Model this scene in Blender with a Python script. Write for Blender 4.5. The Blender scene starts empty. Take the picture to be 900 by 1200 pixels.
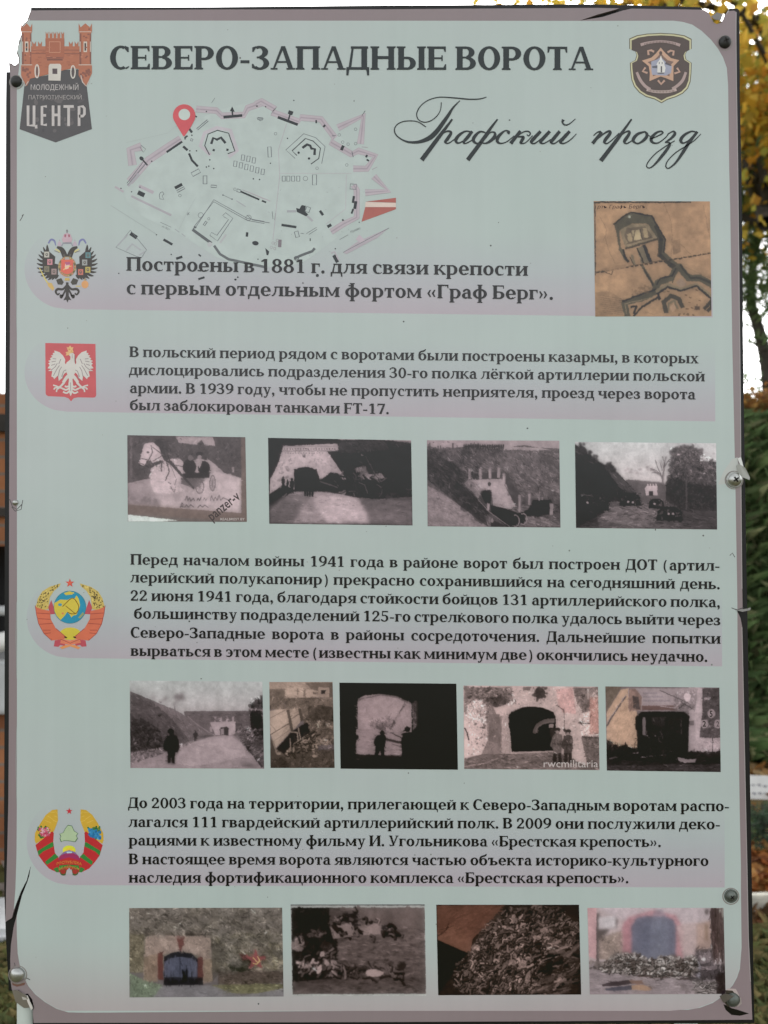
import bpy, math, random
import numpy as np
from mathutils import Vector
R = math.radians
SC = bpy.context.scene
COL = SC.collection

# ------------------------------------------------------------------ camera, sky, sun, exposure
EYE, DIST = 1.6, 1.04                      # eye height and distance from the board, metres
cam_d = bpy.data.cameras.new("camera")
cam = bpy.data.objects.new("camera", cam_d); COL.objects.link(cam)
cam.location = (0, -DIST, EYE); cam.rotation_euler = (R(90), 0, 0)
cam_d.sensor_fit = 'VERTICAL'; cam_d.sensor_height = 36.0
cam_d.lens = 36.0 * DIST / 1.2
cam_d.clip_start = 0.05; cam_d.clip_end = 2000
cam_d.dof.use_dof = True; cam_d.dof.focus_distance = DIST; cam_d.dof.aperture_fstop = 6.6
SC.camera = cam

SUN_EL, SUN_AZ = 38, 20                    # thin overcast: the sun stands behind the board, the board itself is in soft sky light
w = bpy.data.worlds.new("World"); SC.world = w; w.use_nodes = True
nt = w.node_tree; bgn = nt.nodes["Background"]
sky = nt.nodes.new("ShaderNodeTexSky"); sky.sky_type = 'NISHITA'; sky.sun_disc = False
sky.sun_elevation = R(SUN_EL); sky.sun_rotation = R(SUN_AZ)
sky.air_density = 1.0; sky.dust_density = 2.5; sky.ozone_density = 2.5
hs = nt.nodes.new("ShaderNodeHueSaturation"); hs.inputs["Saturation"].default_value = 0.10
nt.links.new(sky.outputs[0], hs.inputs["Color"]); nt.links.new(hs.outputs[0], bgn.inputs[0])
bgn.inputs[1].default_value = 0.15
sun_d = bpy.data.lights.new("sun", 'SUN'); sun_d.energy = 0.7; sun_d.angle = R(25); sun_d.color = (1, .97, .93)
sun = bpy.data.objects.new("sun", sun_d); COL.objects.link(sun)
sun.rotation_euler = (R(90 - SUN_EL), 0, R(180 - SUN_AZ))   # azimuth counted clockwise from straight ahead (+Y)
SC.view_settings.view_transform = 'Standard'; SC.view_settings.look = 'None'
SC.view_settings.exposure = 1.60; SC.view_settings.gamma = 1.0

# ------------------------------------------------------------------ helpers
KP, VEIL = 1.235, .017                                   # printed colour seen -> base colour
def lin(c):
    c = np.asarray(c, float) / 255.0
    return np.where(c <= .04045, c / 12.92, ((c + .055) / 1.055) ** 2.4)
def alb(c): return np.clip((lin(c) - VEIL) * KP, 0.003, .85)   # VEIL: the gloss the sky lays over the print
def P(px, py, lift=0.0):                    # board print: 1 px of the layout = 1 mm on the board
    return ((px - 450) / 1000.0, -lift, EYE - (py - 600) / 1000.0)

def mat(name, col, rough=.6, spec=.4, noise=None, metallic=0.0, attr=False, bump=None):
    m = bpy.data.materials.new(name); m.use_nodes = True
    t = m.node_tree; b = t.nodes["Principled BSDF"]
    b.inputs["Roughness"].default_value = rough; b.inputs["Metallic"].default_value = metallic
    b.inputs["Specular IOR Level"].default_value = spec
    tc = t.nodes.new("ShaderNodeTexCoord")
    nz = t.nodes.new("ShaderNodeTexNoise"); nz.inputs["Scale"].default_value = noise[0] if noise else 20
    nz.inputs["Detail"].default_value = 6
    t.links.new(tc.outputs["Object"], nz.inputs["Vector"])
    mr = t.nodes.new("ShaderNodeMapRange")
    a = noise[1] if noise else .06
    mr.inputs["From Min"].default_value = .25; mr.inputs["From Max"].default_value = .75
    mr.inputs["To Min"].default_value = 1 - a; mr.inputs["To Max"].default_value = 1 + a
    t.links.new(nz.outputs["Fac"], mr.inputs["Value"])
    mx = t.nodes.new("ShaderNodeVectorMath"); mx.operation = 'SCALE'
    if attr:
        at = t.nodes.new("ShaderNodeAttribute"); at.attribute_name = "Col"
        t.links.new(at.outputs["Color"], mx.inputs[0])
    else:
        mx.inputs[0].default_value = col
    t.links.new(mr.outputs[0], mx.inputs["Scale"]); t.links.new(mx.outputs[0], b.inputs["Base Color"])
    if bump:
        n2 = t.nodes.new("ShaderNodeTexNoise"); n2.inputs["Scale"].default_value = bump[0]; n2.inputs["Detail"].default_value = 4
        t.links.new(tc.outputs["Object"], n2.inputs["Vector"])
        bp = t.nodes.new("ShaderNodeBump"); bp.inputs["Strength"].default_value = bump[1]; bp.inputs["Distance"].default_value = bump[2]
        t.links.new(n2.outputs["Fac"], bp.inputs["Height"]); t.links.new(bp.outputs[0], b.inputs["Normal"])
    return m

def meshobj(name, verts, faces, m, parent=None, cols=None, smooth=False, vcols=None):
    me = bpy.data.meshes.new(name); me.from_pydata([tuple(v) for v in verts], [], [tuple(f) for f in faces])
    if cols is not None:                    # one colour per face
        at = me.color_attributes.new("Col", 'FLOAT_COLOR', 'CORNER')
        n = [len(p.vertices) for p in me.polygons]
        c = np.ones((sum(n), 4), np.float32); c[:, :3] = np.repeat(np.asarray(cols, np.float32), n, axis=0)
        at.data.foreach_set("color", c.ravel())
    if vcols is not None:
        at = me.color_attributes.new("Col", 'FLOAT_COLOR', 'POINT')
        c = np.ones((len(verts), 4), np.float32); c[:, :3] = vcols
        at.data.foreach_set("color", c.ravel())
    if smooth: me.polygons.foreach_set("use_smooth", [True] * len(me.polygons))
    me.materials.append(m); me.update()
    o = bpy.data.objects.new(name, me); COL.objects.link(o)
    if parent:
        o.parent = parent; pl = Vector((0, 0, 0)); q = parent
        while q: pl += q.location; q = q.parent
        o.location = -pl
    return o
def thing(name, label, cat, loc=(0, 0, 0), group=None):
    o = bpy.data.objects.new(name, None); COL.objects.link(o); o.location = loc; o.empty_display_size = .1
    o["label"] = label; o["category"] = cat
    if group: o["group"] = group
    return o
def tag(o, label, cat, group=None):
    o["label"] = label; o["category"] = cat
    if group: o["group"] = group
    return o
def struct(o, kind="structure"): o["kind"] = kind; return o

M_PRINT = mat("printed_vinyl", None, rough=.30, spec=.43, noise=(9, .03), attr=True, bump=(7, .25, .004))
M_INK = mat("printed_ink", None, rough=.30, spec=.43, noise=(60, .08), attr=True, bump=(7, .25, .004))
M_BACK = mat("dark_backing_plastic", tuple(alb((30, 33, 33))), rough=.55, noise=(30, .3))
M_FOIL = mat("leaf", None, rough=.6, spec=.25, noise=(8, .2), attr=True)
_t = M_FOIL.node_tree; _p = _t.nodes["Principled BSDF"]; _tr = _t.nodes.new("ShaderNodeBsdfTranslucent"); _mx = _t.nodes.new("ShaderNodeMixShader"); _mx.inputs[0].default_value = .6   # leaves let light through
_t.links.new(_p.inputs["Base Color"].links[0].from_socket, _tr.inputs["Color"]); _t.links.new(_p.outputs[0], _mx.inputs[1]); _t.links.new(_tr.outputs[0], _mx.inputs[2]); _t.links.new(_mx.outputs[0], _t.nodes["Material Output"].inputs[0])

# old print surface: faint vertical run marks and slow shifts of tint
_t = M_PRINT.node_tree; _b = _t.nodes["Principled BSDF"]; _src = _b.inputs["Base Color"].links[0].from_socket
_tc = _t.nodes.new("ShaderNodeTexCoord"); _mp = _t.nodes.new("ShaderNodeMapping"); _mp.inputs["Scale"].default_value = (70, 1, 2.2); _n1 = _t.nodes.new("ShaderNodeTexNoise"); _n1.inputs["Scale"].default_value = 1.0; _n1.inputs["Detail"].default_value = 5
_n2 = _t.nodes.new("ShaderNodeTexNoise"); _n2.inputs["Scale"].default_value = 2.6; _n2.inputs["Detail"].default_value = 3
_m1 = _t.nodes.new("ShaderNodeMapRange"); _m1.inputs["From Min"].default_value = .3; _m1.inputs["From Max"].default_value = .7; _m1.inputs["To Min"].default_value = .982; _m1.inputs["To Max"].default_value = 1.012
_v1 = _t.nodes.new("ShaderNodeVectorMath"); _v1.operation = 'SCALE'; _rp = _t.nodes.new("ShaderNodeValToRGB"); _rp.color_ramp.elements[0].position = .35; _rp.color_ramp.elements[0].color = (.965, 1, .985, 1); _rp.color_ramp.elements[1].position = .65; _rp.color_ramp.elements[1].color = (1, .985, 1, 1)
_mm = _t.nodes.new("ShaderNodeMix"); _mm.data_type = 'RGBA'; _mm.blend_type = 'MULTIPLY'; _mm.inputs[0].default_value = 1
_t.links.new(_tc.outputs["Object"], _mp.inputs[0]); _t.links.new(_mp.outputs[0], _n1.inputs["Vector"]); _t.links.new(_tc.outputs["Object"], _n2.inputs["Vector"]); _t.links.new(_n1.outputs["Fac"], _m1.inputs["Value"])
_t.links.new(_src, _v1.inputs[0]); _t.links.new(_m1.outputs[0], _v1.inputs["Scale"]); _t.links.new(_n2.outputs["Fac"], _rp.inputs[0]); _t.links.new(_v1.outputs[0], _mm.inputs[6]); _t.links.new(_rp.outputs[0], _mm.inputs[7]); _t.links.new(_mm.outputs[2], _b.inputs["Base Color"])

def catmull(pts, n=6, closed=False):
    p = np.asarray(pts, float); out = []; N = len(p)
    for i in range(N if closed else N - 1):
        if closed: a, b, c, d = p[(i-1) % N], p[i], p[(i+1) % N], p[(i+2) % N]
        else: a, b, c, d = p[max(i-1, 0)], p[i], p[i+1], p[min(i+2, N-1)]
        for k in range(n):
            t = k / n
            out.append(.5*((2*b) + (-a+c)*t + (2*a-5*b+4*c-d)*t*t + (-a+3*b-3*c+d)*t**3))
    if not closed: out.append(p[-1])
    return np.array(out)

class Vec:
    """flat printed shapes: coloured polygons in layout pixels, each a hair above the last"""
    def __init__(s, lift=.0004, tr=(0, 0, 1), step=.000001):
        s.v, s.f, s.c, s.lift, s.step, s.tr = [], [], [], lift, step, tr
    def T(s, x, y): return s.tr[0] + x / s.tr[2], s.tr[1] + y / s.tr[2]
    def poly(s, pts, col, smooth=0, inc=1):
        if smooth: pts = catmull(pts, smooth, True)
        k = len(s.v); s.lift += s.step*inc
        s.v += [P(*s.T(q[0], q[1]), s.lift) for q in pts]
        s.f.append(range(k, k + len(pts))); s.c.append(alb(col))
    def tris(s, pts, faces, col):
        k = len(s.v); s.lift += s.step
        s.v += [P(*s.T(q[0], q[1]), s.lift) for q in pts]
        s.f += [[k + i for i in f] for f in faces]; s.c += [alb(col)] * len(faces)
    def ell(s, cx, cy, rx, ry, col, rot=0, n=20, inc=1):
        ca, sa = math.cos(R(rot)), math.sin(R(rot)); q = []
        for i in range(n):
            a = 2*math.pi*i/n; x, y = rx*math.cos(a), ry*math.sin(a); q.append((cx+x*ca-y*sa, cy+x*sa+y*ca))
        s.poly(q, col, inc=inc)
    def ring(s, cx, cy, rx, ry, w, col, n=24): s.stroke([(cx+rx*math.cos(2*math.pi*i/n), cy+ry*math.sin(2*math.pi*i/n)) for i in range(n)], w, col, closed=True)
    def rect(s, x0, y0, x1, y1, col): s.poly([(x0, y0), (x1, y0), (x1, y1), (x0, y1)], col)
    def bar(s, x0, y0, x1, y1, w, col): s.stroke([(x0, y0), (x1, y1)], w, col)
    def stroke(s, pts, wd, col, closed=False, smooth=0):
        q = [(p[0], p[1], p[2] if len(p) > 2 else wd) for p in pts]
        q = catmull(q, smooth, closed) if smooth else np.array(q, float)
        n = len(q); d = np.zeros((n, 2))
        for i in range(n):
            a = q[(i-1) % n] if (closed or i) else q[i]; b = q[(i+1) % n] if (closed or i < n-1) else q[i]
            d[i] = b[:2] - a[:2]
        ln = np.maximum(np.hypot(d[:, 0], d[:, 1]), 1e-9)[:, None]; nn = np.stack([-d[:, 1], d[:, 0]], 1) / ln
        h = np.maximum(q[:, 2:3], .3) / 2
        A, B = q[:, :2] + nn*h, q[:, :2] - nn*h
        k = len(s.v); s.lift += s.step
        for a, b in zip(A, B): s.v += [P(*s.T(*a), s.lift), P(*s.T(*b), s.lift)]
        for i in range(n if closed else n-1):
            j = (i+1) % n; s.f.append([k+2*i, k+2*j, k+2*j+1, k+2*i+1]); s.c.append(alb(col))
    def star(s, cx, cy, r, col, r2=.4, rot=-90, n=5):
        s.poly([(cx + (r if i % 2 == 0 else r*r2)*math.cos(R(rot+180*i/n)), cy + (r if i % 2 == 0 else r*r2)*math.sin(R(rot+180*i/n))) for i in range(2*n)], col)
    def sans(s, text, x0, x1, yb, h, col, bend=0, rot=0, bold=0, slant=0):
        cu = bpy.data.curves.new("tmp", 'FONT'); cu.body = text; cu.resolution_u = 2; cu.offset = bold; cu.shear = slant
        ob = bpy.data.objects.new("tmp", cu); COL.objects.link(ob)
        me = bpy.data.meshes.new_from_object(ob); v = np.array([x.co[:] for x in me.vertices]); f = [list(p.vertices) for p in me.polygons]
        bpy.data.objects.remove(ob); bpy.data.curves.remove(cu); bpy.data.meshes.remove(me)
        if not len(v): return
        X0, X1, H = v[:, 0].min(), v[:, 0].max(), .729 if text.upper() == text else v[:, 1].max()
        xs = (v[:, 0]-X0)/(X1-X0)*(x1-x0); ys = -v[:, 1]/H*h
        ys = ys + bend*((xs/(x1-x0)-.5)*2)**2
        ca, sa = math.cos(R(rot)), math.sin(R(rot))
        s.tris(np.stack([x0+xs*ca-ys*sa, yb+xs*sa+ys*ca], 1), f, col)
    def build(s, name, parent, m=None, label=None):
        o = meshobj(name, s.v, s.f, m or M_INK, parent, cols=s.c)
        if label: o["label"] = label
        return o
# ------------------------------------------------------------------ a bold slab-contrast serif alphabet, drawn as outlines
XH, CH, DS = 47.0, 66.0, -20.0
class G:
    def __init__(s, T=13.5, t=5.5): s.p, s.T, s.t = [], T, t
    def r(s, x0, y0, x1, y1): s.p.append([(x0, y0), (x1, y0), (x1, y1), (x0, y1)])
    def q(s, *pts): s.p.append(list(pts))
    def st(s, x, y0, y1, bot='lr', top='lr', T=None, e=4.5, sh=4.6):       # a stem with its slab serifs
        T = T or s.T; s.r(x, y0, x+T, y1)
        if bot: s.q((x-(e if 'l' in bot else 0), y0), (x+T+(e if 'r' in bot else 0), y0), (x+T+(e if 'r' in bot else 0), y0+sh-1), (x+T, y0+sh+1.5), (x, y0+sh+1.5), (x-(e if 'l' in bot else 0), y0+sh-1))
        if top: s.q((x-(e if 'l' in top else 0), y1), (x-(e if 'l' in top else 0), y1-sh+1), (x, y1-sh-1.5), (x+T, y1-sh-1.5), (x+T+(e if 'r' in top else 0), y1-sh+1), (x+T+(e if 'r' in top else 0), y1))
        return x+T
    def ring(s, cx, cy, rx, ry, a0=0, a1=360, T=None, t=None):             # heavy at the sides, thin at top and foot
        T = T or s.T; t = t or s.t; n = max(6, int(abs(a1-a0)/15))
        for i in range(n):
            a, b = R(a0+(a1-a0)*i/n), R(a0+(a1-a0)*(i+1)/n)
            s.p.append([(cx+rx*math.cos(a), cy+ry*math.sin(a)), (cx+rx*math.cos(b), cy+ry*math.sin(b)),
                        (cx+(rx-T)*math.cos(b), cy+(ry-t)*math.sin(b)), (cx+(rx-T)*math.cos(a), cy+(ry-t)*math.sin(a))])
    def dg(s, x0, y0, x1, y1, w): s.p.append([(x0-w/2, y0), (x0+w/2, y0), (x1+w/2, y1), (x1-w/2, y1)])
    def ball(s, cx, cy, r): s.p.append([(cx+r*math.cos(R(30*i)), cy+r*math.sin(R(30*i))) for i in range(12)])

def g_n(g, h, wd):      # н н-like
    T = g.T; g.st(6, 0, h); g.st(wd-6-T, 0, h); g.r(6+T, h*.46, wd-6-T, h*.46+g.t+1.5); return wd
def g_p(g, h, wd):
    T = g.T; g.st(6, 0, h, top='l'); g.st(wd-6-T, 0, h, top='r'); g.r(6+T, h-g.t-1, wd-6-T, h); return wd
def g_i(g, h, wd):
    T = g.T; g.st(6, 0, h); g.st(wd-6-T, 0, h); g.q((6+T, 6), (6+T, 16), (wd-6-T, h-6), (wd-6-T, h-16)); return wd
def g_breve(g, cx, y):
    g.ring(cx, y+9, 12, 9.5, 180, 360, T=5, t=5.5)
def g_v(g, h, wd):      # в
    T = g.T; g.st(6, 0, h, bot='l', top='l'); m = h*.53; x = wd*.52
    g.r(6+T, 0, x, g.t); g.r(6+T, h-g.t, x, h); g.r(6+T, m-2.5, x, m+2.5)
    g.ring(x, (m+h)/2-1, wd-x-7, (h-m)/2+1, -90, 90); g.ring(x, m/2+1, wd-x-3, m/2+1.2, -90, 90); return wd
def g_soft(g, h, wd, x0=6):
    T = g.T; g.st(x0, 0, h, bot='l'); m = h*.56; x = x0+(wd-x0)*.5
    g.r(x0+T, 0, x, g.t); g.r(x0+T, m-g.t, x, m); g.ring(x, m/2, wd-x-3, m/2, -90, 90); return wd
def g_g(g, h, wd):
    T = g.T; g.st(6, 0, h, top='l'); g.r(6+T, h-g.t, wd-3, h); g.q((wd-3, h), (wd-3, h-17), (wd-6.5, h-17), (wd-10, h-g.t), (wd-10, h)); return wd
def g_t(g, h, wd):
    T = g.T; c = wd/2; g.st(c-T/2, 0, h, top=''); g.r(4, h-g.t, wd-4, h)
    g.q((3, h), (3, h-17), (6.5, h-17), (10, h-g.t), (10, h)); g.q((wd-3, h), (wd-3, h-17), (wd-6.5, h-17), (wd-10, h-g.t), (wd-10, h)); return wd
def g_d(g, h, wd):
    T = g.T; g.r(wd-8-T, 0, wd-8, h); g.r(15, h-g.t, wd-5, h); g.r(2, 0, wd-2, g.t+.5)
    g.q((18, h), (24, h), (16, 4), (8, 4)); g.q((2, 5), (2, -16), (8, -16), (10.5, 0), (10.5, 5)); g.q((wd-2, 5), (wd-2, -16), (wd-8, -16), (wd-10.5, 0), (wd-10.5, 5)); return wd
def g_l(g, h, wd):
    T = g.T; g.st(wd-6-T, 0, h, top='r'); g.r(14, h-g.t, wd-6-T, h); g.q((19, h), (25.5, h), (24, h*.5), (18, 8), (9, 0), (2, 0), (2, 5), (8, 7), (15, h*.4)); return wd
def g_m(g, h, wd):
    T = g.T; g.st(6, 0, h, T=8, top='l', e=4); g.st(wd-6-T, 0, h, top='r'); c = wd/2-2
    g.q((5, h), (18, h), (c+5, 5), (c-4, 5)); g.q((wd-19, h), (wd-10, h), (c+4, 5), (c-3, 5)); return wd
def g_k(g, h, wd):
    T = g.T; g.st(6, 0, h); m = h*.5
    g.r(6+T, m-3, 27, m+3); g.q((24, m+3), (29, m+1), (wd-8, h), (wd-20, h)); g.q((24, m), (34, m+4), (wd-2, 4), (wd-15, 4))
    g.r(wd-23, h-4.5, wd-3, h); g.r(wd-18, 0, wd, 4.5); return wd
def g_s(g, h, wd):
    ry = h/2+1; g.ring(wd*.56, h/2, wd*.56-3, ry, 62, 300); g.q((wd-15, h+.5), (wd-4, h-4), (wd-4, h-17), (wd-8, h-17), (wd-17, h-6))
    g.q((wd*.8, -.2), (wd-3, 6), (wd-3, 9.5), (wd*.78, 4.8)); return wd
def g_o(g, h, wd): g.ring(wd/2, h/2, wd/2-3, h/2+1); return wd
def g_z(g, h, wd):      # з
    m = h*.52; x = wd*.45
    g.ring(x, (m+h)/2-.5, wd-x-6, (h-m)/2+1.5, -90, 130); g.ring(x, m/2+.5, wd-x-3, m/2+1.5, -140, 90)
    g.r(x-8, m-2.5, x+2, m+2.5); g.q((4, h-4), (4, h-16), (8, h-16), (16, h-3), (14, h)); g.q((3, 5), (3, 16), (7, 16), (15, 4), (12, 1)); return wd
def g_r(g, h, wd, ds):  # р / Р
    T = g.T; g.st(6, ds, h, top='l'); 
    if ds < 0:
        x = wd*.5; g.r(6+T, h-g.t, x, h); g.r(6+T, 0, x, g.t); g.ring(x, h/2, wd-x-3, h/2+.6, -90, 90)
    else:
        x = wd*.5; b = h*.4; g.r(6+T, h-g.t, x, h); g.r(6+T, b, x, b+g.t); g.ring(x, (h+b)/2, wd-x-3, (h-b)/2, -90, 90)
    return wd
def g_e_cap(g, h, wd):
    T = g.T; g.st(6, 0, h, bot='l', top='l'); g.r(6+T, 0, wd-4, g.t); g.r(6+T, h-g.t, wd-5, h); g.r(6+T, h*.5-2.5, wd-13, h*.5+2.5)
    g.q((wd-3, 0), (wd-3, 16), (wd-6.5, 16), (wd-11, g.t), (wd-11, 0)); g.q((wd-4, h), (wd-4, h-15), (wd-7.5, h-15), (wd-11, h-g.t), (wd-11, h)); g.r(wd-17, h*.5-8, wd-13, h*.5+8); return wd
def g_a_cap(g, h, wd):
    c = wd/2-1; g.q((c-3, h), (c+8, h), (wd-6, 4), (wd-20, 4)); g.q((c-3, h), (c+3, h-6), (14, 4), (8, 4)); g.r(16, 19, wd-18, 24); g.r(1, 0, 21, 4.5); g.r(wd-25, 0, wd, 4.5); return wd
def g_u(g, h, wd, ds):
    g.q((8, h-4), (22, h-4), (wd/2+6, 4), (wd/2-3, 2)); b = 0 if ds else h*.25
    g.q((wd-14, h-4), (wd-7, h-4), (wd/2+2, b-4 if not ds else -10), (wd/2-5, b-2 if not ds else -8)) if ds else g.q((wd-14, h-4), (wd-7, h-4), (wd/2+1, 6), (wd/2-7, 6))
    g.r(2, h-4.5, 25, h); g.r(wd-21, h-4.5, wd-2, h)
    y = ds; g.q((wd/2+2, y+12), (wd/2-3, y+3), (wd/2-10, y), (8, y), (7, y+11), (11, y+11), (15, y+6), (wd/2-8, y+8), (wd/2-6, y+14)); return wd
def g_x(g, h, wd):
    g.q((6, h-3), (21, h-3), (wd-5, 3), (wd-20, 3)); g.q((wd-16, h-3), (wd-8, h-3), (15, 3), (7, 3))
    g.r(2, h-4.5, 25, h); g.r(wd-21, h-4.5, wd-3, h); g.r(2, 0, 20, 4.5); g.r(wd-24, 0, wd-1, 4.5); return wd
def g_sh(g, h, wd, n=3, tail=False, tw=0):
    T = g.T; ww = wd-tw; xs = [6+(ww-12-T)*i/(n-1) for i in range(n)]
    for x in xs: g.st(x, 0, h, bot='l' if x == xs[0] else '')
    g.r(6, 0, ww-6+(tw if tail else 0), g.t+.5)
    if tail: g.q((wd-8, 5), (wd-1, 5), (wd-1, -16), (wd-5, -16), (wd-9, 0))
    return wd
def g_e(g):
    g.ring(27.5, XH/2, 24.5, XH/2+1, 0, 312); g.r(13, 21, 50, 26); g.q((38, .5), (50, 8), (50, 11.5), (38, 6)); return 54
def build_glyph(ch):
    cap = ch.upper() == ch and ch.lower() != ch
    g = G(16.6 if cap else 15.2, 6.8 if cap else 6.3); h = CH if cap else XH; c = ch.lower(); w = None
    if c == 'о': w = g_o(g, h, 70 if cap else 56)
    elif c == 'с': w = g_s(g, h, 61 if cap else 48)
    elif c == 'е' or c == 'ё':
        w = g_e_cap(g, h, 60) if cap else g_e(g)
        if c == 'ё': g.ball(17, 60, 5.5); g.ball(37, 60, 5.5)
    elif c == 'а':
        if cap: w = g_a_cap(g, h, 72)
        else:
            g.r(31, 3, 44.2, 33); g.ring(26, 32, 18.2, 16, 0, 150); g.q((31, 0), (51, 0), (51, 4), (44, 6), (31, 8)); g.ring(20, 14, 17, 14.8, 75, 320); g.r(20, 24.5, 33, 29.5)
            g.ball(12.5, 36.5, 5.2); w = 52
    elif c == 'б':
        if cap: w = g_soft(g, h, 62); g.r(19, h-6, 55, h); g.r(52, h-16, 56, h)
        else:
            g.ring(28.5, 22, 25.5, 23); g.q((3, 22), (3, 38), (8, 52), (20, 60), (36, 63), (47, 71), (51, 69), (47, 58), (36, 53), (22, 50), (14, 42), (12, 33), (12, 22)); w = 57
    elif c == 'в': w = g_v(g, h, 64 if cap else 55)
    elif c == 'г': w = g_g(g, h, 58 if cap else 46)
    elif c == 'д': w = g_d(g, h, 70 if cap else 60)
    elif c == 'ж':
        T = g.T; g.st(42-T/2, 0, h)
        for s in (-1, 1):
            X = lambda x: 42+s*x
            g.r(min(X(0), X(14)), 21, max(X(0), X(14)), 26.5); g.q((X(10), 23), (X(15), 23), (X(33), h-2), (X(22), h-2)); g.q((X(10), 24), (X(19), 27), (X(37), 3), (X(25), 3))
            a, b = sorted((X(20), X(37))); g.r(a, h-4.5, b, h); a, b = sorted((X(22), X(41))); g.r(a, 0, b, 4.5)
        w = 84
    elif c == 'з': w = g_z(g, h, 56 if cap else 47)
    elif c in 'ий':
        w = g_i(g, h, 76 if cap else 63)
        if c == 'й': g_breve(g, w/2, 52)
    elif c == 'к': w = g_k(g, h, 59)
    elif c == 'л': w = g_l(g, h, 61)
    elif c == 'м': w = g_m(g, h, 74)
    elif c == 'н': w = g_n(g, h, 76 if cap else 63)
    elif c == 'п': w = g_p(g, h, 74 if cap else 63)
    elif c == 'р': w = g_r(g, h, 61 if cap else 59, 0 if cap else DS)
    elif c == 'т': w = g_t(g, h, 63 if cap else 52)
    elif c == 'у': w = g_u(g, h, 66 if cap else 55, 0 if cap else DS)
    elif c == 'ф':
        g.st(37-g.T/2, DS, 68); g.ring(37, XH/2, 34, XH/2+1); w = 74
    elif c == 'х': w = g_x(g, h, 55)
    elif c == 'ц': w = g_sh(g, h, 66, 2, True, 4)
    elif c == 'ч': T = g.T; g.st(60-6-T, 0, h); g.st(6, h*.5, h, bot=''); g.q((6, h*.62), (19, h*.6), (26, 23), (42, 25), (42, 19.5), (24, 17), (11, 20)); w = 60
    elif c == 'ш': w = g_sh(g, h, 91, 3)
    elif c == 'щ': w = g_sh(g, h, 94, 3, True, 4)
    elif c == 'ъ': w = g_soft(g, h, 66, 17); g.r(4, h-g.t, 17, h); g.q((3, h), (3, h-16), (6.5, h-16), (10, h-g.t), (10, h))
    elif c == 'ы':
        b = 60 if cap else 51; g_soft(g, h, b); T = g.T; g.st(b+5, 0, h); w = b+5+T+6
    elif c == 'ь': w = g_soft(g, h, 62 if cap else 54)
    elif c == 'э': g.ring(22, h/2, 24.5, h/2+1, -128, 122); g.r(17, 21.5, 36, 26.5); g.q((5, h-3), (5, h-15), (9, h-15), (16, h-2), (12, h+.5)); g.q((4, 7), (3.5, 10), (12, 5.5), (10, .5)); w = 49
    elif c == 'ю': g.st(6, 0, h); g.ring(56, h/2, 24, h/2+1); g.r(18, 21, 34, 26.5); w = 83
    elif c == 'я':
        T = g.T; g.st(58-6-T, 0, h, top='r'); g.r(25, h-5.4, 42, h); g.r(25, 18.5, 42, 23.5); g.ring(25, 33, 20, 14.6, 90, 270); g.q((24, 20), (35, 20), (19, 4), (7, 4)); g.r(1, 0, 19, 4.5); w = 58
    elif c == 'f': w = g_e_cap(g, h, 58); g.p = [p for p in g.p if max(q[1] for q in p) > 10 and not (max(q[1] for q in p) < 20)]; g.r(2, 0, 27, 4.5)
    elif c == 't': w = g_t(g, h, 62)
    elif ch == '0': g.ring(28, 32, 25, 33.5, T=14); w = 56
    elif ch == '1': g.st(22, 0, 65, top='', e=9); g.q((22, 65), (22, 53), (9, 51), (9, 56)); w = 56
    elif ch == '2': g.ring(26, 46, 23, 20, -25, 155, T=14); g.q((48, 40), (36, 40), (5, 8), (5, 0), (16, 6)); g.r(5, 0, 50, 9); g.r(46, 0, 50, 16); g.ball(10, 48, 6); w = 56
    elif ch == '3': g.ring(25, 49, 22, 17.5, -90, 140, T=13.5); g.ring(25, 18, 26, 19, -145, 90, T=14.5); g.r(16, 32, 27, 37); g.ball(8, 55, 5); g.ball(7, 10, 5); w = 56
    elif ch == '4': g.st(31, 0, 65, top='', e=7); g.q((31, 65), (40, 65), (13, 24), (3, 20)); g.r(3, 15, 53, 23); w = 56
    elif ch == '5': g.r(10, 57, 48, 65); g.r(10, 33, 15.5, 62); g.ring(24, 20, 26, 21.5, -145, 125, T=14.5); g.ball(7, 10, 5); w = 56
    elif ch == '6': g.ring(28, 20, 25, 21.5, T=14); g.q((3, 20), (5, 42), (20, 58), (46, 66), (47, 62), (30, 54), (17, 40), (15, 20)); w = 56
    elif ch == '7': g.r(5, 56, 52, 65); g.q((40, 58), (52, 58), (30, 0), (15, 0)); g.r(5, 48, 9, 65); w = 56
    elif ch == '8': g.ring(28, 49, 22, 17.5, T=14); g.ring(28, 17.5, 25, 19, T=14); w = 56
    elif ch == '9': g.ring(28, 45, 25, 21.5, T=14); g.q((53, 45), (51, 23), (36, 7), (10, -1), (9, 3), (26, 11), (39, 25), (41, 45)); w = 56
    elif ch == '.': g.ball(12, 6, 8); w = 25
    elif ch == ',': g.ball(12, 6, 8); g.q((20, 6), (19, -6), (9, -15), (6, -12), (11, -4), (12, 2)); w = 25
    elif ch == '-': g.r(4, 18, 30, 26); w = 34
    elif ch == '(': g.ring(34, 24, 28, 46, 118, 242, T=10, t=5); w = 40
    elif ch == ')': g.ring(6, 24, 28, 46, -62, 62, T=10, t=5); w = 40
    elif ch in '«»':
        for x in (4, 25):
            a, b = (x, x+18) if ch == '«' else (x+18, x)
            d = 7 if ch == '«' else -7
            g.q((a, 23), (b-d, 40), (b, 40), (a+d+d*.4, 23)); g.q((a, 23), (a+d+d*.4, 23), (b, 6), (b-d, 6))
        w = 50
    elif ch == ' ': w = 22
    return g.p, w
_GL = {}
def glyph(ch):
    if ch not in _GL: _GL[ch] = build_glyph(ch)
    return _GL[ch]
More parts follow.
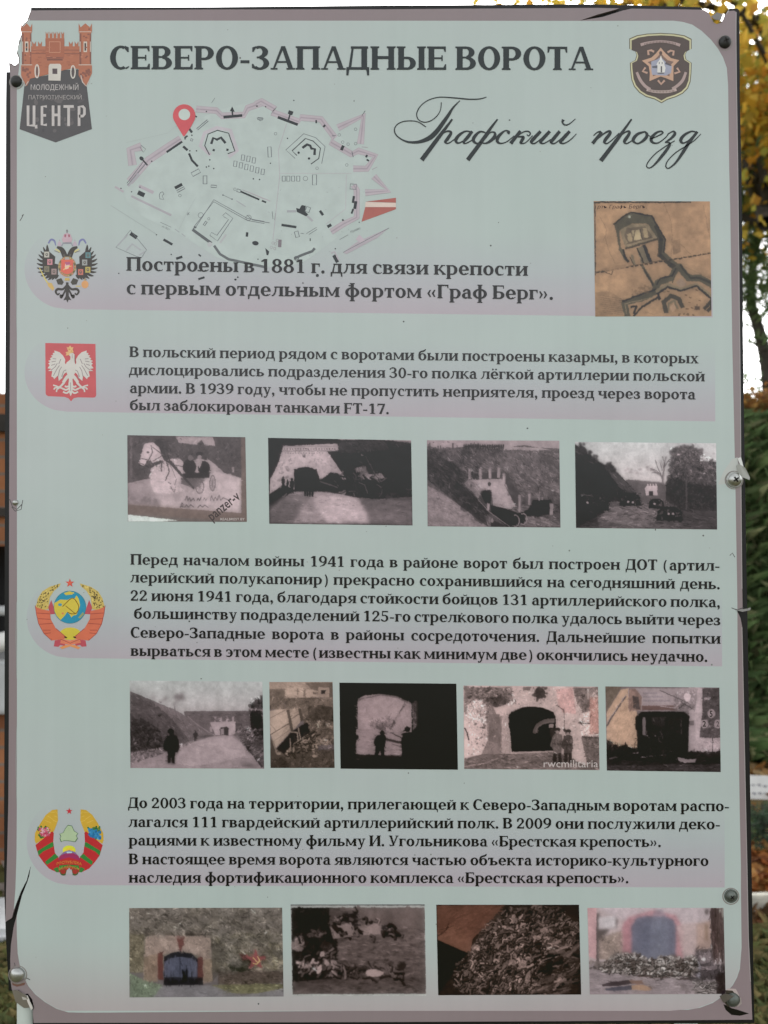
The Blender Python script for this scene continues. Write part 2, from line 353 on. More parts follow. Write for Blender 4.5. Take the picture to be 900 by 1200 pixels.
def serif_line(vec, text, x0, y0, x1, y1, size, col, xs=None):
    """text on the sloping baseline (x0,y0)-(x1,y1); letters keep their width, words spread to fill the line"""
    k = size/100.0; lead = len(text)-len(text.lstrip(' ')); text = text.strip(' ')
    tot = sum(glyph(c)[1] for c in text if c != ' ')*k; ns = text.count(' ')
    f = 1.0 if xs is None else xs
    L = x1-x0
    if xs is None: f = L/(tot+ns*22*k); gap = 22*k*f
    else:
        gap = (L-tot*f)/max(ns, 1)
        if gap < 17*k*f or ns == 0: f = (L-ns*19*k*f)/tot; gap = (L-tot*f)/max(ns, 1)
    x = 0.0; m = (y1-y0)/L
    for c in text:
        if c == ' ': x += gap; continue
        pl, w_ = glyph(c)
        for i, p in enumerate(pl):
            vec.lift += ((i % 7)-3)*1e-6
            vec.poly([(x0+x+q[0]*k*f, y0+m*(x+q[0]*k*f)-q[1]*k) for q in p], col)
            vec.lift -= vec.step + ((i % 7)-3)*1e-6
            vec.lift += 3e-8
        x += w_*k*f
# ------------------------------------------------------------------ the information board
board = thing("information_board", "tall weathered information board with torn corners, printed text, old photographs and coats of arms", "information board", (0, 0.02, 0))
MINT, MAUVE = (170, 180, 177), (134, 122, 124)
def slab(name, pts, y0, y1, m, parent, col=None, bevel=None):     # outline in layout pixels, given a thickness
    n = len(pts); v = [((p[0]-450)/1000, y0, EYE-(p[1]-600)/1000) for p in pts] + [((p[0]-450)/1000, y1, EYE-(p[1]-600)/1000) for p in pts]
    f = [list(range(n)), list(range(2*n-1, n-1, -1))] + [[(i+1) % n, i, n+i, n+(i+1) % n] for i in range(n)]
    return v, f
def lerp(a, b, t): return tuple(a[i]+(b[i]-a[i])*t for i in range(len(a)))
# backing board: dark plastic behind the sheet
back_out = [(37, 9.5), (250, 9), (450, 7), (690, 5.5), (820, 9), (826, 16), (834, 30), (846, 30), (854, 11), (863, 10.5), (866, 13), (866.5, 120), (868.4, 200), (869.6, 320), (871, 470),
            (874.6, 690), (875.2, 715), (876.2, 780), (877.4, 850), (878.8, 940), (881.7, 1100), (883.4, 1197), (39, 1200.5), (39, 1178), (30, 1163), (11, 1160), (7.6, 1100), (5.6, 1040), (5.4, 940), (6, 800),
            (6.2, 600), (6.6, 470), (7.2, 250), (7.6, 120), (8, 85), (12, 85), (14, 78), (24, 76), (22, 62), (27, 45), (27, 33), (36, 20)]
back_out = [(450+(x-450)*1.0048, 600+(y-600)*1.0044 if y < 1190 else y+4) for x, y in back_out]   # a little larger than the sheet in front
v, f = slab("backing_panel", back_out, .0035, .019, M_BACK, board)
meshobj("backing_panel", v, f, M_BACK, board)
# printed sheet with its torn corners and the split at lower left
wob = random.Random(4)
left_up = [(12.2, 88), (12.6, 250), (12.2, 330), (11.4, 470), (11.0, 560), (10.8, 700), (10.6, 850), (10.0, 940), (8.7, 1000), (7.2, 1050), (6.8, 1080)]
crack_up = [(14, 1075.5), (18, 1062), (24.5, 1045), (31.5, 1031.5), (34.3, 1021), (36.3, 1014.5)]
crack_lo = [(34.6, 1026), (32, 1034), (26, 1049), (20, 1072), (16.2, 1086), (13.2, 1106), (12.2, 1123), (12.4, 1133)]
low_left = [(12.8, 1150), (14, 1159), (17, 1163), (22, 1160), (27, 1165), (33, 1164), (38, 1171), (40, 1180), (38.5, 1186), (39.6, 1198.5)]
bottom = [(250, 1198), (450, 1197.4), (650, 1196.4), (881.4, 1194.6)]
right = [(879.6, 1150), (877.2, 1100), (875.6, 1020), (874, 945), (872, 850), (870.4, 770), (869.6, 735), (867.5, 724), (864.4, 717.5), (861, 716), (864, 714.6), (870, 715), (870, 712), (869.6, 690), (868.4, 560), (867.8, 470), (866.2, 330), (864.8, 200), (863.2, 100), (862.6, 40), (862.8, 14.5)]
top = [(860, 12.8), (853, 13.3), (851.5, 15.5), (849, 18), (847, 24), (845, 26.7), (840, 28.6), (836, 26.7), (834, 22.5), (832.5, 20), (831, 16.6), (829, 14), (824, 11.8), (740, 10.4), (730, 12.6), (706, 20.2), (679, 24.6), (700, 17.4), (726, 10.2), (700, 9.6), (560, 10.4), (450, 11.2), (250, 11.4), (60, 12.4), (36.4, 12.6)]
tl = [(35, 16), (34.2, 19), (33, 22), (32, 25.4), (28, 28.6), (24, 34), (25.4, 38), (25.6, 41), (24, 44.5), (23.6, 47.6), (21, 55), (20, 62), (22, 68), (22.4, 74), (19, 77), (16.8, 78.4), (13.5, 75.6), (10.8, 74), (11.4, 79), (12, 84)]
sheet_out = left_up + crack_up + crack_lo + low_left + bottom + right + top + tl
SH = Vec(lift=0.0006, step=.0000008)
v, f = slab("printed_sheet", sheet_out, -0.0006, .003, None, board)
SH.v += v; SH.f += f; SH.c += [alb(MAUVE)] + [alb((120, 112, 112))]*(len(f)-1)
# the pale field: sides follow the sheet, lower right and top right corners are round
field = [(20.2, 1075), (20, 940), (20.2, 700), (20, 470), (20, 250), (20, 100)] + [(23, 77), (22, 68), (20.6, 62), (24, 47.6), (25.8, 40), (25, 34), (32.4, 25.6), (34, 24.4)] + \
        [(450, 24.6), (677, 24.8), (789, 24.6), (800, 26), (811, 29.2), (822, 36.5), (833, 47), (841, 57), (847, 67.5), (851.5, 80), (853, 100), (854.3, 200), (855.4, 240), (857.8, 400), (859.4, 470), (861.4, 560), (863.8, 700), (864, 740), (864.4, 800), (866.6, 950), (868, 1040), (868.8, 1110), (866.8, 1135),
         (863.5, 1145), (858.6, 1154), (848, 1166), (835, 1175), (820, 1180.6), (806, 1183), (450, 1184), (100, 1186.4), (80, 1186), (66.7, 1181.9), (53, 1174), (41.7, 1165), (33.4, 1155), (27, 1142), (23.3, 1130), (21, 1117), (20, 1095), (19.8, 1078)]
# left edge of the pale field is split by the crack: two pieces
fu = [(36.3, 1014.5), (34.3, 1021), (31.5, 1031.5), (24.5, 1045), (18, 1062), (16.4, 1066)] + [(18.4, 1040), (19.6, 1000)] + field[1:52] 
i_r = [i for i, p in enumerate(fu) if p == (868, 1040)][0]
fu = fu[:i_r] + [(868, 1014.5)]
SH.poly(fu, MINT)
j = [i for i, p in enumerate(field) if p == (868, 1040)][0]
fl = [(36.3, 1014.5), (868, 1014.5)] + field[j:-1] + [(19.8, 1078), (20, 1072), (26, 1049), (32, 1034), (34.6, 1026)]
SH.poly(fl, MINT)
# printed bands, fading from nothing to mauve
def band(xl, yt, yb, xr, ybr, r, mid=(168, 172, 175), end=(170, 161, 168)):
    SH.lift += SH.step
    n = 44
    for i in range(n):
        t0, t1 = i/n, (i+1)/n; t = (t0+t1)/2
        a = min(1, t*1.7); c = lerp(MINT, mid, a); c = lerp(c, end, max(0, (t-.42)/.58)**1.2)
        pts = []
        for tt in (t0, t1):
            y = yt+(yb-yt)*tt; u = (y-(yt+yb)/2)/((yb-yt)/2); x = xl+r*(1-math.sqrt(max(0, 1-u*u)))
            pts.append((x, y))
        tilt = (ybr-yb)
        x0, y0 = pts[0]; x1, y1 = pts[1]
        xm, ws = 125, []
        SH.poly([(x0, y0), (xr, y0+tilt*(xr-x0)/700), (xr, y1+tilt*(xr-x1)/700), (x1, y1)], c, inc=0)
    SH.lift += SH.step
band(29, 268, 362.5, 835, 371.5, 50)
band(29, 390, 482.5, 838, 493, 50)
band(31.5, 677, 771, 846, 780, 50)
band(31.5, 935, 1037, 849, 1039.5, 52)
SH.lift += SH.step
for i in range(32):                          # the printed mauve tint along the foot of the sheet
    y = 1094+i*2.82; t = (i/31)**1.3
    def xe(yy):
        pr = [(1094, 20, 868.7), (1117, 21.2, 868.6), (1130, 23.6, 867.2), (1142, 27.2, 864.4), (1155, 33.6, 857.6), (1165, 42, 848.6), (1174, 53.4, 836), (1182, 67.6, 814), (1184.6, 76, 780)]
        for a, b in zip(pr, pr[1:]):
            if yy <= b[0]: q = max(0, (yy-a[0])/(b[0]-a[0])); return a[1]+(b[1]-a[1])*q+.4, a[2]+(b[2]-a[2])*q-.4
        return 70, 806
    a, b = xe(y), xe(y+2.82); c = lerp(MINT, (168, 160, 161), t)
    SH.poly([(a[0], y), (a[1], y), (b[1], y+2.82), (b[0], y+2.82)], c, inc=0)
SH.lift += SH.step
# wear (specks, scratches, grime), plus edge highlight, contact shadow and open gaps as colour
rr = random.Random(11)
for k in range(90):
    x, y = rr.uniform(24, 850), rr.uniform(30, 1170); s = rr.choice([.5, .6, .6, .8, 1.1])
    SH.ell(x, y, s, s*rr.uniform(.6, 1.4), rr.choice([(120, 125, 120), (95, 95, 92), (140, 140, 136)]), n=7, inc=0)
for x, y in [(597, 141), (473, 377), (618, 502), (207, 969), (222, 728), (541, 719), (303, 1176), (575, 288), (440, 338)]: SH.ell(x, y, 1.1, 1, (80, 82, 80), n=8)
for q in [[(23.5, 259), (25.5, 256), (27.5, 252)], [(26, 253), (28, 251.5)], [(11.5, 585), (15, 594), (20, 597), (26, 591)], [(14, 594), (18, 599), (25, 597), (27, 586)],
          [(30, 1145.5), (33, 1146.5), (35.5, 1148)], [(855, 651), (858, 648), (861, 653)], [(858.5, 713), (864, 714.5), (871, 712)], [(857, 712.2), (866, 716)], [(15, 1134), (18, 1131), (17, 1128)]]:
    SH.stroke(q, .9, (78, 76, 76))
SH.poly([(14, 1150), (22, 1152.5), (30, 1151), (29, 1154), (20, 1156), (15, 1154)], (112, 84, 76))
SH.poly([(847.5, 1176.5), (850, 1183), (857, 1189), (867, 1190), (877.5, 1187.5), (866, 1183.5), (857, 1181), (852, 1178)], (30, 30, 28))  # open gap under the screw, its dark painted on as colour
SH.poly([(841, 568), (848, 552), (858, 538), (864, 536), (866, 548), (862, 556), (851, 567)], (176, 178, 174))
SH.poly([(846, 1163), (853, 1158), (862, 1158.5), (866, 1166), (862, 1171), (852, 1170)], (172, 160, 156))
for y in (705, 300, 852): SH.stroke([(20, y), (19, y+40), (20, y+90)], .5, (150, 160, 156))
SH.stroke([(x-.35, y) for x, y in right[:7]], .8, (158, 152, 152)); SH.stroke([(x-.35, y) for x, y in right[13:]], .8, (158, 152, 152))  # highlight of the sheet's cut edge, painted as a lighter line
SH.stroke([(x+.5, y) for x, y in tl], 1.3, (112, 100, 96)); SH.stroke([(x+1.6, y+.3) for x, y in tl[2:10]], .9, (196, 198, 194))
for x, y, r_ in [(21, 1141.5, 10.5), (856.2, 1049.5, 9.4), (860, 562, 10.4), (19.5, 96, 8), (849, 50, 8.8)]: SH.ring(x, y+.6, r_, r_, 1.2, (128, 122, 118))  # contact shadow and stain painted as rings round the screw heads
SH.poly([(845, 1164), (850, 1160), (858, 1160.5), (863, 1166), (861, 1180), (852, 1179), (847, 1172)], (70, 66, 60)); SH.poly([(862, 1174), (868, 1168), (869, 1176), (864, 1180)], (150, 142, 138))  # dark torn hole round the screw painted on, plus a paler patch
SH.build("printed_sheet", board, M_PRINT)
# torn scraps of vinyl still hanging from the sheet
def scrap(pts, name="torn_scrap", col=(186, 186, 182)):
    vv = [P(p[0], p[1], p[2]) for p in pts]; n = len(vv)
    c = np.mean(np.array(vv), axis=0); bk = [(x, y+.0008, z) for x, y, z in vv]
    vv = vv+bk; f = [list(range(n)), list(range(2*n-1, n-1, -1))]+[[(i+1) % n, i, n+i, n+(i+1) % n] for i in range(n)]
    meshobj(name, vv, f, M_PRINT, board, cols=[alb(col)]*len(f))
scrap([(862.5, 546, .001), (865, 544, .004), (870, 549, .009), (874, 560, .012), (873.5, 563, .012), (868, 560, .008), (864, 554, .003)], col=(150, 150, 144))
scrap([(864, 537, .001), (867.6, 536, .002), (869.6, 548, .005), (866, 545, .004)], col=(190, 190, 186))
scrap([(21, 47, .0), (24.5, 46, .0), (25, 60, -.001), (21, 66, .0), (19.4, 62, .001), (22, 55, .001)], col=(215, 218, 216))
scrap([(834, 18, -.002), (840, 15, .001), (847, 17.5, .001), (843, 26, .004), (837, 25, .004)], col=(112, 110, 106))
scrap([(30, 1166, .001), (33, 1166, .002), (39.6, 1180, .003), (37.6, 1182, .003), (33.5, 1173, .003)], col=(190, 184, 178))
scrap([(24, 1163, .001), (30, 1164, .002), (33, 1170, .003), (28, 1170, .003)], col=(150, 144, 136))
scrap([(14.5, 1160, .001), (22, 1159, .003), (32, 1166, .003), (38, 1180, .001), (28, 1182, -.001), (18, 1175, -.001)], col=(118, 112, 104))
scrap([(862, 714.8, .001), (868, 713.6, .004), (876, 711.6, .009), (875.5, 714, .009), (868, 716.4, .005)], col=(120, 118, 114))
scrap([(843, 1167, .001), (848, 1162, .005), (857, 1163, .008), (851, 1169, .006), (847, 1174, .003)], col=(92, 88, 82))
# fixings
def lathe(prof, n=28):
    v, f = [], []
    for i in range(n):
        a = 2*math.pi*i/n
        for r, h in prof: v.append((r*math.cos(a), -h, r*math.sin(a)))
    k = len(prof)
    for i in range(n):
        for j in range(k-1):
            a, b = i*k+j, ((i+1) % n)*k+j; f.append([a, b, b+1, a+1])
    return v, f
M_STEEL = mat("zinc_screw_metal", (.42, .43, .41), rough=.34, metallic=.9, noise=(120, .25))
M_DULL = mat("weathered_screw_metal", (.13, .145, .13), rough=.5, metallic=.65, noise=(160, .35))
M_RUB = mat("black_screw_cap", (.02, .021, .02), rough=.5, noise=(120, .3))
M_RECESS = mat("dark_recess", (.015, .014, .012), rough=.8)  # slot is a raised near-black cross, its dark put in the colour
def screw(px, py, r, m, label, cross=True, washer=None, rot=20, tilt=0):
    r /= 1000.0
    prof = [(r*1.0, 0), (r*1.0, r*.16), (r*.93, r*.34), (r*.78, r*.52), (r*.55, r*.66), (r*.3, r*.73), (0.00001, r*.75)]
    if washer: prof = [(r*washer, 0), (r*washer, r*.14), (r*(washer-.06), r*.2), (r*1.02, r*.2)] + prof[1:]
    v, f = lathe(prof)
    x, y, z = P(px, py, .0008)
    o = meshobj("screw", [(a+x, b+y, c+z) for a, b, c in v], f, m, board, smooth=True); o["label"] = label
    if cross:
        vv, ff = [], []
        for a in (rot, rot+90):
            ca, sa = math.cos(R(a)), math.sin(R(a)); L, W = r*.42, r*.11
            k = len(vv); h0, h1 = r*.66, r*.79
            pts = [(-L, -W), (L, -W), (L, W), (-L, W)]
            for hh in (h0, h1): vv += [(x+p*ca-q*sa, y-hh, z+p*sa+q*ca) for p, q in pts]
            ff += [[k+4, k+5, k+6, k+7]]+[[k+i, k+(i+1) % 4, k+4+(i+1) % 4, k+4+i] for i in range(4)]
            h1 += r*.01; 
        rc = meshobj("screw_recess", vv, ff, M_RECESS, o)
    return o
screw(19.5, 96, 6.6, M_RUB, "black capped screw below the torn top left corner", cross=False)
screw(849, 50, 7.2, M_RUB, "black capped screw in the top right corner", cross=True)
screw(18.4, 589, 3.4, M_STEEL, "tiny screw in the left edge with scratches round it", cross=False)
screw(860, 562, 8.4, M_STEEL, "shiny domed screw in the right edge beside a torn scrap", rot=35, washer=1.12)
screw(856.2, 1049.5, 6.2, M_DULL, "dull grey screw with wide washer at lower right", rot=40, washer=1.28)
screw(858.5, 1171, 7.2, M_DULL, "dull grey screw in the torn bottom right corner", cross=False, washer=1.12)
screw(21, 1141.5, 8.6, M_STEEL, "shiny domed screw above the broken bottom left corner", cross=False)
# posts that carry the board
M_POST = mat("pale_green_post_paint", (.42, .47, .42), rough=.45, noise=(14, .12), bump=(60, .2, .001))
for px, top_y in ((26.5, 1170), (815, 1150)):
    n = 32; r0 = .0135; x = (px-450)/1000; y = .0335
    zt = EYE-(top_y-600)/1000
    v, f = [], []
    for z, r in ((-.3, r0), (zt, r0), (zt+.0015, r0-.0015), (zt, r0-.003), (zt-.25, r0-.003)):
        v += [(x+r*math.cos(2*math.pi*i/n), (.019 if px < 100 else y)+r*math.sin(2*math.pi*i/n) - (0 if px < 100 else 0), z) for i in range(n)]
    for k in range(4): f += [[k*n+i, k*n+(i+1) % n, (k+1)*n+(i+1) % n, (k+1)*n+i] for i in range(n)]
    meshobj("post", v, f, M_POST, board, smooth=True)
# two rails on the back tie board and posts together
for zc in (1.12, 1.9):
    x0, x1 = -.43, .42; v = []
    for xx in (x0, x1): v += [(xx, .0195, zc-.02), (xx, .0395, zc-.02), (xx, .0395, zc+.02), (xx, .0195, zc+.02)]
    f = [[0, 1, 2, 3], [7, 6, 5, 4]]+[[i, (i+1) % 4, 4+(i+1) % 4, 4+i][::-1] for i in range(4)]
    meshobj("back_rail", v, f, M_POST, board)
# ------------------------------------------------------------------ lettering
INK, INK2 = (40, 47, 47), (28, 34, 34)
t = Vec(.00094); serif_line(t, "СЕВЕРО-ЗАПАДНЫЕ ВОРОТА", 128, 81.6, 695, 82.6, 41.5, INK)
t.build("heading", board, label="large dark serif heading across the top")
PARS = [
 ("two line paragraph beside the black double headed eagle", 24.2, .0014, [("Построены в 1881 г. для связи крепости", 148, 317.4, 619, 323.4), ("с первым отдельным фортом «Граф Берг».", 148, 345, 649, 351.4)], None),
 ("four line paragraph beside the white eagle on red", 18.6, .0010, [("В польский период рядом с воротами были построены казармы, в которых", 151.6, 418.4, 818.5, 426), ("дислоцировались подразделения 30-го полка лёгкой артиллерии польской", 151, 439.4, 826, 447),
  ("армии. В 1939 году, чтобы не пропустить неприятеля, проезд через ворота", 152, 460.6, 815, 468.2), ("был заблокирован танками FT-17.", 152, 480.6, 456.5, 485.4)], None),
 ("six line paragraph beside the globe emblem", 18.9, .0010, [("Перед началом войны 1941 года в районе ворот был построен ДОТ (артил-", 152.8, 661.6, 843.5, 668.8), ("лерийский полукапонир) прекрасно сохранившийся на сегодняшний день.", 152.4, 682.4, 844, 690.4),
  ("22 июня 1941 года, благодаря стойкости бойцов 131 артиллерийского полка,", 152.6, 703.8, 844, 711.6), (" большинству подразделений 125-го стрелкового полка удалось выйти через", 156.8, 724.8, 844.4, 732.6),
  ("Северо-Западные ворота в районы сосредоточения. Дальнейшие попытки", 152.8, 747, 844.4, 754.2), ("вырваться в этом месте (известны как минимум две) окончились неудачно.", 153, 768.4, 829.4, 775.4)], .985),
 ("five line paragraph beside the red and green emblem", 18.9, .0010, [("До 2003 года на территории, прилегающей к Северо-Западным воротам распо-", 150, 946.6, 854.6, 950.4), ("лагался 111 гвардейский артиллерийский полк. В 2009 они послужили деко-", 150.4, 968.8, 844, 971.6),
  ("рациями к известному фильму И. Угольникова «Брестская крепость».", 150.8, 990.4, 775, 992.2), ("В настоящее время ворота являются частью объекта историко-культурного", 150.8, 1012.4, 830.4, 1014.4),
  ("наследия фортификационного комплекса «Брестская крепость».", 150.8, 1034, 737, 1034.6)], None)]
for lab, size, lf, lines, fx in PARS:
    t = Vec(.00094)
    for s, x0, y0, x1, y1 in lines: serif_line(t, s, x0, y0, x1, y1, size, INK2, fx)
    t.build("paragraph", board, label=lab)
# the handwritten style subtitle, stroke by stroke
t = Vec(.00094); D = (38, 44, 44)
def pen(org, *strokes):
    t.tr = (org[0], org[1], 6)
    for q in strokes: t.stroke([(a, b, c*1.0) for a, b, c in q], 1, D, smooth=8)
pen((455, 100),
 [(690,85,6),(640,98,8),(570,100,9),(480,92,9),(400,86,8),(340,88,7),(275,110,7),(225,150,7),(200,200,8),(210,240,7),(245,260,7),(290,255,7),(335,225,7),(365,180,6),(373,122,6)],
 [(503,110,6),(455,160,14),(420,215,23),(385,265,28),(345,320,32),(300,365,34),(250,390,27),(200,402,20),(140,400,14),(90,380,10),(55,350,9),(43,315,8),(60,280,7),(100,258,7),(155,252,7),(210,260,7),(265,295,7)],
 [(450,240,13),(405,300,20),(345,380,28),(235,527,32)],
 [(360,362,8),(400,330,10),(430,325,15),(440,340,20),(415,380,24),(400,400,17),(420,410,10),(460,385,8),(490,355,8)],
 [(588,332,9),(545,325,12),(500,350,20),(475,385,23),(490,408,13),(530,390,9),(575,340,9)], [(590,325,20),(555,370,24),(530,400,18),(545,410,10),(590,385,8),(618,350,7)],
 [(768,240,11),(715,310,20),(660,390,27),(558,527,30)], [(690,338,8),(645,328,14),(605,365,24),(600,395,20),(630,410,12),(680,378,8),(715,335,9),(748,335,14),(745,365,24),(715,395,20),(680,410,12),(645,402,8)],
 [(742,385,8),(775,350,8)], [(840,342,24),(848,328,14),(820,322,11),(780,355,22),(765,390,22),(785,410,12),(830,400,8),(885,357,7)])
pen((560, 100),
 [(298,322,20),(268,362,23),(230,411,26)], [(265,372,8),(310,335,9),(350,325,10),(368,340,10),(357,357,9),(343,347,7)], [(275,365,8),(318,365,18),(310,388,23),(300,408,14),(335,405,8),(385,355,7)],
 [(440,325,22),(385,385,25),(375,404,16),(400,410,10),(450,372,8),(482,340,8)], [(505,325,22),(450,385,25),(440,404,16),(465,410,10),(512,383,8)],
 [(575,325,22),(525,385,25),(513,404,16),(540,410,10),(590,372,8),(622,340,8)], [(645,325,22),(590,385,25),(580,404,16),(605,410,10),(650,385,8),(692,343,6)],
 [(600,243,22),(594,262,13),(610,280,10),(640,275,9),(685,238,6)])
pen((680, 100),
 [(92,356,7),(120,332,10),(145,328,14)], [(150,330,20),(85,411,24)], [(110,388,8),(165,342,11),(200,325,17),(208,340,22),(175,385,24),(168,404,15),(190,410,10),(235,375,8),(272,338,8)],
 [(360,240,12),(310,310,18),(260,380,26),(143,533,30)], [(262,372,8),(310,335,10),(338,325,15),(343,342,20),(315,385,24),(308,402,15),(330,410,10),(385,375,8)],
 [(445,330,12),(402,345,20),(372,380,24),(380,403,15),(410,410,12),(453,380,22),(468,350,20),(455,330,12),(440,330,8)], [(465,348,7),(505,368,7)],
 [(490,380,7),(540,360,9),(578,338,11),(566,325,11),(530,338,17),(498,375,24),(507,403,16),(545,407,10),(595,372,8),(620,340,8)],
 [(615,345,8),(650,326,11),(664,342,20),(640,372,18),(596,403,9)], [(594,404,9),(625,406,12),(622,432,20),(572,500,21),(520,560,13),(485,583,9),(465,570,8),(480,535,8),(530,480,8),(600,430,8),(662,392,7)],
 [(815,332,10),(780,326,12),(732,350,19),(705,385,23),(720,408,13),(760,390,10),(805,342,9)], [(822,328,18),(765,402,23),(722,470,23),(670,545,15),(620,585,9),(600,570,8),(615,530,8),(670,475,8),(740,430,8),(800,390,7),(846,344,6)])
t.build("subtitle", board, label="handwritten style subtitle in slanted script")

# ------------------------------------------------------------------ the fortress plan under the text
PINK, PK2, GL, DK = (166, 158, 165), (150, 138, 147), (100, 104, 108), (46, 50, 52)
t = Vec(.00066, step=.0000005)
def M4(): t.tr = (130, 115, 5)
def M5(): t.tr = (300, 110, 5)
def M6(): t.tr = (130, 205, 5)
def M7(): t.tr = (290, 205, 5)
def wall(pts, w=26):
    t.stroke(pts, w*1.5, (160, 150, 157)); t.stroke(pts, w*1.5-6, (172, 163, 169)); t.stroke(pts, w*.4, (163, 152, 160)); t.stroke(pts, 3, (146, 136, 144))
def box(cx, cy, w, h, a, col=None, lw=4.4):
    ca, sa = math.cos(R(a)), math.sin(R(a)); q = [(cx+x*ca-y*sa, cy+x*sa+y*ca) for x, y in ((-w/2, -h/2), (w/2, -h/2), (w/2, h/2), (-w/2, h/2))]
    t.poly(q, col) if col else t.stroke(q, lw, GL, closed=True)
t.tr = (0, 0, 1); t.poly([(162, 196), (220, 152), (250, 132), (300, 122), (352, 142), (385, 150), (420, 180), (436, 200), (424, 240), (412, 262), (380, 290), (340, 312), (270, 308), (220, 280), (150, 240)], (171.5, 182, 179), smooth=3)
M4()
wall([(500, 65), (620, 75), (650, 105), (780, 100), (800, 60), (900, 25)]); wall([(410, 240), (340, 285), (220, 365), (110, 490)], 30); wall([(180, 285), (115, 305), (128, 395)], 34)
t.stroke([(175, 275), (205, 300), (190, 318), (172, 290)], 3, (100, 104, 106)); t.stroke([(190, 375), (95, 500)], 4, GL); t.stroke([(205, 385), (110, 500)], 4, GL)
t.stroke([(585, 335), (525, 280), (550, 205), (620, 175), (700, 190), (740, 310), (690, 345)], 22, (178, 172, 178))
t.bar(327, 318, 418, 256, 13, DK); t.bar(180, 355, 215, 395, 9, DK); t.ell(180, 355, 14, 11, DK, 40); t.bar(660, 113, 770, 103, 16, DK); t.bar(713, 100, 711, 72, 9, DK); t.poly([(697, 78), (711, 50), (726, 82)], DK)
t.stroke([(578, 333), (550, 280), (570, 212), (625, 190), (690, 207), (727, 312), (685, 327)], 6, DK)
t.stroke([(588, 270), (600, 235), (622, 245), (645, 232), (672, 265)], 15, DK); t.stroke([(620, 242), (640, 240)], 8, DK); box(603, 306, 13, 13, 20, DK); box(683, 304, 13, 13, 15, DK)
t.bar(460, 182, 476, 203, 14, DK); t.bar(424, 284, 450, 307, 14, DK); t.stroke([(458, 325), (475, 365), (510, 402)], 13, DK); t.bar(432, 235, 450, 222, 10, DK); t.bar(493, 106, 505, 112, 8, DK)
for x, y in [(560, 80), (240, 371), (475, 219), (463, 310), (502, 310), (580, 363), (574, 400), (603, 414), (560, 405), (855, 48), (835, 474), (871, 478), (435, 240)]: t.ell(x, y, 4.5, 4.5, DK, n=8)
for i, (x, y) in enumerate([(774, 350), (806, 357), (838, 366), (729, 386), (762, 395), (794, 405), (826, 414), (858, 424), (890, 433)]): box(x, y, 18, 32, 8)
box(537, 158, 82, 10, -40); box(498, 438, 50, 24, -28); box(552, 480, 22, 46, 0); box(875, 122, 30, 12, 5); box(474, 246, 12, 12, 20)
t.stroke([(90, 262), (330, 207), (540, 50)], 1.7, (160, 168, 166)); t.stroke([(590, 30), (610, 0)], 2.3, GL)
M5()
wall([(0, 62), (30, 45), (110, 90), (95, 110), (250, 165), (262, 140), (380, 150), (460, 255), (440, 285), (560, 355), (600, 335), (700, 365), (650, 440), (570, 440)])
wall([(480, 200), (630, 130), (612, 295)], 28); t.bar(480, 200, 630, 130, 3, PK2); t.bar(620, 130, 640, 100, 3, DK)
t.bar(128, 138, 245, 182, 16, DK); t.bar(190, 155, 202, 115, 9, DK); box(203, 112, 28, 22, 20, DK)
t.stroke([(240, 362), (212, 335), (290, 263), (335, 278), (378, 320), (368, 380), (322, 413)], 5.5, DK); t.stroke([(230, 380), (175, 330), (280, 235), (350, 258), (405, 310), (385, 410)], 3.6, GL)
t.stroke([(272, 318), (300, 298), (318, 305), (325, 322), (345, 325), (343, 360)], 15, DK); t.ell(250, 346, 7, 7, DK); t.ell(311, 380, 7, 7, DK)
box(353, 164, 10, 18, 0, DK); box(400, 190, 12, 16, 40, DK); box(506, 318, 17, 30, 25, DK); box(648, 366, 12, 16, 20, DK); box(655, 390, 10, 16, -60, DK)
for x, y in [(222, 40), (185, 262), (8, 73), (57, 77), (85, 408)]: t.ell(x, y, 4, 4, DK, n=8)
for x, y in [(115, 235), (488, 242), (584, 209), (508, 284), (540, 296), (584, 293), (532, 418), (358, 437)]: t.ring(x, y, 8, 8, 2.2, GL, n=10)
t.stroke([(5, 143), (45, 148), (25, 160)], 3.6, GL, closed=True); box(80, 342, 20, 60, -3); t.stroke([(180, 175), (132, 330), (140, 500)], 2.9, PINK); t.stroke([(140, 467), (560, 467)], 2.9, (172, 168, 172))
t.stroke([(445, 248), (468, 245)], 4, GL); t.stroke([(680, 445), (710, 430)], 3, PK2); t.stroke([(620, 312), (655, 315)], 3, PK2); t.stroke([(562, 340), (570, 372)], 5, GL)
for x in (163, 190, 218, 248): box(x, 498, 18, 30, 0)
t.ring(290, 497, 13, 13, 2.4, GL); box(343, 505, 24, 60, 0)
M6()
t.stroke([(25, 70), (75, 100)], 12, PINK); t.stroke([(120, 125), (355, 238)], 12, (160, 156, 162)); t.stroke([(165, 65), (250, 105)], 18, PINK); t.stroke([(100, 65), (165, -5)], 16, (160, 158, 164)); t.stroke([(97, 62), (150, 0)], 3, (100, 104, 106))
box(178, 112, 42, 26, 25, DK); box(397, 67, 48, 18, -28, DK); box(410, 87, 48, 12, -28); t.ring(405, 122, 8, 8, 2.5, GL, n=10)
t.stroke([(290, 105), (303, 100), (312, 112), (300, 125), (312, 145), (288, 142), (284, 120)], 3.6, GL, closed=True)
for x, y in [(60, 80), (171, 73), (268, 351), (122, 100), (354, 467), (47, 578), (657, 119), (710, 143), (862, 495)]: t.ell(x, y, 4, 4, DK, n=8)
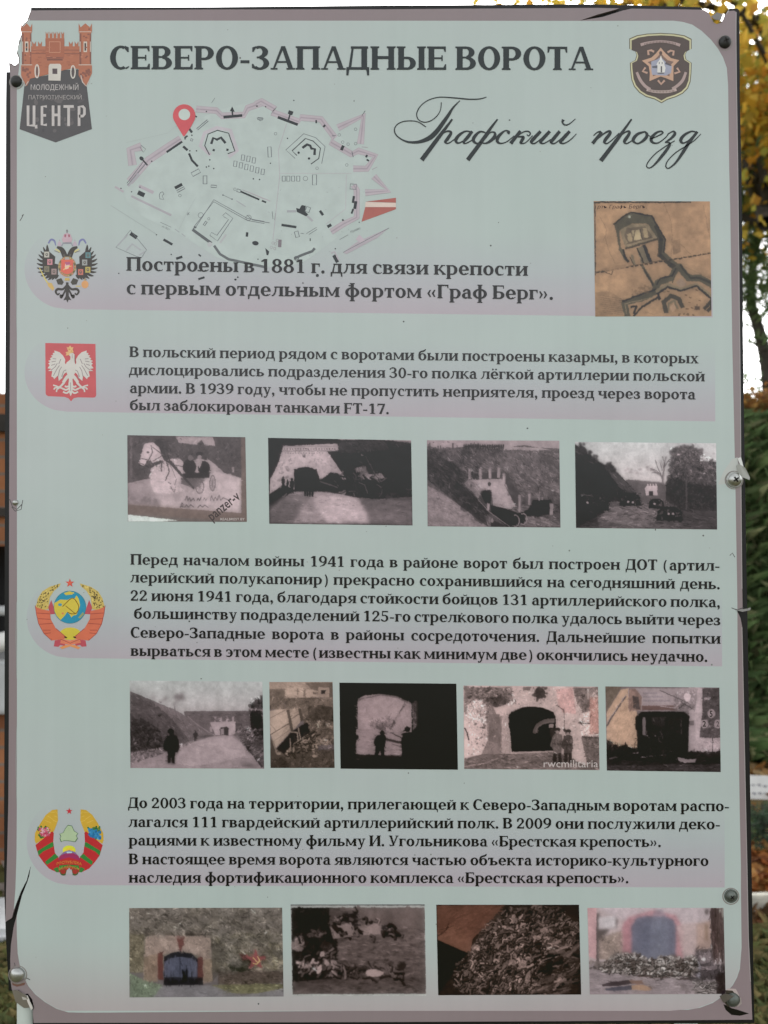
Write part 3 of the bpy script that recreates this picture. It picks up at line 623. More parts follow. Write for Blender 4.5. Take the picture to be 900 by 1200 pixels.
t.stroke([(0, 180), (270, 350)], 2.2, (150, 156, 156)); t.stroke([(290, 278), (355, 308)], 2.2, GL); t.stroke([(660, 120), (712, 145)], 2.2, GL); t.stroke([(735, 152), (790, 187)], 5, (158, 160, 164)); t.stroke([(375, 318), (402, 337)], 4, (150, 152, 156)); t.stroke([(415, 345), (437, 362)], 4, (150, 152, 156))
t.stroke([(447, 222), (460, 235)], 3, GL); t.stroke([(460, 220), (447, 237)], 2.9, GL); t.stroke([(500, 130), (440, 235), (400, 320)], 1.4, (160, 166, 166))
box(134, 356, 46, 22, 34, DK); box(335, 394, 60, 14, 30, DK); box(401, 486, 38, 14, -18, DK); box(521, 472, 18, 9, 40, DK); box(531, 606, 38, 12, -18, DK); box(518, 562, 20, 8, 10, DK); t.ell(730, 614, 7, 6, DK); t.ell(744, 600, 5, 5, DK)
t.stroke([(30, 425), (115, 325), (210, 440), (180, 485), (150, 478)], 2.9, GL, closed=True); t.stroke([(40, 415), (100, 350)], 8, (158, 160, 164)); t.stroke([(90, 445), (125, 405), (175, 440)], 9, (160, 162, 166)); t.stroke([(165, 470), (200, 450)], 8, (160, 162, 166))
for d in (-6, 6): t.stroke([(490+d*.6, 310+d*.6), (603, 152-d), (800, 262-d), (900, 280-d)], 3.5, GL)
t.ring(527, 237, 15, 15, 2.4, GL); t.ring(807, 252, 16, 15, 2.4, GL); t.stroke([(498, 305), (480, 322), (590, 402)], 17, (88, 92, 94)); t.stroke([(605, 415), (640, 465), (690, 495), (900, 540)], 15, (95, 99, 101)); t.ell(580, 408, 15, 14, (170, 172, 174))
t.stroke([(655, 240), (672, 222), (715, 255), (625, 388), (580, 355), (590, 338), (622, 355), (690, 262), (660, 245)], 3.5, GL); t.stroke([(640, 400), (675, 350)], 12, (168, 170, 172)); box(553, 285, 11, 26, 35); t.ring(574, 258, 7, 7, 2, GL, n=9)
box(798, 350, 14, 26, 5, DK); t.ell(847, 401, 19, 13, DK, 8); box(552, 30, 22, 48, 0); box(603, 68, 32, 13, 4); t.ring(727, 85, 8, 8, 2, GL, n=8); box(750, 94, 22, 16, 20)
t.bar(760, 98, 870, 146, 10, DK); t.stroke([(770, 88), (900, 143)], 3, PK2); t.bar(885, 152, 910, 162, 10, DK)
M7()
t.stroke([(0, 100), (135, 155)], 5, PINK); t.stroke([(145, 215), (150, 260)], 2.9, GL); t.stroke([(165, 225), (160, 265)], 2.9, GL); t.stroke([(190, 0), (150, 380)], 2.9, PINK); t.stroke([(580, 0), (575, 200), (460, 290)], 2.9, (172, 166, 172))
t.stroke([(0, 240), (30, 265), (130, 282)], 3.2, GL); t.stroke([(232, 214), (285, 214)], 13, (152, 154, 158)); t.poly([(285, 195), (305, 200), (318, 178), (342, 182), (338, 215), (356, 232), (345, 244), (290, 218)], DK); box(354, 204, 24, 30, 20); t.bar(350, 240, 382, 272, 12, (160, 160, 164))
box(434, 224, 15, 32, -35, DK); t.bar(200, 294, 287, 307, 14, DK); box(290, 349, 22, 34, -15); t.stroke([(345, 345), (405, 308)], 2.9, GL); t.stroke([(360, 350), (408, 320)], 2.9, GL); box(368, 380, 6, 15, 0, DK); t.stroke([(312, 343), (330, 345)], 2.9, GL)
t.stroke([(275, 490), (320, 470), (380, 448), (395, 430)], 15, (88, 92, 94)); t.ring(287, 489, 12, 11, 5, (88, 92, 94)); t.poly([(105, 430), (128, 450), (122, 472), (112, 470)], DK); box(190, 402, 20, 44, 3, (120, 112, 118)); box(480, 299, 26, 17, -30, DK); box(560, 267, 10, 14, -40, DK); t.ell(47, 401, 18, 12, DK, 6)
for q in [(150, 400), (165, 405), (160, 432), (140, 425), (175, 385)]: t.ring(q[0], q[1], 7, 8, 2, PK2, n=8)
wall([(622, 60), (640, 90), (640, 250), (560, 290), (490, 335)], 24); t.bar(624, 125, 618, 165, 14, DK); t.bar(636, 155, 628, 200, 17, DK); t.bar(620, 200, 610, 228, 11, DK); box(620, 70, 36, 30, 5)
t.poly([(692, 158), (870, 135), (870, 164)], (160, 92, 84)); t.poly([(690, 190), (870, 190), (870, 202), (668, 276)], (160, 92, 84)); t.poly([(692, 160), (870, 165), (870, 190), (690, 189)], (206, 188, 178))
wall([(740, 10), (825, 95), (690, 105)], 26); t.poly([(560, 455), (640, 395), (830, 310), (760, 370), (580, 465)], PINK); t.poly([(635, 378), (655, 350), (690, 385), (660, 398)], (178, 166, 174)); t.stroke([(560, 455), (830, 312)], 2.9, GL)
t.stroke([(540, 380), (590, 352)], 2.3, (110, 112, 116)); t.sans("Мухавец", 605, 668, 342, 13, (110, 112, 116), rot=-24, slant=.3); box(517, 492, 20, 48, -28, DK); t.stroke([(490, 460), (510, 450), (535, 500)], 8, PINK); t.ell(515, 433, 4, 4, DK); t.ell(655, 278, 3, 3, DK)
for i in range(26): t.ell(60+rr.uniform(0, 700), 40+rr.uniform(0, 460), 1.8, 1.8, (130, 134, 136), n=6)
t.ell(410, 590, 9, 9, DK); t.ell(600, 650, 9, 4, DK); t.ell(325, 634, 5, 5, (110, 108, 112))
M6(); t.sans("р. Буг", 300, 352, 304, 10, (135, 138, 140), rot=25, slant=.3)
fmap = t.build("fortress_map", board, label="faint site plan of a fortress with pink ramparts")
t = Vec(.00091); t.tr = (130, 115, 5); RED = (192, 84, 90)
t.poly([(430+66*math.cos(R(a)), 104+66*math.sin(R(a))) for a in range(155, 386, 10)] + [(470, 170), (432, 225), (425, 225), (392, 170)], RED); t.ell(431, 98, 34, 33, (182, 192, 187), n=28)
t.build("map_pin", fmap, label="red map pin")

# ------------------------------------------------------------------ emblems
def finish(vec, label, subs=()):
    e = vec.build("emblem", board, label=label)
    for nm, vv in subs: vv.build(nm, e)
    return e
def emb(org, sc, lift=.00070): return Vec(lift, (org[0], org[1], sc), step=.0000004)
# brick gate over a dark slab
A = emb((0, 0), 6.314)
SLB, BR, BD, TRM = (78, 76, 77), (166, 106, 82), (128, 84, 72), (192, 182, 170)
A.poly([(185, 610), (215, 580), (350, 560), (480, 520), (580, 515), (640, 610), (682, 957), (413, 1056), (147, 958)], SLB)
for k in range(26): A.ell(rr.uniform(210, 620), rr.uniform(600, 980), rr.uniform(8, 34), rr.uniform(5, 20), rr.choice([(86, 83, 84), (70, 68, 70), (96, 92, 92)]), rr.uniform(0, 180), n=9)
B = emb((0, 0), 6.314, .00086)
B.poly([(225, 345), (600, 345), (600, 515), (545, 508), (480, 520), (350, 555), (225, 585)], BR)
for x in (240, 284, 512, 554): B.poly([(x, 345), (x, 308), (x+14, 330), (x+28, 308), (x+28, 345)], BR)
B.rect(338, 285, 478, 425, (158, 98, 76))
for x in (340, 369, 398, 427, 456): B.poly([(x, 290), (x, 236), (x+10, 256), (x+20, 236), (x+20, 290)], BR)
B.stroke([(367, 312), (447, 312), (447, 390), (367, 390)], 5, (196, 146, 120), closed=True); B.rect(345, 425, 472, 437, BD); B.rect(350, 440, 466, 450, (110, 74, 66)); B.rect(235, 396, 340, 402, BD); B.rect(478, 396, 590, 402, BD); B.rect(235, 372, 340, 376, BD); B.rect(478, 372, 590, 376, BD)
for x0, x1 in ((158, 240), (584, 682)):
    m = (x0+x1)/2; u = (x1-x0)/2
    B.poly([(x0, 175), (x0+u*.3, 205), (m, 175), (x1-u*.3, 205), (x1, 175), (x1, 235), (x1-6, 250), (x1-6, 480), (x1, 490), (x1, 545), (m+u*.35, 615), (m, 640), (m-u*.35, 615), (x0, 560), (x0, 490), (x0+6, 480), (x0+6, 250), (x0, 235)], BR)
    B.rect(x0+4, 236, x1-4, 240, TRM); B.rect(x0, 480, x1, 485, TRM); B.rect(x0+6, 250, x0+20, 478, BD); B.rect(x1-16, 250, x1-6, 478, BD); B.rect(m-13, 310, m+13, 388, TRM); B.rect(m-6, 322, m+6, 378, (70, 62, 62)); B.rect(x0+8, 310, x0+14, 386, TRM); B.rect(x1-14, 310, x1-8, 386, TRM)
    for k in range(14): B.rect(*(lambda a, b: (a, b, a+u*.34, b+16))(rr.uniform(x0+6, x1-u*.5), rr.uniform(495, 570)), BD)
    for k in range(10): B.rect(*(lambda a, b: (a, b, a+u*.3, b+10))(rr.uniform(x0+8, x1-u*.4), rr.uniform(190, 470)), rr.choice([BD, (178, 118, 94)]))
for k in range(40): B.rect(*(lambda a, b: (a, b, a+26, b+5))(rr.uniform(240, 560), rr.uniform(350, 500)), rr.choice([(156, 98, 76), (176, 116, 92), (150, 94, 76)]))
B.poly([(372, 475), (446, 475), (456, 490), (450, 600), (360, 598), (362, 490)], (196, 190, 182)); B.rect(390, 510, 426, 550, (84, 72, 74)); B.ring(276, 530, 14, 48, 9, (196, 190, 182)); B.ring(542, 535, 16, 46, 9, (196, 190, 182)); B.rect(270, 500, 282, 560, (88, 78, 78)); B.rect(536, 505, 550, 565, (88, 78, 78))
B.stroke([(600, 560), (612, 610), (640, 640), (662, 600)], 7, (190, 180, 172)); B.stroke([(150, 560), (172, 600), (188, 640), (212, 605)], 7, (186, 178, 172))
C = emb((0, 0), 6.314, .00094); LT = (182, 176, 174)
C.sans("МОЛОДЕЖНЫЙ", 230, 582, 668, 40, LT); C.sans("ПАТРИОТИЧЕСКИЙ", 213, 606, 738, 32, (160, 154, 152))
def narrow(x, w, segs):
    for q in segs: C.stroke([(x+a*w, 935-b*152) for a, b in q], 20, LT)
narrow(210, 52, [[(0, 1), (0, .03), (1, .03)], [(.85, 1), (.85, .03), (1.15, .03), (1.15, -.12)]]); narrow(313, 36, [[(1, .95), (0, .95), (0, .06), (1, .06)], [(0, .52), (.85, .52)]])
narrow(395, 44, [[(0, 1), (0, 0)], [(1, 1), (1, 0)], [(0, .54), (1, .54)]]); narrow(472, 76, [[(0, .95), (1, .95)], [(.5, 1), (.5, 0)]]); narrow(587, 40, [[(0, 0), (0, .95), (.7, .95), (1, .86), (1, .58), (.7, .48), (0, .48)]])
finish(A, "dark pointed slab emblem with a red brick gate on top", [("gatehouse", B), ("lettering", C)])
# brown shield with a star shaped fort
A = emb((730, 30), 10)
sh = lambda k: [(443+(x-443)*k, 480+(y-480)*k) for x, y in [(73, 155), (160, 118), (280, 98), (443, 90), (600, 98), (720, 118), (803, 160), (803, 275), (750, 300), (728, 345), (740, 400), (803, 440), (800, 560), (790, 660), (760, 740), (700, 800), (620, 840), (520, 872), (450, 912), (370, 868), (270, 840), (190, 790), (130, 720), (98, 640), (84, 520), (80, 440), (140, 410), (158, 350), (140, 300), (73, 275)]]
A.poly(sh(1), (92, 86, 66)); A.poly(sh(.975), (188, 184, 150)); A.poly(sh(.93), (92, 84, 70)); A.poly(sh(.915), (84, 74, 70))
STAR = [(440, 262), (498, 330), (560, 385), (658, 410), (590, 480), (588, 655), (500, 620), (440, 600), (390, 620), (308, 655), (312, 560), (300, 480), (220, 415), (330, 380), (385, 330)]
B = emb((730, 30), 10, .00086)
B.poly(STAR, (184, 150, 128)); B.poly([(440+(x-440)*.7, 470+(y-470)*.7) for x, y in STAR], (120, 100, 92)); B.poly([(330, 425), (400, 400), (440, 370), (500, 430), (570, 480), (560, 560), (500, 590), (340, 580), (330, 520)], (150, 152, 168)); B.poly([(340, 480), (400, 470), (400, 505), (340, 500)], (98, 100, 108)); B.poly([(500, 430), (570, 470), (555, 478), (490, 455)], (92, 88, 92))
B.poly([(400, 555), (402, 470), (390, 465), (400, 440), (430, 400), (438, 360), (446, 360), (455, 400), (480, 435), (486, 470), (498, 500), (486, 555)], (206, 204, 200)); B.rect(440, 480, 456, 552, (84, 82, 86)); B.rect(418, 430, 428, 455, (120, 118, 120)); B.rect(452, 430, 462, 455, (120, 118, 120)); B.poly([(395, 555), (490, 555), (470, 570), (410, 568)], (92, 90, 96)); B.ell(440, 325, 18, 22, (90, 76, 72))
for q in [[(298, 350), (292, 300), (330, 294), (362, 312)], [(585, 355), (592, 304), (555, 298), (520, 318)], [(262, 495), (228, 540), (285, 560)], [(630, 500), (662, 545), (600, 565)], [(408, 645), (445, 690), (486, 645)]]: B.stroke(q, 24, (178, 146, 130))
C0 = emb((730, 30), 10, .00086); RB = (164, 144, 140)
C0.stroke([(205, 230, 34), (300, 205, 30), (440, 190, 28), (570, 205, 30), (668, 235, 34)], 30, RB, smooth=5); C = emb((730, 30), 10, .00086); C.stroke([(160, 550, 30), (200, 640, 34), (260, 715, 34), (320, 750, 30)], 30, RB, smooth=5); C.stroke([(735, 550, 30), (700, 640, 34), (640, 705, 34), (575, 745, 30)], 30, RB, smooth=5); C.stroke([(275, 755, 30), (360, 775, 32), (450, 780, 34), (540, 775, 32), (625, 755, 30)], 30, (174, 156, 150), smooth=5)
for i in range(22): C0.rect(250+i*17, 184+((i-11)/11)**2*26, 258+i*17, 206+((i-11)/11)**2*26, (104, 90, 86))
for i in range(18): C.rect(300+i*17, 768-((i-9)/9)**2*14, 308+i*17, 790-((i-9)/9)**2*14, (110, 96, 90))
finish(A, "brown shield with a pale rim and a star", [("star_badge", B), ("ribbon", C0), ("ribbon", C)])
# black double headed eagle
A = emb((35, 262), 10); BK = (62, 58, 54)
for s in (-1, 1):
    X = lambda x: 440+s*(x-440)
    def pl(q, c): A.poly([(X(x), y) for x, y in q], c)
    def stq(q, w, c, sm=5): A.stroke([(X(p[0]), p[1]) + tuple(p[2:]) for p in q], w, c, smooth=sm)
    pl([(330, 610), (335, 480), (295, 470), (300, 390), (230, 330), (205, 250), (195, 270), (190, 330), (160, 340), (150, 400), (150, 480), (160, 560), (200, 600), (215, 640), (260, 625), (300, 640)], BK)
    for (a, b, c, d) in [(215, 330, 205, 250), (195, 350, 160, 278), (185, 380, 130, 325), (170, 410, 105, 365), (165, 450, 90, 415), (170, 490, 85, 468), (175, 530, 85, 520), (185, 560, 98, 570), (200, 590, 130, 615), (235, 600, 180, 645), (270, 610, 215, 662), (300, 600, 262, 660), (330, 600, 300, 650)]: stq([(a, b, 30), ((a+c)/2, (b+d)/2+6, 27), (c, d, 8)], 20, BK)
    stq([(425, 420, 60), (400, 350, 62), (370, 300, 50), (320, 278, 22)], 50, BK); stq([(425, 430, 30), (400, 360, 20)], 20, (86, 82, 76)); stq([(300, 300, 16), (345, 325, 14), (355, 340, 10)], 14, (196, 186, 120)); stq([(290, 320, 8), (350, 342, 8)], 8, (120, 112, 90))
    stq([(305, 260, 10), (290, 205, 22), (250, 190, 22), (220, 235, 18)], 18, (118, 120, 160)); pl([(325, 265), (330, 225), (350, 205), (370, 225), (372, 265)], (176, 160, 172)); A.stroke([(X(350), 205), (X(350), 190)], 6, (150, 140, 150))
    pl([(310, 660), (370, 640), (400, 690), (380, 720), (330, 715)], (70, 66, 58)); 
    stq([(440, 720, 26), (390, 770, 26), (330, 770, 30), (305, 800, 24), (330, 835, 20), (350, 815, 14)], 24, BK); stq([(440, 740, 22), (400, 820, 22), (370, 870, 24), (360, 840, 18), (395, 850, 14)], 20, BK)
A.poly([(425, 690), (455, 690), (460, 850), (490, 900), (458, 895), (443, 928), (428, 895), (396, 900), (422, 850)], BK)
for x, y, c in [(200, 365, (176, 172, 162)), (237, 452, (190, 130, 138)), (200, 535, (120, 114, 92)), (285, 565, (150, 128, 126)), (684, 372, (92, 128, 132)), (645, 458, (150, 152, 150)), (597, 570, (184, 108, 96)), (682, 543, (176, 160, 88))]: A.rect(x-30, y-34, x+30, y+34, c); A.ell(x, y, 16, 19, (96, 90, 84)); A.ell(x, y-3, 7, 8, c)
A.poly([(205, 690), (260, 700), (290, 760), (270, 790), (215, 735)], (196, 164, 100)); A.stroke([(115, 520, 8), (150, 590, 12), (180, 650, 14), (210, 695, 16)], 10, (200, 184, 100), smooth=4); A.ell(648, 715, 42, 46, (204, 150, 100)); A.stroke([(600, 735), (540, 735)], 12, (196, 176, 110)); A.ell(648, 660, 10, 16, (170, 150, 120))
B = emb((35, 262), 10, .00088)
B.ring(440, 505, 92, 105, 26, (140, 122, 84)); 
for i in range(22): B.ell(440+94*math.cos(i*.2856), 508+108*math.sin(i*.2856), 11, 11, rr.choice([(176, 152, 96), (104, 92, 66), (188, 128, 104)]), n=8)
B.poly([(370, 425), (510, 425), (512, 560), (480, 585), (440, 598), (400, 585), (368, 560)], (204, 100, 84)); B.poly([(420, 470), (450, 450), (470, 490), (455, 530), (420, 540), (412, 505)], (214, 180, 168)); B.poly([(410, 455), (470, 450), (480, 480), (430, 490)], (168, 92, 120)); B.stroke([(395, 545), (440, 510), (490, 500)], 9, (222, 190, 120)); B.poly([(420, 395), (460, 395), (470, 425), (410, 425)], (160, 156, 152)); B.poly([(415, 640), (465, 640), (470, 670), (410, 670)], (186, 160, 90))
C = emb((35, 262), 10, .00088)
C.poly([(380, 185), (400, 130), (430, 115), (450, 115), (480, 130), (500, 185), (490, 222), (390, 222)], (182, 156, 166)); C.poly([(408, 130), (430, 130), (425, 165), (408, 160)], (150, 92, 104)); C.poly([(450, 130), (472, 130), (472, 160), (455, 165)], (150, 92, 104)); C.bar(438, 115, 438, 72, 9, (110, 98, 104)); C.bar(428, 88, 448, 88, 8, (110, 98, 104)); C.stroke([(375, 268), (392, 232), (488, 232), (505, 268)], 10, (140, 134, 150))
finish(A, "black double headed eagle coat of arms", [("breast_shield", B), ("crown", C)])
# white eagle on red
A = emb((45, 395), 12)
A.poly([(100, 85), (805, 98), (815, 820), (800, 848), (770, 852), (560, 848), (500, 860), (462, 905), (425, 862), (370, 842), (140, 832), (112, 815), (105, 790)], (188, 78, 86)); A.poly([(106, 92), (799, 105), (808, 815), (790, 842), (560, 840), (495, 854), (462, 890), (430, 855), (370, 834), (140, 824), (112, 800)], (186, 84, 88))
B = emb((45, 395), 12, .00086); WH, SHD = (196, 192, 186), (132, 118, 120)
for s in (-1, 1):
    X = lambda x: 456+s*(456-x)
    B.poly([(X(x), y) for x, y in [(228, 190), (300, 215), (350, 262), (382, 320), (375, 365), (400, 400), (456, 420), (456, 500), (400, 495), (365, 520), (345, 570), (290, 620), (280, 540), (225, 595), (215, 570), (185, 555), (200, 480), (135, 478), (190, 450), (132, 440), (165, 395), (140, 375), (170, 355), (140, 338), (180, 320), (165, 300), (200, 282), (180, 262), (212, 252), (205, 225), (232, 225)]], WH)
    for q in [[(290, 380), (320, 310)], [(180, 470), (240, 420), (270, 370)], [(215, 545), (265, 450), (300, 400)], [(280, 560), (300, 470), (330, 420)], [(330, 560), (360, 480), (400, 460)], [(185, 400), (240, 380)], [(190, 350), (250, 340)], [(205, 305), (255, 310)], [(340, 590), (352, 540)]]: B.stroke([(X(x), y) for x, y in q], 9, SHD)
    B.poly([(X(x), y) for x, y in [(420, 520), (380, 560), (335, 630), (370, 655), (400, 610), (430, 570)]], WH); B.stroke([(X(365), 640, 34), (X(330), 680, 28), (X(295), 712, 26)], 26, WH)
    for q in [[(300, 710), (255, 690), (210, 678)], [(295, 715), (240, 715), (222, 740)], [(295, 718), (265, 740), (258, 775)], [(300, 712), (335, 720), (350, 735)]]: B.stroke([(X(x), y) for x, y in q], 20, WH, smooth=4)
    for q in [[(440, 690), (400, 700), (375, 690)], [(440, 720), (390, 745), (350, 725)], [(440, 760), (400, 790), (350, 770)]]: B.stroke([(X(x), y) for x, y in q], 24, WH, smooth=4)
B.poly([(440, 230), (495, 225), (512, 250), (512, 340), (525, 400), (520, 500), (490, 570), (490, 700), (475, 800), (456, 832), (440, 790), (425, 700), (428, 570), (400, 500), (385, 400), (400, 360), (450, 320), (456, 280), (440, 262)], WH)
B.stroke([(478, 240), (480, 300)], 6, SHD); B.stroke([(456, 640), (456, 760)], 8, SHD); B.stroke([(430, 590), (425, 640)], 8, (170, 80, 84)); B.stroke([(486, 590), (492, 640)], 8, (170, 80, 84)); B.stroke([(515, 260), (520, 360)], 7, (96, 70, 72))
C = emb((45, 395), 12, .00093); C.poly([(400, 140), (425, 150), (450, 120), (470, 150), (498, 140), (485, 175), (500, 215), (440, 235), (445, 255), (385, 262), (400, 235), (385, 215), (425, 205)], (208, 168, 116)); C.ell(440, 175, 14, 12, (184, 140, 84)); C.ell(470, 200, 12, 9, (190, 148, 92))
finish(A, "red shield with a white crowned eagle", [("eagle", B), ("crown", C)])
# globe in a wheat wreath
A = emb((35, 675), 9.474); OR, OR2, CR = (196, 108, 84), (150, 72, 66), (176, 82, 92)
W1 = (190, 168, 96)
for s in (-1, 1):
    X = lambda x: 450+s*(x-450)
    def pl(q, c): A.poly([(X(x), y) for x, y in q], c)
    pl([(240, 265), (262, 330), (290, 420), (232, 425), (205, 350)], CR)
    pl([(345, 80), (330, 115), (270, 165), (225, 235), (205, 370), (140, 375), (68, 345), (90, 250), (140, 170), (220, 120)], W1)
    SHEAF = [(330, 90), (320, 112), (262, 160), (216, 235), (196, 360), (140, 365), (78, 340), (98, 252), (148, 178), (226, 126)]
    for k in range(150):
        x, y = rr.uniform(75, 335), rr.uniform(90, 365); ins = False
        for (ax, ay), (bx, by) in zip(SHEAF, SHEAF[1:]+SHEAF[:1]):
            if (ay > y) != (by > y) and x < (bx-ax)*(y-ay)/(by-ay)+ax: ins = not ins
        if ins: A.ell(X(x), y, 5.5, 11, rr.choice([(84, 74, 50), (92, 80, 54), (104, 90, 58), (210, 190, 118)]), s*rr.uniform(20, 50), n=7)
    pl([(62, 325), (75, 345), (140, 370), (225, 385), (235, 480), (290, 580), (400, 675), (245, 715), (160, 640), (100, 530), (75, 420)], OR)
    for q in [[(80, 410), (228, 420)], [(85, 472), (232, 480)], [(105, 535), (255, 525)], [(150, 600), (250, 600), (290, 590)], [(165, 638), (330, 620)], [(240, 700), (380, 672)]]: A.stroke([(X(x), y) for x, y in q], 7, OR2)
    pl([(280, 715), (360, 700), (400, 740), (390, 775), (340, 765), (320, 785), (268, 780)], CR); A.stroke([(X(62), 325), (X(75), 420), (X(100), 530), (X(160), 640), (X(245), 715)], 6, OR2)
A.ell(452, 640, 118, 70, (196, 180, 72)); A.poly([(300, 600), (400, 675), (420, 690), (485, 690), (500, 675), (600, 600), (640, 760), (260, 760)], (150, 150, 148)) if False else None
for s in (-1, 1):
    X = lambda x: 450+s*(x-450)
    A.poly([(X(x), y) for x, y in [(290, 580), (345, 630), (410, 680), (380, 700), (250, 715), (230, 600)]], OR); A.stroke([(X(290), 580), (X(400), 672)], 6, OR2); A.ell(X(400), 680, 18, 9, (60, 44, 40), 20)
A.poly([(350, 695), (450, 715), (555, 695), (570, 740), (450, 765), (340, 745)], (206, 122, 96)); A.stroke([(345, 700), (450, 745), (560, 700)], 6, OR2); A.poly([(330, 790), (400, 765), (500, 765), (568, 795), (540, 812), (450, 780), (360, 810)], (208, 140, 92))
B = emb((35, 675), 9.474, .00088)
B.ell(447, 345, 180, 182, (52, 136, 164), n=40)
YL = (196, 178, 76)
B.poly([(270, 300), (300, 285), (340, 260), (420, 265), (470, 240), (500, 250), (520, 215), (545, 250), (560, 320), (545, 380), (520, 430), (480, 440), (465, 460), (440, 420), (415, 400), (390, 440), (350, 480), (345, 490), (300, 440), (272, 380)], YL)
B.poly([(380, 190), (440, 168), (500, 185), (470, 205), (400, 212)], YL); B.poly([(590, 400), (610, 420), (560, 470), (540, 460)], (140, 150, 110)); B.ell(338, 318, 22, 16, (84, 140, 160)); B.ell(368, 415, 12, 12, (200, 130, 90))
B.stroke([(365, 340), (470, 245), (530, 300), (545, 360), (520, 410), (470, 420), (420, 400)], 9, (120, 92, 40), smooth=4); B.stroke([(400, 330), (510, 420)], 9, (128, 98, 44)); B.ring(447, 345, 178, 180, 4, (60, 110, 120))
C = emb((35, 675), 9.474, .00088); C.star(447, 78, 52, (196, 84, 74)); C.star(447, 78, 30, (208, 100, 80))
finish(A, "globe emblem inside a wheat wreath with orange ribbons", [("globe", B), ("star", C)])
# red and green ribbon wreath
A = emb((35, 940), 9.474); GD, RD, GR = (194, 158, 66), (176, 56, 60), (62, 124, 66)
for s in (-1, 1):
    X = lambda x: 438+s*(x-438)
    def pl(q, c): A.poly([(X(x), y) for x, y in q], c)
    pl([(310, 78), (250, 85), (180, 140), (120, 230), (60, 340), (55, 420), (70, 460), (265, 330), (290, 270), (315, 200)], GD)
    for q in [[(290, 100), (310, 130)], [(270, 150), (312, 165)], [(260, 200), (305, 215)], [(200, 150), (260, 190)], [(170, 200), (240, 230)], [(220, 110), (280, 110)]]: A.stroke([(X(x), y) for x, y in q], 6, (206, 176, 90))
    pl([(65, 475), (250, 320), (268, 340), (262, 440), (280, 560), (330, 630), (440, 640), (440, 720), (400, 780), (300, 775), (215, 735), (150, 660), (100, 590)], RD)
    pl([(88, 540), (250, 440), (262, 445), (265, 490), (150, 545), (100, 590)], GR); pl([(172, 660), (280, 570), (320, 605), (190, 695)], GR); pl([(262, 740), (310, 715), (330, 770), (300, 778)], GR)
    A.ell(X(375), 775, 40, 38, (74, 92, 60)); A.ell(X(372), 768, 30, 27, (156, 62, 58))
    for k in range(46):
        u = rr.random(); A.ell(X(110+u*100+rr.uniform(-28, 28)), (300+rr.uniform(-40, 120)*(1-u*.6)) if s > 0 else 290+rr.uniform(-20, 130)*(.4+.6*(1-u)), 12, 12, rr.choice([(66, 112, 66), (76, 122, 70), (58, 98, 62)]), n=7)
for k in range(60): A.ell(*(lambda u: (122+u*88+rr.uniform(-18, 18), 385-u*20-rr.random()*(100-u*20)))(rr.random()), 11, 11, rr.choice([(196, 92, 120), (204, 160, 168), (176, 72, 96), (172, 80, 100), (150, 74, 84)]), n=8)
for k in range(80): A.ell(*(lambda u: (655+u*130, 330+u*40+rr.uniform(-45, 40)))(rr.random()), 14, 14, rr.choice([(62, 132, 176), (84, 150, 190), (48, 108, 152), (56, 118, 160)]), n=8)
A.ell(438, 530, 72, 52, (206, 206, 70)); A.ell(438, 545, 50, 40, (220, 190, 70)); A.poly([(330, 600), (380, 550), (438, 530), (500, 550), (545, 600), (560, 640), (320, 640)], (150, 60, 96)); A.poly([(345, 590), (390, 545), (438, 530), (490, 545), (530, 590), (490, 565), (438, 560), (385, 570)], (120, 110, 150)); A.poly([(410, 545), (470, 545), (470, 562), (415, 566)], (170, 190, 206)); A.poly([(300, 650), (438, 610), (575, 650), (590, 700), (438, 690), (290, 700)], RD); A.poly([(320, 740), (438, 696), (556, 740), (545, 700), (438, 690), (330, 700)], GR)
A.poly([(415, 745), (465, 745), (480, 800), (400, 800)], (168, 166, 170))
B = emb((35, 940), 9.474, .00088); B.poly([(425, 250), (470, 258), (495, 315), (540, 345), (520, 370), (535, 400), (508, 440), (430, 428), (375, 425), (350, 442), (333, 400), (345, 380), (330, 350), (372, 335), (395, 290)], (70, 104, 74)); B.poly([(438+(x-438)*.93, 350+(y-350)*.93) for x, y in [(425, 250), (470, 258), (495, 315), (540, 345), (520, 370), (535, 400), (508, 440), (430, 428), (375, 425), (350, 442), (333, 400), (345, 380), (330, 350), (372, 335), (395, 290)]], (166, 184, 150))
C = emb((35, 940), 9.474, .00088); C.star(440, 98, 38, (186, 62, 70))
E = emb((35, 940), 9.474, .00093); E.sans("РЭСПУБЛІКА", 302, 578, 676, 30, (206, 150, 70), bend=22); E.sans("БЕЛАРУСЬ", 326, 552, 730, 28, (150, 178, 80), bend=20)
finish(A, "emblem wreathed in red and green ribbons with flowers", [("country_outline", B), ("star", C), ("lettering", E)])
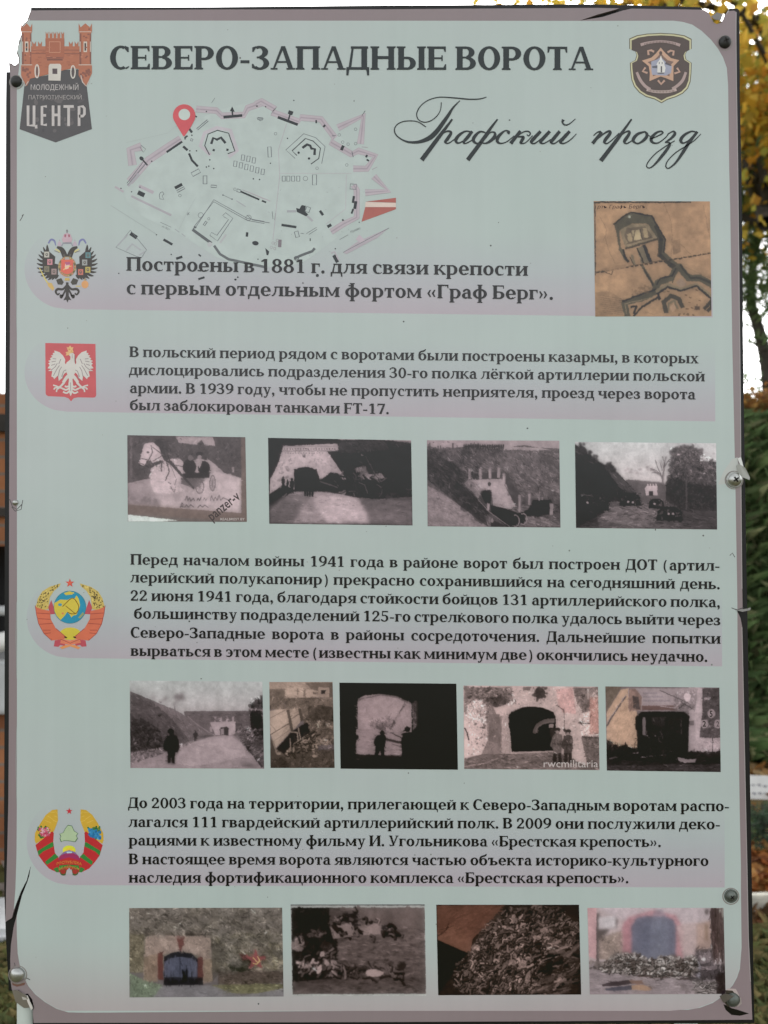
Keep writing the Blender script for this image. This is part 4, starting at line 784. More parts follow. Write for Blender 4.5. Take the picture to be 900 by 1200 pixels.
# ------------------------------------------------------------------ the photographs printed on the board, painted in code
def S(v, warm=1.0):                          # a pinkish sepia tone
    if not np.isscalar(v): return np.array(v, float)
    return np.array([v*1.0, v*.876+1, v*.9+1.5])
def vnoise(h, w, sc, rng, sx=1.0):
    gh, gw = int(h/sc)+3, int(w/(sc*sx))+3
    g = rng.random((gh, gw)); y = np.arange(h)/sc; x = np.arange(w)/(sc*sx)
    yi, xi = y.astype(int), x.astype(int); fy, fx = (y-yi)[:, None], (x-xi)[None]
    fy, fx = fy*fy*(3-2*fy), fx*fx*(3-2*fx)
    a, b = g[yi][:, xi], g[yi][:, xi+1]; c, d = g[yi+1][:, xi], g[yi+1][:, xi+1]
    return (a*(1-fx)+b*fx)*(1-fy)+(c*(1-fx)+d*fx)*fy
def blur(a, sg):
    if sg < .2: return a
    r = max(1, int(sg*2.5)); k = np.exp(-.5*(np.arange(-r, r+1)/sg)**2); k /= k.sum()
    for ax in (0, 1):
        pad = [(0, 0)]*a.ndim; pad[ax] = (r, r); b = np.pad(a, pad, mode='edge'); o = 0
        for i, kk in enumerate(k):
            sl = [slice(None)]*a.ndim; sl[ax] = slice(i, i+a.shape[ax]); o = o+kk*b[tuple(sl)]
        a = o
    return a
class Photo:
    SS = 3.0                                 # painted cells per layout pixel
    def __init__(p, org, s, quad, seed, base=110):
        p.org, p.s, p.quad = org, s, np.array(quad, float); p.rng = np.random.default_rng(seed)
        p.x0, p.y0 = p.quad.min(0); x1, y1 = p.quad.max(0); p.k = p.SS/s
        p.w, p.h = int((x1-p.x0)*p.k)+2, int((y1-p.y0)*p.k)+2
        p.a = np.zeros((p.h, p.w, 3))+S(base)
    def X(p, pts): return (np.asarray(pts, float)[:, :2]-[p.x0, p.y0])*p.k
    def mask(p, pts):
        q = p.X(pts); lo = np.maximum(np.floor(q.min(0)).astype(int)-1, 0); hi = np.minimum(np.ceil(q.max(0)).astype(int)+2, [p.w, p.h])
        if (hi <= lo).any(): return None
        gx, gy = np.meshgrid(np.arange(lo[0], hi[0])+.5, np.arange(lo[1], hi[1])+.5); m = np.zeros(gx.shape, bool)
        for (ax, ay), (bx, by) in zip(q, np.roll(q, -1, 0)):
            if ay == by: continue
            c = ((ay > gy) != (by > gy)) & (gx < (bx-ax)*(gy-ay)/(by-ay)+ax); m ^= c
        return (slice(lo[1], hi[1]), slice(lo[0], hi[0])), m
    def f(p, pts, v, a=1.0, sm=0, tex=0, ts=2.0, sx=1.0):
        if sm: pts = catmull(pts, sm, True)
        r = p.mask(pts)
        if r is None: return
        sl, m = r; c = S(v)+0*p.a[sl]
        if tex: q = max(1.5, ts*p.SS/2); c = c*(1+tex*2.3*(.3*vnoise(*m.shape, q, p.rng, sx)+.36*vnoise(*m.shape, q*2.6, p.rng, sx)+.34*vnoise(*m.shape, q*6, p.rng, sx)-.5))[..., None]
        mm = (m*a)[..., None]; p.a[sl] = p.a[sl]*(1-mm)+c*mm
    def e(p, cx, cy, rx, ry, v, rot=0, a=1.0, tex=0):
        ca, sa = math.cos(R(rot)), math.sin(R(rot))
        p.f([(cx+rx*math.cos(t)*ca-ry*math.sin(t)*sa, cy+rx*math.cos(t)*sa+ry*math.sin(t)*ca) for t in np.linspace(0, 2*math.pi, 15)[:-1]], v, a, tex=tex)
    def l(p, pts, w, v, a=1.0, sm=0):
        q = catmull(pts, sm) if sm else np.array(pts, float)
        for (x0, y0), (x1, y1) in zip(q[:-1, :2], q[1:, :2]):
            d = math.hypot(x1-x0, y1-y0) or 1; nx, ny = -(y1-y0)/d*w/2, (x1-x0)/d*w/2; ex, ey = (x1-x0)/d*w*.25, (y1-y0)/d*w*.25
            p.f([(x0+nx-ex, y0+ny-ey), (x1+nx+ex, y1+ny+ey), (x1-nx+ex, y1-ny+ey), (x0-nx-ex, y0-ny-ey)], v, a)
    def r(p, x0, y0, x1, y1, v, a=1.0, tex=0, ts=2): p.f([(x0, y0), (x1, y0), (x1, y1), (x0, y1)], v, a, tex=tex, ts=ts)
    def grad(p, pts, v0, v1, ax=1):          # tone running across a shape, as printed
        m = p.mask(pts)
        if m is None: return
        sl, m = m; n = m.shape[0] if ax == 1 else m.shape[1]; t = np.linspace(0, 1, n); t = t[:, None] if ax == 1 else t[None]
        c = S(v0)+(S(v1)-S(v0))*(t+0*m)[..., None]; p.a[sl] = np.where(m[..., None], c, p.a[sl])
    def sp(p, pts, n, r0, r1, v0, v1, a=.8, el=2.0, rot=None):   # blotches inside a shape
        q = np.array(pts, float); lo, hi = q.min(0), q.max(0); k = 0
        for _ in range(n*6):
            x, y = p.rng.uniform(lo, hi); c = False
            for (ax, ay), (bx, by) in zip(q, np.roll(q, -1, 0)):
                if (ay > y) != (by > y) and x < (bx-ax)*(y-ay)/(by-ay)+ax: c = not c
            if c:
                rr_ = p.rng.uniform(r0, r1); p.e(x, y, rr_*p.rng.uniform(1, el), rr_, S(v0)+(S(v1)-S(v0))*p.rng.random(), p.rng.uniform(0, 180) if rot is None else rot+p.rng.normal(0, 14), a); k += 1
                if k >= n: break
    def det(p, pts, n, L, W, c=.4, rot=None, jit=16, bend=.25):  # many small strokes, each a shade off the tone it lies on
        q = np.array(pts, float); lo, hi = q.min(0), q.max(0); P_ = p.rng.uniform(lo, hi, (n*5, 2)); ins = np.zeros(len(P_), bool)
        for (ax, ay), (bx, by) in zip(q, np.roll(q, -1, 0)):
            if ay == by: continue
            ins ^= ((ay > P_[:, 1]) != (by > P_[:, 1])) & (P_[:, 0] < (bx-ax)*(P_[:, 1]-ay)/(by-ay)+ax)
        for x, y in P_[ins][:int(n*1.5)]:
            i, j = int((y-p.y0)*p.k), int((x-p.x0)*p.k)
            if not (0 <= i < p.h and 0 <= j < p.w): continue
            a = R(p.rng.uniform(0, 180) if rot is None else rot+p.rng.normal(0, jit)); l = L*p.rng.uniform(.5, 1.4); b = a+p.rng.normal(0, bend)
            v = np.clip(p.a[i, j]*np.clip(math.exp(p.rng.normal(-.03, c*.62)), .45, 1.42), 20, 190)
            p.l([(x-math.cos(a)*l/2, y-math.sin(a)*l/2), (x, y), (x+math.cos(b)*l/2, y+math.sin(b)*l/2)], W*p.rng.uniform(.35, .85), v, .75)
    def soft(p, pts, sg):                    # melt the tones inside a shape together
        r = p.mask(pts)
        if r is None: return
        sl, m = r; m = blur(m.astype(float), sg*.4)[..., None]; p.a[sl] = p.a[sl]*(1-m)+blur(p.a[sl], sg)*m
    def limbs(p, pts, n, L, W, lo, hi, rot=None):   # bent pale strokes lying over one another, each with a dark lower side
        q = np.array(pts, float); a0, a1 = q.min(0), q.max(0); k = 0
        while k < n:
            x, y = p.rng.uniform(a0, a1); c = False
            for (ax, ay), (bx, by) in zip(q, np.roll(q, -1, 0)):
                if (ay > y) != (by > y) and x < (bx-ax)*(y-ay)/(by-ay)+ax: c = not c
            k += 1
            if not c: continue
            a = R(p.rng.uniform(0, 360) if rot is None else rot+p.rng.normal(0, 35)); b = a+p.rng.normal(0, .9); l = L*p.rng.uniform(.5, 1.3); w_ = W*p.rng.uniform(.6, 1.3)
            v = S(lo)+(S(hi)-S(lo))*p.rng.random()**1.5; t_ = [(x-math.cos(a)*l*.5, y-math.sin(a)*l*.5), (x, y), (x+math.cos(b)*l*.6, y+math.sin(b)*l*.6)]
            p.l([(u+w_*.25, z+w_*.5) for u, z in t_], w_*1.2, v*.35, .8, 3); p.l(t_, w_, v, .95, 3)
    def done(p, label, m=None, sharp=.5, grain=.038, wob=.16, mott=.06, con=1.36, sat=1.0, gain=1.0, extra=None, name="photograph"):
        H, Wd = p.h, p.w; yy, xx = np.mgrid[0:H, 0:Wd]          # ragged edges, as a grainy old print has
        wx = wob*p.SS*((vnoise(H, Wd, 4, p.rng)-.5)*2.2+(vnoise(H, Wd, 10, p.rng)-.5)*2.6); wy = wob*p.SS*((vnoise(H, Wd, 4, p.rng)-.5)*2.2+(vnoise(H, Wd, 10, p.rng)-.5)*2.6)
        a = p.a[np.clip((yy+wy).astype(int), 0, H-1), np.clip((xx+wx).astype(int), 0, Wd-1)]
        a = a+.22*(blur(a, p.SS*1.8)-a); a = a+.2*(blur(a, p.SS*7)-a)
        g_ = a.mean(-1, keepdims=True); a = g_+(a-g_)*sat
        a = a*(1+mott*2*(.5*vnoise(H, Wd, 14, p.rng)+.5*vnoise(H, Wd, 34, p.rng)-.5))[..., None]
        l_ = np.maximum(a.mean(-1, keepdims=True), 4); a = a*(l_/108)**(con-1)*np.where(l_ > 120, 1+.0016*(l_-120), 1)+5
        a = a*gain
        a = a*(1+grain*2*(vnoise(p.h, p.w, 2.2, p.rng)-.5)+grain*1.4*(vnoise(p.h, p.w, 6, p.rng)-.5))[..., None]
        a = np.clip(blur(a, sharp*p.SS/2), 4, 240)
        n, mrow = max(8, int((p.quad[:, 0].max()-p.quad[:, 0].min())/p.s*1.9)), max(8, int((p.quad[:, 1].max()-p.quad[:, 1].min())/p.s*1.9))
        u, v = np.meshgrid(np.linspace(0, 1, n+1), np.linspace(0, 1, mrow+1)); q = p.quad
        zx, zy = [(q[0, i]*(1-u)+q[1, i]*u)*(1-v)+(q[3, i]*(1-u)+q[2, i]*u)*v for i in (0, 1)]
        ix = np.clip(((zx-p.x0)*p.k).astype(int), 0, p.w-1); iy = np.clip(((zy-p.y0)*p.k).astype(int), 0, p.h-1)
        c = alb(a[iy, ix].reshape(-1, 3)); px, py = p.org[0]+zx/p.s, p.org[1]+zy/p.s
        vs = np.stack([(px-450)/1000, np.full_like(px, -.00078), EYE-(py-600)/1000], -1).reshape(-1, 3)
        i = (np.arange(mrow)[:, None]*(n+1)+np.arange(n)[None]).ravel(); fs = np.stack([i, i+n+1, i+n+2, i+1], 1)
        o = meshobj(name, vs.tolist(), fs.tolist(), M_PRINT, board, vcols=c); o["label"] = label
        if extra: 
            t = Vec(.00084, (p.org[0], p.org[1], p.s)); extra(t); t.build("lettering", o)
        return o
def person(p, x, y, h, v, leg=True):         # tiny printed figure, feet at (x, y)
    p.e(x, y-h*.92, h*.075, h*.085, v); p.f([(x-h*.13, y-h*.8), (x, y-h*.86), (x+h*.13, y-h*.8), (x+h*.15, y-h*.42), (x-h*.15, y-h*.42)], v)
    p.f([(x-h*.12, y-h*.45), (x+h*.12, y-h*.45), (x+h*.1, y), (x+h*.02, y), (x, y-h*.3), (x-h*.03, y), (x-h*.1, y)], v)

# 1: white horse and carriage on a road
p = Photo((140, 500), 5, [(47, 50), (738, 62), (747, 558), (50, 555)], 1, 92)
p.r(40, 40, 760, 330, 84, tex=.14, ts=5); p.f([(330, 58), (548, 60), (562, 112), (500, 108), (480, 76), (455, 105), (350, 95)], 152); p.r(62, 60, 75, 300, 104)
p.f([(190, 300), (360, 250), (400, 200), (520, 190), (560, 220), (610, 268), (714, 300), (714, 506), (50, 462), (50, 332)], 152, tex=.05, ts=8); p.f([(50, 330), (190, 300), (230, 400), (50, 440)], 140, .6)
p.f([(540, 200), (720, 120), (716, 285), (620, 262)], 82, tex=.12, ts=3); p.r(658, 236, 672, 268, 140)
p.f([(205, 90), (245, 70), (275, 90), (290, 180), (260, 200), (225, 150)], 66, sm=3)
p.f([(150, 100), (185, 92), (205, 98), (238, 135), (262, 195), (330, 185), (372, 205), (372, 265), (350, 330), (360, 380), (200, 380), (182, 250), (190, 205), (160, 200), (145, 226), (118, 215), (130, 165), (138, 120)], 168, sm=3, tex=.03)
p.e(168, 150, 9, 6, 84); p.l([(185, 110), (195, 150), (170, 195), (130, 185)], 6, 84); p.l([(195, 120), (255, 165), (200, 200)], 5, 92); p.f([(150, 228), (240, 196), (262, 204), (180, 245)], 74); p.l([(262, 80), (280, 180), (380, 300), (435, 360)], 13, 74); p.l([(275, 205), (292, 260), (270, 312)], 6, 100); p.l([(250, 210), (245, 258)], 5, 92); p.l([(330, 225), (385, 238)], 6, 96)
for a, b in [((285, 320), (300, 335)), ((335, 305), (325, 340)), ((300, 350), (320, 385)), ((330, 350), (322, 380))]: p.l([a, b], 5, 108)
p.e(410, 235, 40, 46, 58); p.e(495, 240, 36, 40, 56); p.e(415, 182, 15, 17, 110); p.e(468, 160, 22, 14, 60); p.e(470, 180, 13, 13, 130); p.f([(445, 190), (490, 190), (470, 245)], 140); p.e(505, 185, 14, 10, 74); p.f([(370, 275), (530, 265), (525, 300), (380, 300)], 60); p.f([(360, 300), (500, 300), (470, 345), (430, 358), (360, 335)], 100, tex=.1); p.l([(380, 265), (440, 240)], 7, 140)
for cx, cy, rx, ry in [(470, 352, 24, 40), (545, 330, 16, 46)]:
    for t0 in np.linspace(0, 6.28, 13)[:-1]: p.l([(cx+rx*math.cos(t0), cy+ry*math.sin(t0)), (cx+rx*math.cos(t0+.55), cy+ry*math.sin(t0+.55))], 6, 112); p.l([(cx, cy), (cx+rx*math.cos(t0), cy+ry*math.sin(t0))], 2.5, 122)
p.f([(50, 455), (715, 505), (712, 62), (742, 62), (750, 560), (50, 512)], (112, 94, 90)); p.f([(50, 512), (760, 556), (740, 580), (50, 560)], (104, 92, 90)); p.f([(50, 514), (350, 548), (200, 558), (50, 556)], (176, 182, 180)); p.r(50, 450, 716, 462, (120, 104, 98), .0)
p.sp([(80, 400), (230, 430), (230, 465), (80, 440)], 14, 6, 14, 128, 140, .5)
for y, xs in ((430, [390, 410, 432, 455, 490, 535, 550, 572, 595, 620, 640]), (465, [360, 380, 395, 415, 430, 470, 500, 520, 545])):
    for k, x in enumerate(xs): p.l([(x, y+8), (x+6, y-14 if k % 4 == 0 else y-4), (x+10, y+6), (x+18, y-3)], 3.5, 92 if x < 560 else 120)
def ex(t):
    t.sans("panzer-v", 544, 760, 553, 40, (70, 62, 62), rot=-38.5, bold=.012); t.sans("REALBREST.BY", 592, 734, 549, 15, (188, 180, 178))
p.det([(50, 60), (330, 60), (560, 110), (715, 70), (715, 280), (560, 215), (380, 190), (190, 300), (50, 325)], 420, 16, 7, .22); p.det([(50, 335), (200, 305), (560, 240), (710, 305), (710, 490), (50, 450)], 240, 26, 6, .07, 5); p.f([(560, 260), (712, 305), (712, 500), (420, 480), (430, 380)], 174, .45); p.f([(50, 380), (200, 380), (240, 470), (50, 455)], 118, .4)
p.soft([(50, 340), (180, 330), (200, 390), (420, 395), (600, 380), (712, 310), (712, 500), (50, 455)], 5)
p.e(410, 235, 40, 46, 56); p.e(495, 240, 36, 40, 52); p.f([(370, 275), (530, 265), (525, 300), (380, 300)], 56); p.f([(445, 190), (490, 190), (470, 245)], 148); p.e(468, 160, 20, 12, 56); p.e(470, 178, 12, 12, 138); p.e(415, 182, 14, 16, 112)
for cx, cy, rx, ry in [(470, 352, 24, 40), (545, 330, 16, 46)]:
    for t0 in np.linspace(0, 6.28, 13)[:-1]: p.l([(cx+rx*math.cos(t0), cy+ry*math.sin(t0)), (cx+rx*math.cos(t0+.55), cy+ry*math.sin(t0+.55))], 5, 104); p.l([(cx, cy), (cx+rx*math.cos(t0), cy+ry*math.sin(t0))], 2.5, 118)
p.f([(150, 100), (185, 92), (205, 98), (238, 135), (180, 190), (160, 200), (145, 226), (118, 215), (130, 165), (138, 120)], 178, .7, sm=3); p.e(168, 150, 9, 6, 78); p.l([(185, 110), (195, 150), (170, 195), (130, 185)], 5, 80); p.l([(120, 212), (142, 222)], 5, 96); p.l([(195, 120), (255, 165), (200, 200)], 5, 88); p.l([(275, 205), (292, 260), (270, 312)], 7, 84); p.l([(262, 190), (300, 215), (380, 300), (435, 360)], 12, 72); p.l([(245, 200), (245, 260)], 6, 84); p.l([(290, 210), (310, 250), (330, 300)], 4, 120)
for q in [[(385, 430), (395, 405), (402, 432), (412, 415), (418, 434), (432, 418), (440, 432)], [(455, 432), (462, 418), (470, 432), (478, 410)], [(490, 432), (498, 418), (506, 432), (514, 420)], [(532, 432), (540, 404), (552, 434), (562, 414), (572, 432), (584, 400), (592, 432), (606, 416), (640, 430)], [(355, 474), (366, 446), (374, 460), (362, 468), (384, 470), (394, 456), (404, 470), (418, 456), (436, 470)], [(460, 472), (474, 460), (486, 472), (500, 458), (520, 472)]]: p.l(q, 5, 82 if q[0][0] < 470 else 104, .9)
p.sp([(70, 420), (220, 420), (220, 445), (70, 445)], 16, 5, 12, 112, 130, .5)
p.done("photograph of a white horse pulling a carriage", extra=ex)

# 2: white gatehouse and wrecked tank
p = Photo((305, 500), 4.865, [(45, 64), (860, 78), (868, 563), (52, 553)], 2, 40)
p.r(40, 60, 880, 330, 42, tex=.25, ts=3); p.f([(460, 75), (600, 72), (760, 78), (860, 85), (860, 82), (870, 60), (45, 40), (440, 66)], 150); p.f([(700, 72), (870, 95), (870, 60)], 150, .7)
p.f([(450, 90), (700, 80), (740, 130), (520, 150), (430, 140)], 74, .5, tex=.3, ts=3); p.f([(560, 230), (600, 225), (620, 275), (575, 290)], 110)
p.f([(130, 110), (440, 96), (446, 132), (382, 140), (490, 300), (340, 305), (320, 240), (190, 240), (195, 360), (130, 330), (52, 385), (55, 300), (100, 215)], 164, tex=.06, ts=5)
p.r(130, 108, 445, 118, 150); p.r(130, 135, 440, 141, 120)
for k in range(20): p.r(136+k*15, 122, 143+k*15, 130, 108)
for k in range(15): p.r(140+k*15, 146, 146+k*15, 154, 120)
p.r(242, 158, 257, 174, 96); p.sp([(110, 200), (180, 180), (170, 330), (60, 370)], 30, 3, 8, 110, 140, .6); p.sp([(200, 150), (380, 150), (440, 280), (330, 230)], 24, 2, 6, 128, 150, .6)
p.f([(195, 250), (215, 234), (255, 228), (298, 234), (318, 252), (318, 360), (196, 360)], 34)
p.f([(52, 390), (130, 345), (180, 350), (90, 440), (52, 470)], 36); p.f([(52, 470), (120, 420), (180, 370), (330, 368), (450, 385), (560, 405), (590, 440), (640, 555), (52, 553)], 140, tex=.09, ts=3, sx=4); p.f([(52, 500), (52, 553), (180, 553), (240, 430), (130, 420)], 104, .7, tex=.2, ts=2.5, sx=4)
p.f([(560, 405), (868, 400), (868, 563), (640, 558)], 104, tex=.28, ts=2.4, sx=5); p.f([(400, 390), (560, 410), (620, 550), (420, 552), (330, 520)], 158, .7, tex=.04, sx=4)
p.sp([(60, 430), (560, 420), (860, 420), (860, 550), (60, 545)], 60, 2, 6, 84, 120, .5, 5, 2)
p.f([(360, 290), (400, 260), (440, 265), (470, 300), (560, 300), (720, 320), (868, 360), (868, 400), (640, 412), (470, 375), (330, 370), (320, 320)], 30); p.e(610, 350, 58, 58, 32); p.l([(560, 320), (595, 330), (612, 380)], 5, 92); p.l([(340, 312), (440, 345)], 7, 92)
p.f([(568, 282), (690, 262), (712, 296), (640, 300), (600, 318)], 140); p.e(640, 290, 16, 12, 50); p.l([(600, 170), (660, 280), (705, 330)], 6, 78); p.f([(540, 238), (575, 226), (592, 250), (545, 262)], 132, .8); p.e(580, 160, 7, 5, 130); p.l([(470, 252), (462, 290)], 8, 110)
for x, y, h in ((262, 395, 110), (290, 398, 120), (180, 380, 88), (130, 350, 66), (155, 350, 50), (312, 370, 80), (345, 330, 38)): person(p, x, y, h, 32)
p.l([(52, 480), (150, 380)], 7, 100); p.f([(440, 372), (490, 365), (480, 395)], 128); p.r(830, 355, 868, 362, 90); p.sp([(660, 350), (860, 360), (860, 400), (660, 400)], 26, 3, 8, 50, 92, .6, 3)
p.det([(450, 90), (860, 85), (868, 400), (720, 330), (520, 300)], 380, 20, 6, .5, 35, 30); p.det([(52, 470), (180, 370), (450, 385), (868, 410), (868, 560), (52, 553)], 420, 34, 5, .2, 4, 10); p.det([(130, 110), (440, 96), (382, 140), (480, 300), (330, 300), (190, 240), (60, 380), (60, 300)], 200, 12, 5, .12)
p.f([(300, 380), (470, 385), (580, 440), (600, 540), (380, 545)], 176, .45, sm=2); p.f([(52, 440), (140, 390), (300, 380), (180, 555), (52, 553)], 92, .45); p.soft([(52, 400), (868, 420), (868, 560), (52, 553)], 4); p.det([(52, 470), (180, 390), (868, 420), (868, 560), (52, 553)], 180, 26, 4, .28, 3, 8)
p.limbs([(380, 270), (700, 280), (720, 390), (420, 380)], 60, 40, 6, 30, 110, 20); p.e(610, 350, 50, 52, 32); p.l([(562, 320), (595, 330), (612, 380)], 5, 100); p.l([(340, 312), (440, 345)], 7, 100); p.f([(195, 250), (215, 234), (255, 228), (298, 234), (318, 252), (318, 360), (196, 360)], 30); p.f([(205, 258), (225, 244), (255, 238), (290, 244), (308, 258), (308, 350), (205, 350)], 44, .6)
for x, y, h in ((262, 395, 110), (290, 398, 120), (180, 380, 88), (130, 350, 66)): person(p, x, y, h, 30)
p.done("photograph of a white gatehouse beside a wrecked tank", gain=.96)

# 3: gate in an earth rampart with pillars
p = Photo((490, 500), 5.143, [(53, 82), (850, 85), (857, 608), (57, 600)], 3, 98)
p.r(40, 70, 880, 140, 156); p.f([(53, 135), (300, 120), (500, 140), (700, 150), (857, 160), (857, 620), (53, 620)], 98, tex=.3, ts=2.2)
p.f([(500, 140), (857, 160), (857, 440), (620, 420), (520, 280), (400, 230)], 112, tex=.26, ts=2); p.f([(53, 135), (280, 260), (360, 440), (420, 600), (360, 560), (55, 320)], 70, tex=.42, ts=2)
for k in range(26): x = 60+p.rng.uniform(0, 300); p.l([(x, 90+p.rng.uniform(0, 25)), (x, 132)], p.rng.uniform(5, 14), p.rng.uniform(70, 120))
for k in range(24): person(p, 270+k*10.5, 138, 34, 56)
for x0, x1 in ((72, 112), (142, 200), (235, 270)): p.r(x0, 95, x1, 124, 160)
p.f([(560, 120), (640, 110), (720, 125), (857, 150), (857, 135), (830, 130), (770, 128)], 100, tex=.3, ts=1.5); p.f([(590, 140), (640, 118), (730, 145)], 150)
p.f([(57, 355), (150, 405), (290, 505), (420, 605), (57, 600)], 142, tex=.14, ts=2)
p.sp([(60, 150), (340, 260), (400, 560), (60, 330)], 120, 3, 8, 48, 110, .6, 3, 40); p.sp([(300, 140), (850, 170), (850, 420), (560, 320)], 190, 2.5, 7, 76, 140, .5, 3, 50)
p.f([(262, 335), (300, 318), (500, 314), (530, 350), (590, 490), (520, 500), (450, 480), (440, 380), (380, 384), (360, 440), (310, 390)], 160, tex=.07); p.f([(376, 400), (392, 382), (425, 378), (440, 392), (436, 470), (400, 460)], 50); p.e(428, 346, 11, 13, 70); p.e(318, 355, 9, 11, 96)
p.f([(250, 290), (500, 270), (500, 312), (262, 322)], 72, tex=.2)
for x, y0, y1 in ((310, 258, 318), (374, 254, 316), (433, 252, 312), (486, 250, 306), (517, 282, 348)): p.r(x-10, y0, x+10, y1, 160); p.f([(x-12, y0), (x, y0-10), (x+12, y0)], 166)
p.l([(520, 350), (585, 465)], 6, 84); p.l([(540, 400), (546, 410)], 14, 70)
p.f([(430, 470), (520, 490), (600, 520), (660, 500), (690, 440), (800, 440), (820, 520), (700, 550), (857, 600), (540, 606), (440, 520)], 44, tex=.15); p.f([(640, 540), (760, 545), (857, 600), (600, 606)], 124, tex=.15); p.f([(440, 560), (540, 600), (430, 605)], 60)
for cx, cy in ((585, 566), (630, 556)):
    for t0 in np.linspace(-1.9, 1.9, 8)[:-1]: p.l([(cx+24*math.cos(t0), cy+34*math.sin(t0)), (cx+24*math.cos(t0+.55), cy+34*math.sin(t0+.55))], 7, 150)
    p.e(cx-8, cy, 22, 28, 30)
p.l([(360, 440), (430, 515), (550, 600)], 5, 140); p.r(415, 440, 428, 506, 158); p.l([(430, 506), (430, 600)], 9, 128); p.e(446, 566, 8, 14, 150)
for x, y0, y1 in ((612, 410, 516), (670, 404, 470), (728, 392, 445), (748, 408, 440)): p.r(x-5, y0, x+5, y1, 150)
p.r(792, 462, 812, 530, 150); p.r(820, 460, 857, 520, 84, tex=.2); p.f([(560, 490), (640, 470), (640, 510), (570, 510)], 120, .7)
for k in range(6): p.l([(700+k*20, 470), (704+k*20, 520)], 4, 58)
p.sp([(53, 140), (300, 150), (420, 420), (420, 590), (200, 430), (55, 320)], 60, 10, 26, 44, 84, .5, 2.2, 40); p.sp([(300, 140), (857, 170), (857, 430), (620, 410), (540, 290), (250, 280)], 70, 8, 24, 70, 128, .45, 2.4, 50); p.f([(500, 250), (560, 300), (620, 410), (600, 490), (560, 440)], 62, .5); p.f([(230, 270), (300, 300), (290, 330), (360, 440), (420, 520), (330, 470), (250, 360)], 52, .55)
p.det([(53, 140), (330, 150), (400, 400), (430, 590), (200, 420), (55, 320)], 700, 26, 5, .6, 40, 22); p.det([(300, 130), (857, 160), (857, 440), (620, 420), (560, 320), (500, 250), (250, 290), (280, 200)], 900, 20, 5, .38, 48, 24); p.det([(57, 360), (150, 405), (400, 600), (57, 600)], 260, 14, 5, .16, 30)
p.det([(440, 470), (850, 450), (857, 600), (560, 600)], 220, 24, 6, .5, 15); p.det([(270, 335), (500, 318), (580, 480), (460, 470), (440, 380), (330, 400)], 90, 12, 5, .2); p.det([(53, 120), (857, 140), (857, 165), (53, 150)], 120, 10, 5, .4)
p.f([(275, 338), (300, 320), (500, 316), (525, 350), (580, 480), (520, 494), (455, 470), (440, 380), (380, 384), (362, 430), (320, 390)], 164, .55); p.e(428, 346, 10, 12, 64); p.e(318, 355, 8, 10, 92); p.f([(440, 478), (520, 494), (600, 520), (640, 540), (560, 590), (440, 520)], 38, .85)
for cx, cy in ((585, 566), (630, 556)):
    for t0 in np.linspace(-1.9, 1.9, 8)[:-1]: p.l([(cx+24*math.cos(t0), cy+34*math.sin(t0)), (cx+24*math.cos(t0+.55), cy+34*math.sin(t0+.55))], 7, 156)
p.l([(360, 440), (430, 515), (550, 600)], 5, 146); p.r(415, 440, 428, 506, 164); p.r(792, 462, 812, 530, 156); p.f([(376, 410), (392, 386), (425, 382), (438, 396), (434, 462), (404, 458)], 40)
for x, y0, y1 in ((310, 258, 318), (374, 254, 316), (433, 252, 312), (486, 250, 306), (517, 282, 348), (612, 410, 516), (670, 404, 470)): p.r(x-9, y0, x+9, y1, 166, .8); p.r(x+4, y0, x+9, y1, 110, .6)
p.done("photograph of a small gate in a grassy rampart", sharp=.45, gain=.86, con=1.42)

# 4: vehicles on a track between bank and trees
p = Photo((665, 500), 4.865, [(42, 87), (846, 95), (852, 586), (48, 577)], 4, 100)
p.grad([(40, 80), (860, 80), (860, 330), (40, 330)], (150, 146, 148), (158, 146, 148)); p.f([(330, 300), (540, 318), (560, 420), (330, 420)], 100, tex=.1)
p.f([(42, 100), (160, 190), (270, 250), (390, 370), (400, 420), (42, 440)], 50, tex=.25, ts=3); p.f([(270, 260), (380, 360), (400, 400), (330, 390), (230, 260)], 92, .8, tex=.15)
for x, y, r in ((70, 130, 34), (60, 160, 40), (140, 180, 26), (110, 165, 22), (230, 226, 20), (250, 235, 12)): p.sp([(x-r, y-r), (x+r, y-r), (x+r, y+r), (x-r, y+r)], 26, 3, 9, 44, 70, .8)
for x, y, r in ((345, 250, 22), (400, 255, 26), (470, 240, 20)): p.sp([(x-r, y-r*.6), (x+r, y-r*.6), (x+r, y+r*.6), (x-r, y+r*.6)], 12, 2, 6, 120, 140, .5)
p.f([(48, 440), (240, 450), (430, 430), (520, 440), (650, 480), (852, 470), (852, 590), (48, 590)], 96, tex=.2, ts=2.5, sx=3); p.f([(240, 450), (430, 430), (500, 470), (480, 560), (160, 545)], 116, .8, tex=.15, sx=3); p.sp([(60, 470), (500, 460), (620, 570), (80, 570)], 50, 3, 8, 70, 110, .5, 4, 0); p.f([(60, 500), (160, 480), (180, 577), (50, 577)], 56, .7)
p.f([(440, 352), (450, 336), (510, 338), (512, 390), (445, 392)], 152); p.r(462, 368, 486, 394, 60)
for x in (455, 470, 487, 503): p.r(x-3, 328, x+3, 346, 156)
p.f([(560, 320), (600, 230), (700, 200), (846, 200), (850, 480), (660, 480), (600, 440), (560, 420)], 60, tex=.25, ts=3)
for pts in ([(590, 130), (720, 100), (740, 200), (580, 260)], [(600, 130), (690, 100), (720, 300), (570, 300)], [(720, 220), (840, 180), (850, 330), (700, 320)], [(690, 130), (770, 130), (740, 200), (700, 190)]): p.sp(pts, 120, 5, 13, 76, 104, .75, 1.6)
